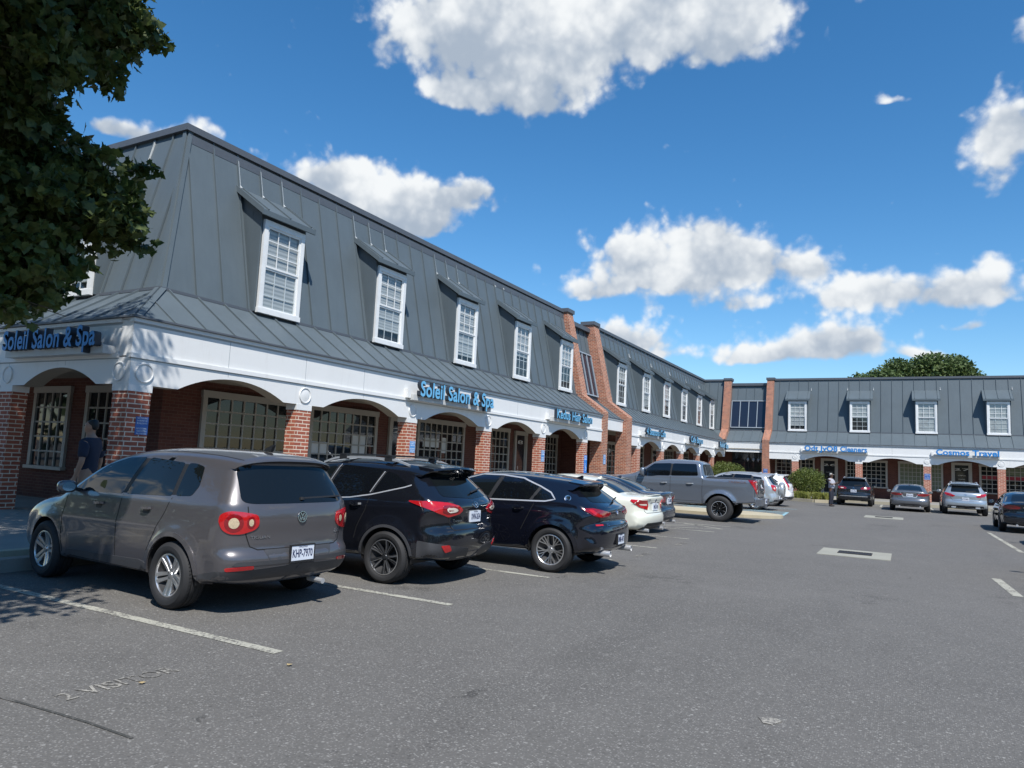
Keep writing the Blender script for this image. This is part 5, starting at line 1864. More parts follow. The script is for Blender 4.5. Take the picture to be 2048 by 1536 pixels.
c.patch('plate_recess', 'B', [(-0.40, 0.545), (0.40, 0.545), (0.46, 0.662), (-0.46, 0.662)], M_PLASTIC, off=0.003, round_=0.02)
for sd in (1, -1):
    c.patch('lower_cladding', 'S', [(1.43, 0.27), (3.08, 0.25), (3.08, 0.40), (1.55, 0.44), (1.42, 0.42)], M_PLASTIC, off=0.006, side=sd, round_=0.02)
    c.patch('wheel_arch_lip', 'S', [(0.955 + (0.395 + w_) * math.cos(t), 0.345 + (0.395 + w_) * math.sin(t)) for w_, ts in ((0.004, np.linspace(-0.08, 3.25, 30)), (0.05, np.linspace(3.25, -0.08, 30))) for t in ts], c.S['paint'], off=0.012, side=sd, rim=0.02)
for sd in (1, -1):
    c.patch('lower_bumper', 'C', [(0.0, 0.285), (1.40, 0.28), (1.40, 0.40), (1.15, 0.455), (0.9, 0.465), (0.0, 0.50)], M_PLASTIC, off=0.005, side=sd, round_=0.02)
c.plate(0, 0.605, "KHP-7970")
c.emblem(0.0, 0.98, 0.06, 'vw')
c.text('model_badge', 'B', 0.60, 0.775, "TIGUAN", 0.21, 0.030, M_BADGE)
c.text('model_badge', 'B', -0.52, 0.785, "2.0T", 0.11, 0.028, M_BADGE)
c.handles([(1.50, 0.97), (2.45, 0.96)])
c.mirrors(2.98, 1.11)
b = MB()
b.bar((0.115, -0.05, 1.17), (0.15, -0.62, 1.185), 0.018, 0.018, (-1, 0, 0.4))
b.lathe([(0, 0.02), (0.028, 0.015), (0.03, -0.01)], 12, 'z', c=(0.10, -0.03, 1.17))
b.build('rear_wiper', M_BLACK, c.root)
b = MB()
b.prism([(0.62, 1.66), (0.74, 1.67), (0.70, 1.70), (0.58, 1.745), (0.585, 1.725)], lambda p, a: (p[0], a, p[1]), -0.018, 0.018)
b.build('antenna', M_BLACK, c.root)
b = MB()
b.tube([(0.25, -0.35, 0.27), (0.02, -0.35, 0.262)], 0.03, 10)
b.build('exhaust_pipe', M_SATIN, c.root)
c.wheels(RIM_SPLIT5, 0.222, 0.235, M_ALLOY, 0.0, 0.25)
c.place(-5.24, 5.34, math.pi - 0.06)
TIG = c
def taillights(c, layers, rim=0.018):
    """layers = [(name, loop, material, offset)], corner projection, both sides"""
    for sd in (1, -1):
        tl = None
        for i, (nm, loop, m, off) in enumerate(layers):
            o = c.patch(nm, 'C', loop, m, off=off, side=sd, grid=0.04, round_=0.025, rim=rim if i == 0 else 0.004, parent=tl)
            tl = tl or o


def lip(c, x, r0, r1, m, off=0.010, a0=-0.1, a1=3.24):
    S = c.S
    for sd in (1, -1):
        loop = [(x + (S['arch'] + w_) * math.cos(t), S['tr'] + (S['arch'] + w_) * math.sin(t)) for w_, ts in ((r0, np.linspace(a0, a1, 30)), (r1, np.linspace(a1, a0, 30))) for t in ts]
        c.patch('wheel_arch_trim', 'S', loop, m, off=off, side=sd, rim=0.018)


def spoiler(c, prof, w, m, name='roof_spoiler'):
    b = MB()
    n = 10
    v = []
    for i in range(n + 1):
        y = -w + 2 * w * i / n
        dx = 0.10 * (abs(y) / w) ** 2.5
        dz = -0.035 * (abs(y) / w) ** 2
        v += [(p[0] + dx, y, p[1] + dz) for p in prof]
    k = len(prof)
    f = [(i * k + j, i * k + (j + 1) % k, (i + 1) * k + (j + 1) % k, (i + 1) * k + j) for i in range(n) for j in range(k)]
    f += [tuple(range(k)), tuple(range(n * k, n * k + k))]
    b.mesh(v, f)
    return b.build(name, m, c.root, smooth=True, angle=30)


def roof_rails(c, x0, x1, y, m, z=None, h=0.045):
    for sd in (1, -1):
        b = MB()
        path = []
        for t in np.linspace(0, 1, 15):
            x = x0 + (x1 - x0) * t
            l, n = c.cast('T', x, y, sd)
            path.append((x, l.y, l.z + h * min(1, math.sin(math.pi * t) * 2.2) - 0.004))
        for p, q in zip(path[:-1], path[1:]):
            b.bar(p, q, 0.035, 0.028, (0, 0, 1))
        b.build('roof_rail', m, c.root, smooth=True, angle=50)


def shark_fin(c, x, m, h=0.055):
    l, n = c.cast('T', x, 0.0)
    b = MB()
    v = []
    prof = [(x + 0.12, 0.0), (x - 0.03, 0.0), (x - 0.045, h * 0.85), (x - 0.02, h), (x + 0.05, h * 0.5)]
    b.prism(prof, lambda p, a: (p[0], a * (1 - 0.75 * p[1] / h), l.z + p[1] - 0.006), -0.03, 0.03)
    b.build('antenna', m, c.root)


# ---- black suv with silver rails
BLK = paint("black_pearl_paint", (0.008, 0.009, 0.013), 0.2, 0.12)
S = dict(name='parked_suv', label="black suv with silver roof rails and cross bars, between two dark cars", cat="suv", group=CARS,
         L=4.40, W=1.82, tr=0.345, arch=0.39, wheels=(0.88, 3.52), belt=(0.98, 1.16), tumble=0.40, shoulder=0.02, D_rear=0.38, D_rear_top=0.24, D_top=0.16,
         paint=BLK, flare=0.03, flare_w=0.16, gh_taper=0.10, taper_r=0.07, creases=((0.95, 0.012, 0.05, 0.4, 4.2), (0.60, -0.010, 0.10, 1.2, 3.2)), crease_slope=-0.05,
         outline=[(0.50, 0.30, .1), (0.14, 0.31, .08), (0.03, 0.45, .06), (0.0, 0.56, .08), (0.01, 0.72, .05), (0.05, 0.78, .03), (0.06, 0.96, .05), (0.035, 1.02, .04), (0.06, 1.10, .06), (0.18, 1.20, .08), (0.52, 1.50, .06), (0.36, 1.545, .02), (0.40, 1.575, .03), (0.85, 1.62, .3), (1.5, 1.655, .5), (2.15, 1.635, .4), (2.72, 1.50, .3), (3.45, 1.08, .12), (3.95, 0.99, .3), (4.25, 0.84, .15), (4.38, 0.68, .1), (4.40, 0.45, .1), (4.25, 0.28, .1), (3.9, 0.25, .1)],
         side_glass=[([(0.66, 1.29), (1.20, 1.165), (1.08, 1.465), (0.92, 1.43)], M_TINT), ([(1.26, 1.155), (1.55, 1.105), (2.02, 1.065), (1.86, 1.525), (1.40, 1.505), (1.13, 1.475)], M_TINT), ([(3.10, 1.03), (2.10, 1.06), (1.95, 1.53), (2.30, 1.50), (2.62, 1.38)], M_CARGLASS)],
         rear_glass=[([(-0.62, 1.17), (0.0, 1.135), (0.62, 1.17), (0.52, 1.44), (0.44, 1.48), (-0.44, 1.48), (-0.52, 1.44)], M_CARGLASS)], windscreen=[(-0.62, 1.10), (0.62, 1.10), (0.5, 1.46), (-0.5, 1.46)], headlight=((0.45, 0.78), 0.72, 0.88),
         gaps=[('S', [(2.06, 1.06), (2.08, 0.75), (2.04, 0.36)]), ('S', [(1.20, 1.15), (1.25, 0.95), (1.38, 0.70), (1.42, 0.55)]), ('B', [(0.60, 1.12), (0.62, 0.98), (0.55, 0.76), (0.50, 0.735), (-0.50, 0.735), (-0.55, 0.76), (-0.62, 0.98), (-0.60, 1.12)]), ('S', [(3.15, 1.02), (3.18, 0.75), (3.1, 0.38)])])
c = CarBody(S)
finish(c, S)
taillights(c, [('taillight', [(0.38, 1.00), (0.46, 0.945), (0.72, 0.905), (0.90, 0.955), (1.42, 1.085), (1.45, 1.105), (1.10, 1.11), (0.72, 1.09), (0.50, 1.055)], M_RED, 0.012),
               ('lamp_band', [(0.46, 1.00), (0.52, 0.965), (0.72, 0.935), (0.86, 0.985), (0.84, 1.055), (0.70, 1.06), (0.53, 1.035)], M_DEEPRED, 0.015),
               ('lamp_lens', [(0.50, 1.0), (0.56, 0.975), (0.70, 0.965), (0.78, 1.005), (0.74, 1.03), (0.60, 1.028)], M_LENS, 0.018)])
for sd in (1, -1):
    c.patch('lower_cladding', 'C', [(0.2, 0.32), (1.28, 0.30), (1.28, 0.60), (0.80, 0.56), (0.2, 0.485)], M_PLASTIC, off=0.005, side=sd, round_=0.02)
    c.patch('reflector', 'C', [(0.62, 0.475), (0.76, 0.45), (0.86, 0.545), (0.68, 0.55)], M_RED, off=0.011, side=sd, grid=0.04, round_=0.02)
    c.patch('side_cladding', 'S', [(1.38, 0.28), (3.05, 0.26), (3.05, 0.36), (1.38, 0.38)], M_PLASTIC, off=0.005, side=sd)
c.patch('lower_bumper', 'B', [(-0.5, 0.33), (0.5, 0.33), (0.5, 0.44), (-0.5, 0.44)], M_PLASTIC, off=0.004)
lip(c, 0.88, 0.0, 0.035, M_PLASTIC)
c.strips('window_chrome', [('S', [(3.12, 1.015), (2.06, 1.045), (1.55, 1.085), (1.22, 1.14), (0.72, 1.265), (0.62, 1.30)])], M_SATIN, w=0.016, off=0.004, parent=c.root)
c.strips('door_edge_bright', [('S', [(2.06, 1.07), (1.905, 1.53)]), ('S', [(1.235, 1.17), (1.11, 1.46)])], M_SATIN, w=0.012, off=0.005, parent=c.root)
c.plate(0, 0.90, "XWN-2634", w=0.28, h=0.15, frame=False)
c.emblem(0.0, 1.055, 0.05, 'h')
c.text('model_badge', 'B', 0.52, 0.835, "Tucson", 0.19, 0.042, M_BADGE)
c.text('model_badge', 'B', -0.42, 0.875, "LIMITED", 0.12, 0.02, M_BADGE)
c.text('model_badge', 'B', -0.44, 0.84, "AWD", 0.08, 0.02, M_BADGE)
c.handles([(1.42, 0.985), (2.38, 0.965)], M_CHROME)
c.mirrors(2.95, 1.05)
roof_rails(c, 0.80, 2.30, 0.56, M_SATIN)
for x in (1.15, 1.95):
    l, n = c.cast('T', x, 0.56)
    b = MB()
    pp = [Vector((x, y, l.z + 0.085 + 0.012 * math.cos(y * 2))) for y in np.linspace(-0.6, 0.6, 9)]
    for p, q in zip(pp[:-1], pp[1:]):
        b.bar(p, q, 0.06, 0.022, (0, 0, 1))
    for sd in (1, -1):
        b.box(x - 0.06, x + 0.06, sd * 0.56 - 0.035, sd * 0.56 + 0.035, l.z + 0.03, l.z + 0.105)
    b.build('roof_cross_bar', M_BLACK, c.root)
shark_fin(c, 0.78, BLK)
spoiler(c, [(0.55, 1.59), (0.30, 1.56), (0.29, 1.535), (0.50, 1.51)], 0.58, BLK)
b = MB()
b.bar((0.16, -0.02, 1.215), (0.24, -0.42, 1.26), 0.02, 0.018, (-1, 0, 0.6))
b.build('rear_wiper', M_BLACK, c.root)
c.wheels(RIM_BLADE5, 0.235, 0.235, M_DARKALLOY, 0.0, 0.5)
c.place(-4.80, 7.93, math.pi + 0.04)

# ---- dark blue coupe-like suv
NAVY = paint("dark_navy_paint", (0.006, 0.007, 0.013), 0.2, 0.12)
S = dict(name='parked_suv', label="dark navy low-roofed suv with white roundel on its rear pillar", cat="suv", group=CARS,
         L=4.36, W=1.82, tr=0.345, arch=0.39, wheels=(0.83, 3.50), belt=(0.98, 1.06), tumble=0.44, shoulder=0.02, D_rear=0.36, D_rear_top=0.24, D_top=0.15,
         paint=NAVY, flare=0.03, flare_w=0.15, gh_taper=0.16, taper_r=0.07, creases=((0.90, 0.012, 0.04, 0.4, 4.2),),
         outline=[(0.52, 0.28, .1), (0.16, 0.30, .08), (0.04, 0.38, .05), (0.01, 0.52, .05), (0.0, 0.66, .06), (0.03, 0.76, .04), (0.08, 0.80, .04), (0.07, 0.95, .06), (0.10, 1.03, .05), (0.20, 1.08, .06), (0.58, 1.345, .06), (0.44, 1.395, .02), (0.47, 1.42, .03), (0.95, 1.475, .3), (1.6, 1.525, .5), (2.2, 1.515, .4), (2.72, 1.40, .3), (3.40, 1.03, .12), (3.95, 0.95, .3), (4.22, 0.82, .15), (4.34, 0.66, .1), (4.36, 0.45, .1), (4.22, 0.27, .1), (3.9, 0.24, .1)],
         side_glass=[([(0.86, 1.115), (1.00, 1.09), (1.22, 1.082), (1.10, 1.27), (0.93, 1.20)], M_TINT), ([(1.25, 1.08), (1.96, 1.06), (1.80, 1.43), (1.45, 1.40), (1.14, 1.29)], M_TINT), ([(3.06, 1.03), (2.03, 1.058), (1.88, 1.437), (2.25, 1.43), (2.62, 1.32)], M_CARGLASS)],
         rear_glass=[([(-0.60, 1.10), (0.0, 1.075), (0.60, 1.10), (0.50, 1.30), (0.44, 1.33), (-0.44, 1.33), (-0.50, 1.30)], M_CARGLASS)], windscreen=[(-0.6, 1.06), (0.6, 1.06), (0.48, 1.36), (-0.48, 1.36)], headlight=((0.45, 0.78), 0.70, 0.84),
         gaps=[('S', [(2.0, 1.05), (2.02, 0.7), (1.98, 0.34)]), ('S', [(1.14, 1.08), (1.22, 0.9), (1.36, 0.62)]), ('B', [(0.60, 1.06), (0.66, 0.93), (0.62, 0.80), (0.45, 0.74), (-0.45, 0.74), (-0.62, 0.80), (-0.66, 0.93), (-0.60, 1.06)])])
c = CarBody(S)
finish(c, S)
taillights(c, [('taillight', [(0.36, 0.93), (0.50, 0.885), (0.80, 0.875), (0.94, 0.90), (1.18, 0.985), (1.22, 1.005), (0.95, 1.01), (0.62, 0.975), (0.40, 0.945)], M_DEEPRED, 0.012),
               ('lamp_band', [(0.72, 0.895), (0.84, 0.89), (0.98, 0.935), (1.08, 0.985), (0.97, 0.99), (0.90, 0.955), (0.80, 0.925), (0.72, 0.925)], M_RED, 0.016)])
lip(c, 0.83, 0.0, 0.055, NAVY, 0.014)
for sd in (1, -1):
    c.patch('reflector', 'C', [(0.66, 0.752), (0.88, 0.748), (0.90, 0.770), (0.68, 0.772)], M_RED, off=0.006, side=sd, grid=0.04)
    l, n = c.cast('S', 0.62, 1.145, sd)
    G = Matrix(((1, 0, n.x, l.x), (0, 0, n.y, l.y), (0, 1, n.z, l.z), (0, 0, 0, 1)))
    b = MB()
    b.lathe([(0.0, 0.006), (0.036, 0.006), (0.048, 0.010), (0.055, 0.004), (0.056, -0.004)], 24, 'z')
    b.build('pillar_roundel', M_BADGE, c.root, G, smooth=True, angle=40)
    b = MB()
    b.tube([(0.25, sd * 0.52, 0.33), (-0.02, sd * 0.52, 0.325)], 0.045, 14, cap=False)
    b.tube([(0.25, sd * 0.52, 0.33), (-0.0, sd * 0.52, 0.325)], 0.036, 14)
    b.build('exhaust_pipe', M_SATIN, c.root)
c.patch('diffuser', 'B', [(-0.62, 0.30), (0.62, 0.30), (0.56, 0.40), (-0.56, 0.40)], M_PLASTIC, off=0.006, round_=0.03)
c.patch('plate_recess', 'B', [(-0.32, 0.43), (0.32, 0.43), (0.36, 0.64), (-0.36, 0.64)], NAVY, off=-0.004, round_=0.04)
c.strips('window_chrome', [('S', [(3.10, 1.02), (2.0, 1.05), (1.2, 1.07), (0.98, 1.078), (0.82, 1.115), (0.92, 1.215), (1.13, 1.305), (1.45, 1.415), (1.85, 1.447), (2.25, 1.442), (2.66, 1.32)])], M_SATIN, w=0.02, off=0.005, parent=c.root)
c.strips('door_edge_bright', [('S', [(1.995, 1.06), (1.84, 1.44)]), ('S', [(1.235, 1.08), (1.12, 1.28)])], M_BLACK, w=0.05, off=0.0035, parent=c.root)
c.plate(0, 0.52, "UMR-4471", frame=True)
c.emblem(0.0, 0.935, 0.05, 'roundel')
c.text('model_badge', 'B', 0.50, 0.745, "X2", 0.09, 0.035, M_BADGE)
c.handles([(1.42, 0.93), (2.36, 0.92)])
c.mirrors(2.90, 1.06)
shark_fin(c, 0.72, NAVY)
spoiler(c, [(0.62, 1.435), (0.36, 1.405), (0.35, 1.38), (0.56, 1.355)], 0.55, NAVY)
for x in (1.25, 1.42):
    l, n = c.cast('T', x, 0.45)
    b = MB()
    b.box(x - 0.04, x + 0.04, 0.40, 0.44, l.z - 0.01, l.z + 0.012)
    b.build('roof_clip', M_SATIN, c.root)
b = MB()
b.bar((0.17, -0.02, 1.115), (0.24, -0.38, 1.15), 0.02, 0.018, (-1, 0, 0.6))
b.build('rear_wiper', M_BLACK, c.root)
c.wheels(RIM_Y5, 0.238, 0.235, M_ALLOY, 0.0, 0.3)
c.place(-3.72, 10.26, math.pi + 0.028)


# ---- saloons share a three-box outline
def saloon(label, p, L=4.6, W=1.78, zt=1.45, deck=1.06, glass_m=None, glass_h=0.0, tail=None, place=None, plate="", emblem='star', fin_=True, rims=RIM_10, group=CARS, name='parked_car', bump=None, deckx=0.62, plate_z=0.80, emb_z=0.94, px=None):
    S = dict(name=name, label=label, cat="car", group=group, L=L, W=W, tr=0.325, arch=0.37, wheels=(1.02, L - 0.82), belt=(0.93, 0.99), tumble=0.46, shoulder=0.02,
             D_rear=0.34, D_rear_top=0.26, D_top=0.14, paint=p, flare=0.02, gh_taper=0.12, taper_r=0.08, creases=((0.80, 0.010, 0.05, 0.4, L - 0.3),),
             outline=[(0.55, 0.25, .1), (0.18, 0.26, .08), (0.05, 0.36, .05), (0.0, 0.50, .06), (0.005, 0.62, .06), (0.06, 0.68, .03), (0.075, 0.86, .06), (0.03, deck - 0.06, .03), (0.06, deck, .04), (deckx, deck + 0.015, .12), (1.32, zt - 0.10, .25), (1.75, zt - 0.015, .3), (2.2, zt, .5), (2.6, zt - 0.03, .3), (3.0, zt - 0.16, .3), (3.58 + (L - 4.6), 0.99, .12), (L - 0.7, 0.90, .3), (L - 0.2, 0.74, .15), (L - 0.02, 0.60, .1), (L, 0.42, .1), (L - 0.16, 0.24, .1), (L - 0.6, 0.21, .1)],
             side_glass=[([(1.02, 1.04), (1.36, 1.02), (1.52, 1.32), (1.30, 1.24)], M_CARGLASS), ([(1.42, 1.015), (2.16, 0.99), (2.04, zt - 0.09), (1.66, zt - 0.11)], M_CARGLASS), ([(3.22, 0.96), (2.24, 0.99), (2.12, zt - 0.09), (2.5, zt - 0.10), (2.85, zt - 0.23)], M_CARGLASS)],
             windscreen=[(-0.6, 1.03), (0.6, 1.03), (0.5, zt - 0.12), (-0.5, zt - 0.12)], headlight=((0.42, 0.74), 0.62, 0.76),
             gaps=[('S', [(2.22, 0.98), (2.24, 0.7), (2.2, 0.30)]), ('S', [(1.34, 1.01), (1.38, 0.85), (1.46, 0.62)]), ('S', [(3.3, 0.95), (3.32, 0.7), (3.25, 0.32)]), ('B', [(0.58, deck - 0.02), (0.56, 0.70), (0.50, 0.66), (-0.50, 0.66), (-0.56, 0.70), (-0.58, deck - 0.02)])])
    c = CarBody(S)
    finish(c, S)
    # backlight, wrapped over the sloping rear screen from above
    x0, x1 = deckx + 0.06, 1.36
    c.patch('rear_window', 'T', [(x0, -0.60), (x0 - 0.03, 0.0), (x0, 0.60), (x1, 0.50), (x1 + 0.03, 0.0), (x1, -0.50)], glass_m or M_CARGLASS, off=0.004, round_=0.06)
    taillights(c, tail)
    c.plate(0, plate_z, plate, frame=False)
    c.emblem(0, emb_z, 0.045, emblem)
    c.patch('boot_trim', 'B', [(-0.30, plate_z + 0.085), (0.30, plate_z + 0.085), (0.30, plate_z + 0.11), (-0.30, plate_z + 0.11)], M_CHROME, off=0.006, round_=0.01)
    c.patch('lower_bumper', 'B', [(-0.58, 0.28), (0.58, 0.28), (0.46, 0.42), (-0.46, 0.42)], M_PLASTIC, off=0.005, round_=0.03)
    for sd in (1, -1):
        b = MB()
        b.tube([(0.3, sd * 0.48, 0.285), (0.03, sd * 0.48, 0.28)], 0.038, 12)
        b.build('exhaust_pipe', M_SATIN, c.root)
    c.handles([(1.62, 0.86), (2.52, 0.85)])
    c.mirrors(3.05, 0.97)
    if fin_:
        shark_fin(c, 1.45, p)
    c.wheels(rims, 0.225, 0.21, M_ALLOY, 0.0, 0.3)
    c.place(*place)
    return c


WHITE = paint("off_white_paint", (0.70, 0.70, 0.60), 0.0, 0.3, flake=0.02)
MER = [('taillight', [(0.48, 0.83), (0.52, 0.73), (0.90, 0.79), (1.18, 0.92), (1.15, 0.955), (0.56, 0.945)], M_RED, 0.010), ('lamp_band', [(0.56, 0.825), (0.86, 0.84), (0.92, 0.865), (0.58, 0.865)], M_LENS, 0.013)]
c = saloon("off-white saloon between navy suv and dark saloon", WHITE, L=4.58, W=1.78, zt=1.45, deck=1.05, tail=MER, place=(-4.60, 14.9, math.pi - 0.04), plate="WKD-5198", emblem='star', plate_z=0.79, emb_z=0.93, deckx=0.66)
spoiler(c, [(0.16, 1.055), (0.03, 1.075), (0.025, 1.06), (0.10, 1.03)], 0.55, WHITE, 'boot_lip')
c.text('model_badge', 'B', 0.50, 0.94, "C 300", 0.16, 0.04, M_BADGE)
c.patch('bumper_diffuser', 'B', [(-0.66, 0.30), (0.66, 0.30), (0.50, 0.44), (-0.50, 0.44)], M_BLACK, off=0.008, round_=0.03)
SLATE = paint("dark_slate_blue_paint", (0.030, 0.038, 0.055), 0.4, 0.2)
DKT = [('taillight', [(0.36, 0.90), (0.40, 0.80), (0.90, 0.81), (1.2, 0.90), (1.15, 0.96), (0.42, 0.945)], M_DEEPRED, 0.010), ('lamp_band', [(0.7, 0.87), (1.05, 0.88), (1.1, 0.92), (0.7, 0.90)], M_RED, 0.014)]
saloon("dark slate blue saloon tucked beside the silver pickup", SLATE, L=4.7, W=1.80, zt=1.46, deck=1.07, tail=DKT, place=(-4.97, 17.2, math.pi), plate="TZA-3082", emblem='oval', plate_z=0.84, emb_z=0.97)
# the grey saloon at the far end
GREY = paint("mid_grey_metallic_paint", (0.17, 0.18, 0.195), 0.55, 0.24)
CAM = [('taillight', [(0.38, 0.92), (0.46, 0.86), (0.80, 0.83), (1.18, 0.90), (1.22, 0.96), (0.90, 0.965)], M_RED, 0.010), ('lamp_band', [(0.52, 0.90), (0.80, 0.87), (1.0, 0.91), (0.85, 0.93)], M_DEEPRED, 0.014)]
c = saloon("mid grey saloon under the blue column notice, between two suvs", GREY, L=4.88, W=1.84, zt=1.445, deck=1.08, tail=CAM, place=(0.155, 39.87, math.pi / 2), plate="JBN-6140", emblem='oval', plate_z=0.86, emb_z=0.98)
c.patch('boot_accent', 'B', [(-0.46, 0.98), (-0.30, 0.74), (0.30, 0.74), (0.46, 0.98), (0.42, 0.98), (0.27, 0.78), (-0.27, 0.78), (-0.42, 0.98)], M_SATIN, off=0.006)
# black saloon cut by the right edge, and its twin just outside whose shade falls on the lane
TES = [('taillight', [(0.42, 0.90), (0.50, 0.84), (0.90, 0.82), (1.2, 0.92), (1.1, 0.975), (0.6, 0.95)], M_DEEPRED, 0.010)]
BLUEBLK = paint("blue_black_paint", (0.010, 0.015, 0.024), 0.3, 0.08)
c = saloon("shiny blue-black saloon cut off by the right edge", BLUEBLK, L=4.7, W=1.86, zt=1.44, deck=1.06, tail=TES, place=(3.53, 27.93, math.pi / 2 - 0.03), plate="UDF-9053", emblem='star', rims=RIM_Y5, group="cars in the right hand lane")
for (yy, lab) in ((20.4, "dark saloon off to the right whose shade touches the lane line"), (12.6, "dark saloon nearest on the right, only its shade on the asphalt")):
    tw = copy_tree(c.root)
    tw.matrix_local = Matrix.Translation((3.95 if yy > 15 else 3.15, yy, 0)) @ Matrix.Rotation(math.pi / 2, 4, 'Z') @ Matrix.Scale(0.92, 4)
    tw['label'] = lab

# ---- silver crew-cab pickup on lifted suspension
SILV = paint("silver_blue_paint", (0.20, 0.225, 0.262), 0.55, 0.24)
S = dict(name='pickup_truck', label="silver crew cab pickup with black wheels in front of the cafe arches", cat="pickup truck", group=CARS,
         L=5.85, W=2.03, tr=0.425, arch=0.50, wheels=(1.25, 4.93), belt=(1.36, 1.42), tumble=0.22, shoulder=0.01, zc=1.0, tuck=0.05, lean=0.02, D_rear=0.10, D_rear_top=0.10, D_front=0.3, D_top=0.14, D_bot=0.05,
         paint=SILV, flare=0.05, flare_w=0.13, gh_taper=0.0, taper_r=0.01, taper_f=0.05, creases=((1.18, 0.012, 0.06, 0.3, 5.4),), crease_slope=0.0, p=3.4, N=340,
         outline=[(0.35, 0.64, .04), (0.06, 0.66, .04), (0.05, 0.80, .03), (0.08, 0.84, .02), (0.06, 1.1, .1), (0.09, 1.40, .03), (0.10, 1.455, .02), (0.3, 1.46, .1), (1.70, 1.45, .03), (1.78, 1.47, .02), (1.90, 1.93, .10), (2.15, 2.0, .2), (2.9, 2.025, .4), (3.5, 1.97, .25), (4.25, 1.50, .12), (4.6, 1.42, .2), (5.5, 1.34, .25), (5.78, 1.20, .1), (5.85, 0.9, .1), (5.83, 0.62, .1), (5.6, 0.50, .1), (4.4, 0.50, .05), (2.0, 0.52, .05)],
         side_glass=[([(1.98, 1.475), (2.90, 1.435), (2.86, 1.86), (2.06, 1.87)], M_TINT), ([(2.95, 1.43), (3.35, 1.42), (3.62, 1.38), (4.10, 1.40), (3.52, 1.83), (2.92, 1.865)], M_TINT)],
         rear_glass=[], windscreen=[(-0.7, 1.5), (0.7, 1.5), (0.62, 1.88), (-0.62, 1.88)], headlight=((0.6, 0.92), 1.0, 1.2),
         gaps=[('S', [(2.92, 1.42), (2.92, 0.55)]), ('S', [(1.82, 1.50), (1.84, 0.95), (1.82, 0.60)]), ('S', [(4.15, 1.38), (4.18, 0.9), (4.12, 0.58)]), ('S', [(1.9, 0.63), (4.1, 0.62)]), ('B', [(0.78, 1.44), (0.78, 0.86), (-0.78, 0.86), (-0.78, 1.44)]), ('S', [(0.16, 1.46), (0.14, 1.2), (0.14, 0.70)])], glass_r=0.05)
c = CarBody(S)
finish(c, S)
c.patch('cab_rear_window', 'B', [(-0.72, 1.50), (0.72, 1.50), (0.66, 1.86), (-0.66, 1.86)], M_CARGLASS, off=0.006, round_=0.05)
c.patch('tailgate', 'B', [(-0.76, 0.87), (0.76, 0.87), (0.76, 1.435), (-0.76, 1.435)], paint("darker_silver_paint", (0.13, 0.14, 0.155), 0.5, 0.35), off=0.006, round_=0.02)  # tailgate colour darker than the rest of the body
c.patch('bed_cover', 'T', [(0.16, -0.86), (1.74, -0.88), (1.74, 0.88), (0.16, 0.86)], M_BLACK, off=0.012, rim=0.02)
for sd in (1, -1):
    tl = c.patch('taillight', 'C', [(0.86, 0.96), (1.02, 0.96), (1.30, 1.36), (1.30, 1.41), (0.86, 1.41)], M_DEEPRED, off=0.010, side=sd, grid=0.04, round_=0.02)
    c.patch('lamp_band', 'C', [(1.02, 1.0), (1.07, 1.0), (1.27, 1.36), (0.90, 1.39), (0.90, 1.34), (1.17, 1.33)], M_RED, off=0.013, side=sd, grid=0.04, parent=tl, rim=0.003)
    for z in (1.30, 1.07):
        c.patch('lamp_lens', 'C', [(0.89, z - 0.03), (0.98, z - 0.03), (0.98, z + 0.03), (0.89, z + 0.03)], M_LENS, off=0.013, side=sd, grid=0.04, parent=tl, rim=0.003)
b = MB()
b.box(-0.07, 0.14, -0.98, 0.98, 0.60, 0.80)
b.box(-0.09, 0.0, -0.45, 0.45, 0.66, 0.80)
b.box(-0.12, 0.05, -0.08, 0.08, 0.52, 0.60)
b.build('rear_bumper', mat("weathered_chrome", (0.30, 0.31, 0.33), 0.35, 0.8, vary=0.3, vscale=6), c.root)
c.plate(0, 0.72, "88214TR", frame=False, x=-0.08)
c.emblem(0, 1.22, 0.075, 'oval', M_PLATE)
for sd in (1, -1):
    c.text('side_decal', 'S', 0.98 if sd > 0 else 0.38, 1.30, "TREMOR", 0.58, 0.06, mat("orange_grey_decal", (0.10, 0.06, 0.05), 0.5), off=0.002, depth=0.002, side=sd, weight=0.01)
lip(c, 1.25, 0.0, 0.075, SILV, 0.03)
lip(c, 4.93, 0.0, 0.075, SILV, 0.03)
c.handles([(2.25, 1.18), (3.15, 1.17)], M_SATIN, 0.24)
c.mirrors(3.85, 1.50, None, (0.12, 0.13, 0.15))
c.wheels(RIM_BLACK, 0.255, 0.30, M_BLACKALLOY, -0.03, 0.2)
c.place(-3.88, 23.43, math.pi + 0.03)


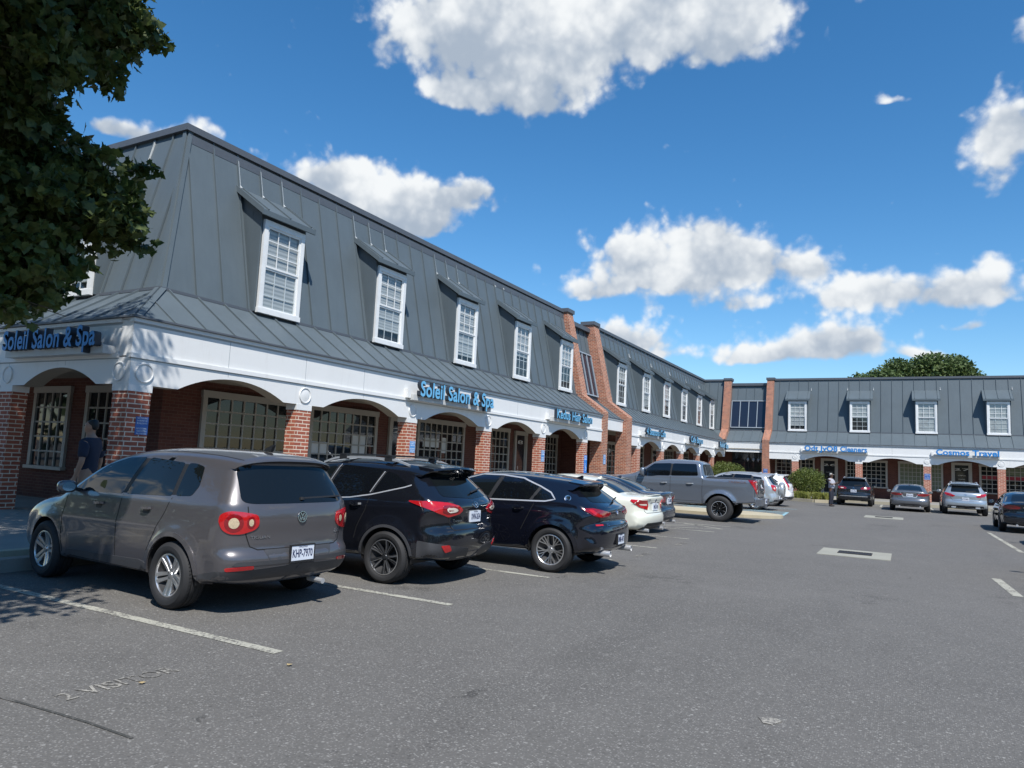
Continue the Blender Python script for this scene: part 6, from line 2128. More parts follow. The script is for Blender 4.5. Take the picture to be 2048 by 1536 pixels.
# ---- two-box wagons seen small
def wagon(label, p, L=4.5, W=1.84, zt=1.68, tail=None, place=None, plate="", emblem='oval', cat="suv", rails=None, glass_z=(1.14, 1.52), dlo=None, group=CARS, rake=0.30, tr=0.345, lens=None, lower=True, spoil=True, plate_z=0.86, emb_z=1.03, belt=(1.0, 1.12)):
    g0, g1 = glass_z
    S = dict(name='parked_suv', label=label, cat=cat, group=group, L=L, W=W, tr=tr, arch=0.395, wheels=(0.92, L - 0.86), belt=belt, tumble=0.40, shoulder=0.018, D_rear=0.36, D_rear_top=0.24, D_top=0.15,
             paint=p, flare=0.028, gh_taper=0.08, taper_r=0.06, creases=((0.88, 0.012, 0.05, 0.4, L - 0.3),),
             outline=[(0.50, 0.30, .1), (0.15, 0.32, .08), (0.03, 0.45, .06), (0.0, 0.58, .06), (0.02, 0.72, .05), (0.055, 0.78, .04), (0.05, 0.98, .06), (0.08, g0 - 0.06, .06), (0.08 + rake * 0.3, g0 + 0.05, .1), (0.08 + rake, g1 + 0.03, .06), (rake * 0.72, g1 + 0.075, .02), (rake * 0.8, g1 + 0.10, .03), (0.85, zt - 0.035, .3), (1.5, zt, .5), (2.15, zt - 0.02, .4), (2.75, zt - 0.15, .3), (3.5, 1.09, .12), (L - 0.45, 0.99, .3), (L - 0.13, 0.84, .15), (L - 0.02, 0.68, .1), (L, 0.45, .1), (L - 0.16, 0.28, .1), (L - 0.55, 0.25, .1)],
             side_glass=dlo or [([(0.62, 1.20), (1.16, 1.14), (1.06, 1.50), (0.72, 1.47)], M_TINT), ([(1.22, 1.13), (2.02, 1.07), (1.88, zt - 0.13), (1.13, zt - 0.15)], M_TINT), ([(3.14, 1.04), (2.09, 1.07), (1.95, zt - 0.13), (2.32, zt - 0.15), (2.68, zt - 0.28)], M_CARGLASS)],
             rear_glass=[([(-0.64, g0), (0.64, g0), (0.56, g1 - 0.03), (-0.56, g1 - 0.03)], M_CARGLASS)], windscreen=[(-0.62, 1.12), (0.62, 1.12), (0.5, zt - 0.2), (-0.5, zt - 0.2)], headlight=((0.45, 0.78), 0.74, 0.90),
             gaps=[('S', [(2.06, 1.06), (2.08, 0.75), (2.04, 0.36)]), ('S', [(1.18, 1.12), (1.24, 0.95), (1.40, 0.68)]), ('B', [(0.62, g0 - 0.03), (0.64, 0.86), (0.55, 0.74), (-0.55, 0.74), (-0.64, 0.86), (-0.62, g0 - 0.03)])])
    c = CarBody(S)
    finish(c, S)
    taillights(c, tail)
    if lower:
        c.patch('lower_bumper', 'B', [(-0.80, 0.33), (0.80, 0.33), (0.78, 0.50), (-0.78, 0.50)], M_PLASTIC, off=0.005, round_=0.03)
    c.plate(0, plate_z, plate, frame=False)
    c.emblem(0, emb_z, 0.05, emblem)
    c.handles([(1.42, 0.98), (2.38, 0.96)])
    c.mirrors(2.98, 1.10)
    if rails:
        roof_rails(c, 0.75, 2.35, 0.56, rails)
    if spoil:
        spoiler(c, [(rake + 0.25, zt - 0.05), (rake * 0.7, g1 + 0.10), (rake * 0.68, g1 + 0.075), (rake + 0.1, g1 + 0.03)], 0.6, p)
    b = MB()
    b.bar((0.14, -0.02, g0 + 0.05), (0.19, -0.45, g0 + 0.08), 0.02, 0.018, (-1, 0, 0.4))
    b.build('rear_wiper', M_BLACK, c.root)
    shark_fin(c, 0.85, p)
    c.wheels(RIM_10 if not rails else RIM_BLADE5, 0.235, 0.23, M_ALLOY, 0.0, 0.4)
    c.place(*place)
    return c


SIL2 = paint("bright_silver_paint", (0.46, 0.48, 0.49), 0.5, 0.28)
R1 = [('taillight', [(0.66, 0.96), (0.78, 0.86), (1.02, 0.93), (1.12, 1.12), (1.05, 1.15), (0.72, 1.13)], M_RED, 0.012), ('lamp_lens', [(0.80, 0.97), (0.92, 0.96), (0.96, 1.03), (0.82, 1.04)], M_LENS, 0.016)]
c = wagon("bright silver suv with covered spare wheel on its back door", SIL2, L=4.6, W=1.82, zt=1.70, tail=R1, place=(-4.62, 32.0, math.pi), plate="VMX-7713", rails=M_SATIN, plate_z=0.60, emb_z=1.30, spoil=False, rake=0.34, glass_z=(1.16, 1.54), belt=(1.0, 1.16))
b = MB()
b.lathe([(0.0, 0.05), (0.24, 0.048), (0.30, 0.035), (0.345, 0.0), (0.355, -0.06), (0.345, -0.15), (0.30, -0.19), (0.0, -0.20)], 40, 'z')
G = Matrix(((0, 0, -1, -0.13), (1, 0, 0, -0.12), (0, 1, 0, 0.93), (0, 0, 0, 1)))
b.build('spare_wheel_cover', SIL2, c.root, G, smooth=True, angle=50)
PW = paint("clean_white_paint", (0.78, 0.79, 0.79), 0.0, 0.25, flake=0.02)
R2 = [('taillight', [(0.76, 0.88), (0.90, 0.87), (0.98, 1.05), (1.02, 1.52), (0.92, 1.56), (0.86, 1.20), (0.76, 1.10)], M_RED, 0.012), ('lamp_lens', [(0.78, 0.90), (0.88, 0.89), (0.90, 0.98), (0.79, 0.99)], M_LENS, 0.015)]
c = wagon("white suv with tall red pillar lamps beside the planted corner", PW, L=4.55, W=1.82, zt=1.68, tail=R2, place=(-4.69, 36.6, math.pi), plate="HJL-2265", rails=None, rake=0.36, glass_z=(1.18, 1.54), dlo=[([(0.62, 1.24), (1.16, 1.16), (1.10, 1.46), (0.86, 1.40)], M_TINT), ([(1.22, 1.14), (2.02, 1.07), (1.88, 1.55), (1.13, 1.49)], M_TINT), ([(3.14, 1.04), (2.09, 1.07), (1.95, 1.55), (2.32, 1.53), (2.68, 1.40)], M_CARGLASS)])
for sd in (1, -1):
    c.patch('lower_cladding', 'C', [(0.1, 0.32), (1.3, 0.30), (1.3, 0.52), (0.1, 0.54)], M_PLASTIC, off=0.005, side=sd, round_=0.03)
DK = paint("charcoal_metallic_paint", (0.024, 0.028, 0.034), 0.45, 0.18)
R3 = [('taillight', [(0.42, 1.02), (0.50, 0.96), (0.90, 0.96), (1.22, 1.06), (1.2, 1.12), (0.60, 1.10)], M_DEEPRED, 0.012), ('lamp_lens', [(0.62, 1.0), (0.80, 1.0), (0.86, 1.05), (0.64, 1.05)], M_LENS, 0.016)]
c = wagon("charcoal suv parked next to the standing man", DK, L=4.57, W=1.85, zt=1.69, tail=R3, place=(-2.46, 42.66, math.pi / 2), plate="ALK-3906", rails=M_SATIN, plate_z=0.87, rake=0.30)
c.patch('bumper_bright_line', 'B', [(-0.74, 0.555), (0.74, 0.555), (0.72, 0.585), (-0.72, 0.585)], M_SATIN, off=0.006)
LSIL = paint("pale_silver_blue_paint", (0.40, 0.44, 0.47), 0.55, 0.24)
R4 = [('taillight', [(0.50, 0.98), (0.62, 0.92), (0.95, 0.97), (1.28, 1.08), (1.2, 1.13), (0.80, 1.08)], M_RED, 0.012), ('lamp_band', [(0.62, 0.98), (0.9, 1.0), (1.0, 1.05), (0.75, 1.03)], M_DEEPRED, 0.015)]
c = wagon("pale silver blue suv in front of the travel shop door", LSIL, L=4.80, W=1.94, zt=1.70, tail=R4, place=(2.437, 39.82, math.pi / 2), plate="KTS-8402", rails=M_SATIN, rake=0.42, glass_z=(1.16, 1.52), plate_z=0.82, emb_z=1.03, tr=0.37)
c.patch('bumper_valance', 'B', [(-0.7, 0.33), (0.7, 0.33), (0.66, 0.46), (-0.66, 0.46)], M_BLACK, off=0.008, round_=0.03)
for sd in (1, -1):
    b = MB()
    b.box(-0.01, 0.2, sd * 0.52 - 0.10, sd * 0.52 + 0.10, 0.37, 0.43)
    b.build('exhaust_pipe', M_SATIN, c.root)
# ------------------------------------------------------------------ trees, shrubs
def leaf_mat(name, c1, c2, trans=0.25, scale=2.0, rough=0.5):
    m = bpy.data.materials.new(name)
    m.use_nodes = True
    n = NT(m.node_tree)
    tc = n.node('ShaderNodeTexCoord')
    f = n.noise(tc.outputs['Object'], scale, 3, 0.6)
    g = n.noise(tc.outputs['Object'], scale * 9, 2, 0.6)
    c = n.mix(n.smooth(n.math('ADD', n.math('MULTIPLY', f, 0.5), n.math('MULTIPLY', g, 0.5)), 0.35, 0.65), c1, c2)
    b = n.node('ShaderNodeBsdfPrincipled', {'Base Color': c, 'Roughness': rough, 'Specular IOR Level': 0.4})
    t = n.node('ShaderNodeBsdfTranslucent', {'Color': c})
    x = n.node('ShaderNodeMixShader', {0: trans, 1: b.outputs[0], 2: t.outputs[0]})
    n.node('ShaderNodeOutputMaterial', {0: x.outputs[0]})
    return m


MAPLE = [(0, 0), (0.16, 0.06), (0.40, 0.02), (0.34, 0.22), (0.56, 0.42), (0.30, 0.50), (0.26, 0.66), (0, 1.0), (-0.26, 0.66), (-0.30, 0.50), (-0.56, 0.42), (-0.34, 0.22), (-0.40, 0.02), (-0.16, 0.06)]
OVAL = [(0, 0), (0.28, 0.35), (0.22, 0.75), (0, 1.0), (-0.22, 0.75), (-0.28, 0.35)]


def scatter_leaves(name, pts, size, shape, m, parent, seed=1, droop=0.5, nrm_bias=None):
    """one leaf-shaped face per point"""
    rg = np.random.default_rng(seed)
    n = len(pts)
    sh = np.array(shape)
    k = len(sh)
    ax = rg.normal(size=(n, 3))
    ax[:, 2] -= droop
    ax /= np.linalg.norm(ax, axis=1)[:, None]
    q = rg.normal(size=(n, 3))
    if nrm_bias is not None:
        q = q * 0.7 + nrm_bias
    sd = np.cross(ax, q)
    sd /= np.linalg.norm(sd, axis=1)[:, None]
    nm = np.cross(ax, sd)
    sz = size * rg.uniform(0.65, 1.25, n)
    V = pts[:, None, :] + sz[:, None, None] * (sh[None, :, 0, None] * sd[:, None, :] + sh[None, :, 1, None] * ax[:, None, :] + (0.18 * np.abs(sh[None, :, 0, None])) * nm[:, None, :])
    V = V.reshape(-1, 3)
    c = V.mean(0)
    me = bpy.data.meshes.new(name)
    me.vertices.add(n * k)
    me.vertices.foreach_set('co', (V - c).ravel())
    me.loops.add(n * k)
    me.loops.foreach_set('vertex_index', np.arange(n * k))
    me.polygons.add(n)
    me.polygons.foreach_set('loop_start', np.arange(n) * k)
    me.update()
    me.validate()
    me.materials.append(m)
    o = bpy.data.objects.new(name, me)
    COL.objects.link(o)
    o.parent = parent
    o.matrix_local = wm(parent).inverted() @ Matrix.Translation(Vector(c))
    return o


def lobe_points(lobes, seed, lumpy=0.42):
    rg = np.random.default_rng(seed)
    out = []
    for (cx, cy, cz, rx, ry, rz, n, hollow) in lobes:
        d = rg.normal(size=(n, 3))
        d /= np.linalg.norm(d, axis=1)[:, None]
        # lumpy radius: sprays of leaves stand out from the lobe
        ph = rg.uniform(0, 6.28, (7, 1))
        fr = rg.normal(size=(7, 3)) * 3.2
        lump = np.mean(np.sin(fr @ d.T + ph), 0)
        r_ = (hollow + (1 - hollow) * rg.uniform(0, 1, n) ** 0.6) * (1 + lumpy * lump)
        out.append(np.array([cx, cy, cz]) + d * r_[:, None] * np.array([rx, ry, rz]))
    return np.concatenate(out)


M_BARK = mat("grey_brown_bark", (0.10, 0.08, 0.06), 0.9, vary=0.5, vscale=14, bump=0.8, bscale=30)
M_MAPLE = leaf_mat("maple_leaf", (0.034, 0.066, 0.017), (0.12, 0.15, 0.038), 0.35, 2.2)
mt = empty("maple_tree", (-10.7, 0.4, 0.1), 0, "broad maple whose dark leafy branches hang in from the left", "tree")
LOB = [(-9.9, -0.2, 8.6, 3.7, 3.3, 3.2, 15000, 0.45),
       (-8.15, 4.15, 6.5, 0.78, 0.78, 0.70, 2400, 0.15),
       (-8.05, 4.60, 6.5, 0.38, 0.38, 0.30, 600, 0.1),
       (-8.15, 3.65, 5.85, 0.75, 0.75, 0.75, 2700, 0.15),
       (-8.5, 3.75, 4.95, 0.62, 0.62, 0.60, 1700, 0.15),
       (-7.98, 4.40, 4.22, 0.60, 0.60, 0.50, 1600, 0.15),
       (-8.15, 3.9, 3.95, 0.70, 0.70, 0.60, 1900, 0.15),
       (-7.85, 3.70, 3.15, 0.52, 0.52, 0.50, 1150, 0.15),
       (-8.6, 3.4, 3.7, 0.8, 0.8, 0.8, 2200, 0.15),
       (-6.6, 1.8, 6.6, 1.3, 1.0, 1.2, 5200, 0.1),
       (-6.4, 2.3, 8.6, 1.4, 1.2, 1.0, 4600, 0.1),
       (-5.6, 1.0, 7.9, 1.5, 1.3, 1.4, 5200, 0.1),
       (-5.35, 1.75, 6.4, 1.1, 0.8, 0.9, 4200, 0.1),
       (-5.6, 1.1, 5.1, 1.2, 0.9, 0.9, 2800, 0.15),
       (-8.2, 3.0, 9.2, 1.5, 1.3, 1.3, 4600, 0.1),
       (-9.8, 3.9, 9.6, 1.6, 1.4, 1.4, 4600, 0.1),
       (-11.2, 3.9, 7.2, 1.9, 1.3, 1.6, 5200, 0.15),
       (-13.0, 4.2, 7.8, 1.8, 1.3, 1.7, 5200, 0.15),
       (-11.6, 3.0, 10.2, 2.2, 1.8, 1.7, 5600, 0.15),
       (-15.0, 3.0, 7.2, 1.9, 1.6, 1.8, 4200, 0.15),  # last boughs, out of view, added to block sky light from the end facade
       (-16.6, 4.6, 8.2, 1.6, 1.4, 1.6, 3200, 0.15),
       (-13.5, 0.5, 8.0, 2.6, 2.2, 2.4, 5200, 0.2)]
rs_ = np.random.default_rng(77)
TW = []
for (cx, cy, cz, rx, ry, rz, n_, h_) in LOB[1:9]:
    for k in range(16):                     # small sprays standing out from each bough
        d_ = rs_.normal(size=3)
        d_ /= np.linalg.norm(d_)
        q_ = rs_.uniform(0.85, 1.28)
        TW.append((cx + rx * d_[0] * q_, cy + ry * d_[1] * q_, cz + rz * d_[2] * q_, 0.2, 0.2, 0.14, 45, 0.0))
lp = np.concatenate([lobe_points(LOB, 5, 0.62), lobe_points(TW, 9)])
scatter_leaves("crown", lp, 0.112, MAPLE, M_MAPLE, mt, 6, 0.7)
b = MB()
b.tube([(-10.7, 0.4, 0.0), (-10.68, 0.42, 0.5), (-10.55, 0.5, 2.2), (-10.3, 0.6, 4.2), (-9.9, 0.7, 6.5), (-9.6, 0.7, 9.5)], [0.30, 0.24, 0.20, 0.17, 0.12, 0.04], 14)
rg_ = random.Random(8)
for (cx, cy, cz, rx, ry, rz, n_, h_) in LOB[1:]:
    z0 = min(max(cz - 1.6, 2.6), 6.0)
    st = Vector((-10.55 + (z0 - 2.2) * 0.13, 0.5 + (z0 - 2.2) * 0.05, z0))
    en = Vector((cx, cy, cz))
    md = st.lerp(en, 0.5) + Vector((0, 0, 0.35))
    b.tube([st, md, en], [0.075, 0.045, 0.018], 8)
    for k in range(9):
        tip = en + Vector((rg_.uniform(-rx, rx), rg_.uniform(-ry, ry), rg_.uniform(-rz, rz))) * 0.85
        b.tube([md.lerp(en, rg_.uniform(0.3, 1)), md.lerp(tip, 0.75) + Vector((0, 0, 0.06)), tip], [0.016, 0.009, 0.004], 5)
b.build("trunk", M_BARK, mt, smooth=True)

M_FARLEAF = leaf_mat("oak_leaf", (0.055, 0.095, 0.030), (0.12, 0.165, 0.050), 0.25, 0.35, 0.6)
for i, (x, y, top, lobes, lab) in enumerate((
        (-3.2, 82, 12.4, [(-3.6, 82, 10.6, 1.9, 1.9, 1.5, 2200, 0.2), (-1.9, 82, 11.2, 1.7, 1.8, 1.6, 2000, 0.2), (-2.8, 82, 8.8, 2.4, 2.2, 2.4, 2200, 0.2)], "smaller left crown of the green trees showing above the far roof"),
        (1.4, 85, 14.8, [(0.2, 85, 12.3, 2.3, 2.2, 2.0, 3400, 0.2), (2.6, 85, 12.7, 2.0, 2.1, 1.9, 3000, 0.2), (1.4, 85, 10.0, 3.2, 3.0, 3.0, 3200, 0.2), (-0.6, 85, 11.5, 1.5, 1.8, 1.7, 1800, 0.2)], "tallest middle crown of the green trees above the far roof"),
        (5.2, 86, 13.4, [(4.6, 86, 12.7, 1.6, 1.8, 1.9, 2400, 0.2), (6.1, 86, 11.3, 1.5, 1.6, 1.4, 1800, 0.2), (5.0, 86, 9.6, 2.6, 2.4, 2.6, 2200, 0.2)], "right crown of the green trees above the far roof"))):
    t = empty("background_tree", (x, y, 0), 0, lab, "tree", "trees behind the far building")
    scatter_leaves("crown", lobe_points([l_[:6] + (l_[6] * 2, l_[7]) for l_ in lobes], 20 + i, 0.6), 0.30, OVAL, M_FARLEAF, t, 30 + i, 0.2)
    b = MB()
    b.tube([(x, y, 0), (x + 0.05, y, 4), (x, y, 9.5)], [0.32, 0.25, 0.1], 10)
    for l_ in lobes:
        b.tube([(x, y, 6.0), (l_[0], l_[1], l_[2])], [0.14, 0.04], 6)
    b.build("trunk", M_BARK, t, smooth=True)

M_BUSH = leaf_mat("shrub_leaf", (0.065, 0.10, 0.022), (0.17, 0.20, 0.045), 0.25, 3.0, 0.5)


def shrub(x, y, rx, ry, z0, z1, lab, seed, n=6500):
    t = empty("shrub", (x, y, 0.12), 0, lab, "shrub", "clipped shrubs in the corner bed")
    zc, rz = (z0 + z1) / 2, (z1 - z0) / 2
    lobes = [(x, y, zc, rx, ry, rz, n, 0.45), (x - rx * 0.3, y, zc + rz * 0.25, rx * 0.6, ry * 0.6, rz * 0.65, n // 4, 0.3), (x + rx * 0.35, y, zc + rz * 0.2, rx * 0.6, ry * 0.6, rz * 0.65, n // 4, 0.3)]
    P = lobe_points(lobes, seed)
    scatter_leaves("foliage", P, 0.075, OVAL, M_BUSH, t, seed + 1, -0.6)
    b = MB()
    rg = random.Random(seed)
    for k in range(7):
        a = rg.uniform(0, 6.28)
        b.tube([(x + 0.05 * math.cos(a), y + 0.05 * math.sin(a), 0.1), (x + rx * 0.35 * math.cos(a), y + ry * 0.35 * math.sin(a), zc * 0.7), (x + rx * 0.6 * math.cos(a), y + ry * 0.6 * math.sin(a), zc + rz * 0.3)], [0.03, 0.02, 0.008], 6)
    b.build("stem", M_BARK, t, smooth=True)


shrub(-5.25, 46.9, 1.12, 1.0, 0.25, 1.95, "rounded green shrub beside the standing man and white suv", 51, 8000)
shrub(-10.6, 49.6, 1.25, 1.1, 0.5, 2.15, "spreading green shrub behind the silver suv by the corner entrance", 61, 7000)
# low strappy edging plants
rg = np.random.default_rng(3)
b = MB()
for k in range(95):
    x, y = rg.uniform(-6.2, -3.85), rg.uniform(44.9, 46.1)
    if y < 45.2 and x < -5.2:
        continue
    for j in range(17):
        a, l_ = rg.uniform(0, 6.28), rg.uniform(0.25, 0.48)
        d = Vector((math.cos(a), math.sin(a), 0))
        s_ = Vector((-d.y, d.x, 0)) * 0.011
        p0 = Vector((x, y, 0.12)) + d * 0.03
        p1 = p0 + d * l_ * 0.22 + Vector((0, 0, l_ * 0.9))
        p2 = p0 + d * l_ * 0.6 + Vector((0, 0, l_ * 1.0))
        b.add([p0 - s_, p0 + s_, p1 + s_, p1 - s_])
        b.add([p1 - s_, p1 + s_, p2])
o = b.build("edging_grass_plants", leaf_mat("strappy_leaf", (0.20, 0.24, 0.05), (0.42, 0.42, 0.13), 0.35, 2.5), recalc=False)
tag(o, "yellow green strappy plants edging the corner bed", "ground cover", kind='stuff')
# a few fallen leaves on the near asphalt
for i, (x, y, lab) in enumerate(((-3.93, 3.95, "small dry tan leaf lying alone on the near asphalt"), (-4.35, 3.1, "pale curled leaf above the stencilled letters"))):
    b = MB()
    b.add([(x + 0.045 * (p[0] * math.cos(i) - p[1] * math.sin(i)), y + 0.045 * (p[0] * math.sin(i) + p[1] * math.cos(i)), 0.010 + 0.012 * abs(p[0])) for p in MAPLE])
    tag(b.build("fallen_leaf", mat("dry_leaf", (0.36, 0.27, 0.13), 0.8), recalc=False), lab, "leaf", "fallen leaves on the asphalt")

# ------------------------------------------------------------------ people
M_SKIN_D = mat("deep_brown_skin", (0.10, 0.055, 0.035), 0.5)
M_SKIN_M = mat("tan_skin", (0.36, 0.19, 0.12), 0.5)


def skin_mesh(name, joints, edges, m, parent, root=0, sub=2):
    """grow one continuous surface over connected joints [(x, y, z, radius)]"""
    me = bpy.data.meshes.new(name)
    me.from_pydata([j[:3] for j in joints], edges, [])
    ob = bpy.data.objects.new(name, me)
    COL.objects.link(ob)
    sk = ob.modifiers.new("skin", 'SKIN')
    sk.use_smooth_shade = True
    ly = me.skin_vertices[0].data
    for i, j in enumerate(joints):
        r_ = j[3] if isinstance(j[3], tuple) else (j[3], j[3])
        ly[i].radius = r_
        ly[i].use_root = (i == root)
    s = ob.modifiers.new("sub", 'SUBSURF')
    s.levels = s.render_levels = sub
    dg = bpy.context.evaluated_depsgraph_get()
    new = bpy.data.meshes.new_from_object(ob.evaluated_get(dg))
    bpy.data.objects.remove(ob)
    new.name = name
    new.polygons.foreach_set('use_smooth', [True] * len(new.polygons))
    new.materials.clear()
    new.materials.append(m)
    o = bpy.data.objects.new(name, new)
    COL.objects.link(o)
    o.parent = parent
    return o


def hand(J, E, wrist, d, palm, sd, curl, iw):
    """palm with five bent fingers; d = along the hand, palm = palm normal"""
    d, palm = Vector(d).normalized(), Vector(palm).normalized()
    s = d.cross(palm).normalized() * sd
    w = Vector(wrist)

    def add(p, r_, prev):
        J.append((p.x, p.y, p.z, r_))
        E.append((prev, len(J) - 1))
        return len(J) - 1
    k = add(w + d * 0.045, (0.034, 0.020), iw)
    c = add(w + d * 0.085, (0.034, 0.017), k)
    for i, (off, ln) in enumerate(((-0.030, 0.075), (-0.010, 0.085), (0.010, 0.080), (0.028, 0.064))):
        b0 = w + d * 0.092 + s * off
        i0 = add(b0, 0.0095, c)
        dd = (d + palm * curl).normalized()
        i1 = add(b0 + dd * ln * 0.5, 0.0088, i0)
        dd2 = (d + palm * curl * 2.4).normalized()
        add(b0 + dd * ln * 0.5 + dd2 * ln * 0.5, 0.0078, i1)
    b0 = w + d * 0.035 - s * 0.036
    i0 = add(b0, 0.012, k)
    t = (d * 0.8 - s * 0.7 + palm * 0.35).normalized()
    i1 = add(b0 + t * 0.03, 0.0105, i0)
    add(b0 + t * 0.03 + (t + palm * 0.4 + d * 0.3).normalized() * 0.028, 0.009, i1)


def person(label, x, y, z, rot, scale, skin, shirt, trousers, shoes, hair, arms, belly=0.0, cap=None, stride=0.0):
    root = empty("person", (0, 0, 0), 0, label, "person")
    J = [(0, 0, 0.95, 0.125), (0.01 + belly * 0.5, 0, 1.12, 0.115 + belly * 0.5), (-0.01, 0, 1.32, (0.14, 0.105)), (-0.01, 0, 1.45, 0.085), (0.01, 0, 1.52, 0.055), (0.03, 0, 1.585, (0.062, 0.066)), (0.035, 0, 1.65, (0.072, 0.088)), (0.02, 0, 1.71, (0.066, 0.078)), (0.015, 0, 1.745, 0.045)]
    E = [(0, 1), (1, 2), (2, 3), (3, 4), (4, 5), (5, 6), (6, 7), (7, 8)]
    # face: nose and ears
    J += [(0.118, 0, 1.64, 0.014), (0.03, 0.078, 1.65, 0.016), (0.03, -0.078, 1.65, 0.016)]
    E += [(6, 9), (6, 10), (6, 11)]
    sh, tr = [], []
    for sd, key in ((1, 'l'), (-1, 'r')):
        el, wr, hd, pn = arms[key]
        b0 = len(J)
        J.append((-0.01, sd * 0.175, 1.425, 0.058))
        E.append((3, b0))
        J.append((el[0], sd * el[1], el[2], 0.043))
        E.append((b0, b0 + 1))
        m_ = Vector((el[0], sd * el[1], el[2])).lerp(Vector((wr[0], sd * wr[1], wr[2])), 0.35)
        J.append((m_.x, m_.y, m_.z, 0.041))
        E.append((b0 + 1, b0 + 2))
        J.append((wr[0], sd * wr[1], wr[2], (0.028, 0.024)))
        E.append((b0 + 2, b0 + 3))
        hand(J, E, (wr[0], sd * wr[1], wr[2]), (hd[0], sd * hd[1], hd[2]), (pn[0], sd * pn[1], pn[2]), sd, 0.45, b0 + 3)
        sh.append(((-0.01, sd * 0.175, 1.425), (el[0], sd * el[1], el[2])))
        f = stride * sd
        b1 = len(J)
        J += [(0, sd * 0.095, 0.90, 0.09), (0.03 + f * 0.5, sd * 0.10, 0.50, 0.058), (f - 0.01, sd * 0.105, 0.30, 0.055), (f - 0.02, sd * 0.105, 0.09, 0.038), (f + 0.10, sd * 0.12, 0.035, (0.042, 0.028))]
        E += [(0, b1), (b1, b1 + 1), (b1 + 1, b1 + 2), (b1 + 2, b1 + 3), (b1 + 3, b1 + 4)]
        tr.append([(0, sd * 0.095, 0.88, 0.112), (0.03 + f * 0.5, sd * 0.10, 0.50, 0.084), (f - 0.01, sd * 0.105, 0.28, 0.078), (f - 0.02, sd * 0.105, 0.085, 0.074)])
    skin_mesh("body", J, E, skin, root)
    SJ = [(0.0, 0, 0.90, (0.165 + belly * 0.3, 0.135 + belly * 0.4)), (0.012 + belly * 0.6, 0, 1.08, (0.165 + belly * 0.5, 0.135 + belly)), (0.0, 0, 1.30, (0.175, 0.130)), (-0.01, 0, 1.43, (0.115, 0.095)), (-0.003, 0, 1.485, 0.068)]
    SE = [(0, 1), (1, 2), (2, 3), (3, 4)]
    for a, e in sh:
        k = len(SJ)
        p = Vector(a).lerp(Vector(e), 0.9)
        SJ += [(a[0], a[1], a[2], 0.085), (p.x, p.y, p.z, 0.072)]
        SE += [(3, k), (k, k + 1)]
    skin_mesh("shirt", SJ, SE, shirt, root)
    TJ = [(0, 0, 0.98, (0.155, 0.13)), (0, 0, 0.90, (0.16, 0.13))]
    TE = [(0, 1)]
    for leg in tr:
        k = len(TJ)
        TJ += leg
        TE += [(1, k), (k, k + 1), (k + 1, k + 2), (k + 2, k + 3)]
    skin_mesh("trousers", TJ, TE, trousers, root)
    for leg, sd in zip(tr, (1, -1)):
        ax = leg[3][0]
        skin_mesh("shoe", [(ax - 0.05, sd * 0.105, 0.05, (0.048, 0.05)), (ax + 0.05, sd * 0.112, 0.042, (0.052, 0.042)), (ax + 0.16, sd * 0.122, 0.036, (0.046, 0.034))], [(0, 1), (1, 2)], shoes, root)
    skin_mesh("hair", [(-0.035, 0, 1.60, (0.055, 0.05)), (-0.025, 0, 1.665, (0.078, 0.072)), (0.0, 0, 1.725, (0.082, 0.085)), (0.008, 0, 1.77, (0.06, 0.065))], [(0, 1), (1, 2), (2, 3)], cap or hair, root)
    if cap:
        b = MB()
        b.prism([(0.085, -0.07), (0.155, -0.05), (0.17, 0.0), (0.155, 0.05), (0.085, 0.07)], lambda p, a: (p[0], p[1], a - p[0] * 0.1), 1.712, 1.722)
        b.build("cap_peak", cap, root)
    b = MB()
    for sd in (1, -1):
        b.lathe([(0.0, 0.012), (0.009, 0.008), (0.011, 0.0), (0.0, -0.008)], 10, 'z')
        nb = 40
        for q in range(len(b.v) - nb, len(b.v)):
            vx, vy, vz = b.v[q]
            b.v[q] = (0.103 + vz * 0.8, sd * 0.034 + vx, 1.668 + vy * 0.7)
    b.build("eyes", M_BLACK, root)
    b = MB()
    b.box(0.098, 0.107, -0.022, 0.022, 1.598, 1.606)
    b.build("mouth", mat("lip_brown", (0.08, 0.03, 0.028), 0.5), root)
    root.matrix_local = Matrix.Translation((x, y, z)) @ Matrix.Rotation(rot, 4, 'Z') @ Matrix.Scale(scale, 4)
    return root


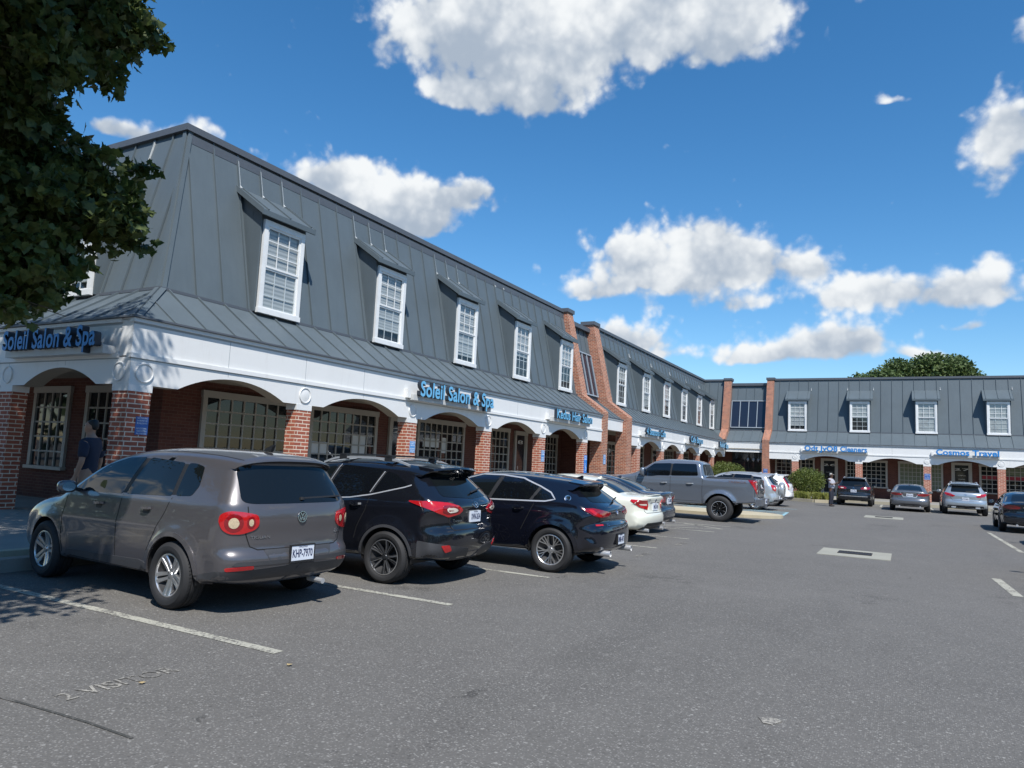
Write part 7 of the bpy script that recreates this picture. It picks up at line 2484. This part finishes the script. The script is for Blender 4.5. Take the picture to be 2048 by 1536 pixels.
M_TEE = mat("heather_grey_jersey", (0.38, 0.38, 0.42), 0.9, vary=0.1, vscale=12)
M_NAVYTEE = mat("navy_jersey", (0.018, 0.022, 0.042), 0.9, vary=0.15, vscale=9)
M_JEANS = mat("dark_denim", (0.018, 0.021, 0.034), 0.9, vary=0.25, vscale=14)
M_SHOE = mat("black_trainers", (0.015, 0.015, 0.016), 0.6)
M_HAIR = mat("black_hair", (0.008, 0.007, 0.007), 0.6)
arms_phone = {'l': ((0.10, 0.25, 1.17), (0.29, 0.11, 1.27), (0.8, -0.3, 0.5), (0.2, -0.8, 0.5)), 'r': ((0.10, 0.25, 1.17), (0.27, 0.10, 1.22), (0.8, -0.35, 0.45), (0.2, -0.8, 0.5))}
pm = person("man in grey tee and cap looking at a phone beside charcoal suv", -3.35, 40.15, 0.0, R(-18), 0.95, M_SKIN_D, M_TEE, M_JEANS, M_SHOE, M_HAIR, arms_phone, belly=0.05, cap=mat("pale_grey_cap", (0.40, 0.39, 0.36), 0.9))
b = MB()
b.box(-0.004, 0.004, -0.035, 0.035, -0.07, 0.07)
ph = b.build("mobile_phone", M_BLACK, None, pm.matrix_local @ Matrix.Translation((0.375, 0.03, 1.40)) @ Matrix.Rotation(R(-30), 4, 'Y'))
tag(ph, "black mobile phone held up by the man in the grey tee", "phone")
arms_down = {'l': ((-0.03, 0.24, 1.14), (0.04, 0.25, 0.90), (0.15, 0.0, -1), (0.0, -1, 0.1)), 'r': ((-0.03, 0.24, 1.14), (0.03, 0.25, 0.90), (0.15, 0.0, -1), (0.0, -1, 0.1))}
person("dark haired person in navy tee under the shaded corner arcade", -10.75, 6.42, 0.125, math.atan2(-0.48, -0.87), 0.99, M_SKIN_M, M_NAVYTEE, mat("grey_trousers", (0.06, 0.06, 0.065), 0.9), M_SHOE, M_HAIR, arms_down)

# ------------------------------------------------------------------ unseen woods, added to darken reflections and cut low sky light
rg = np.random.default_rng(12)
P = []
for a in np.arange(-2.9, 0.75, 0.055):
    r_ = 62 + rg.uniform(-6, 8)
    x, y, h = r_ * math.cos(a), r_ * math.sin(a), rg.uniform(9, 15)
    d = rg.normal(size=(330, 3))
    d /= np.linalg.norm(d, axis=1)[:, None]
    P.append(np.array([x, y, h * 0.5]) + d * np.array([4.2, 4.2, h * 0.52]) * rg.uniform(0.7, 1.1, (330, 1)))
o = scatter_leaves("added_woods", np.concatenate(P), 1.5, OVAL, M_FARLEAF, None, 13, 0.0)
tag(o, "unseen belt of woods added behind the viewer to darken reflections", "woods", kind='stuff')
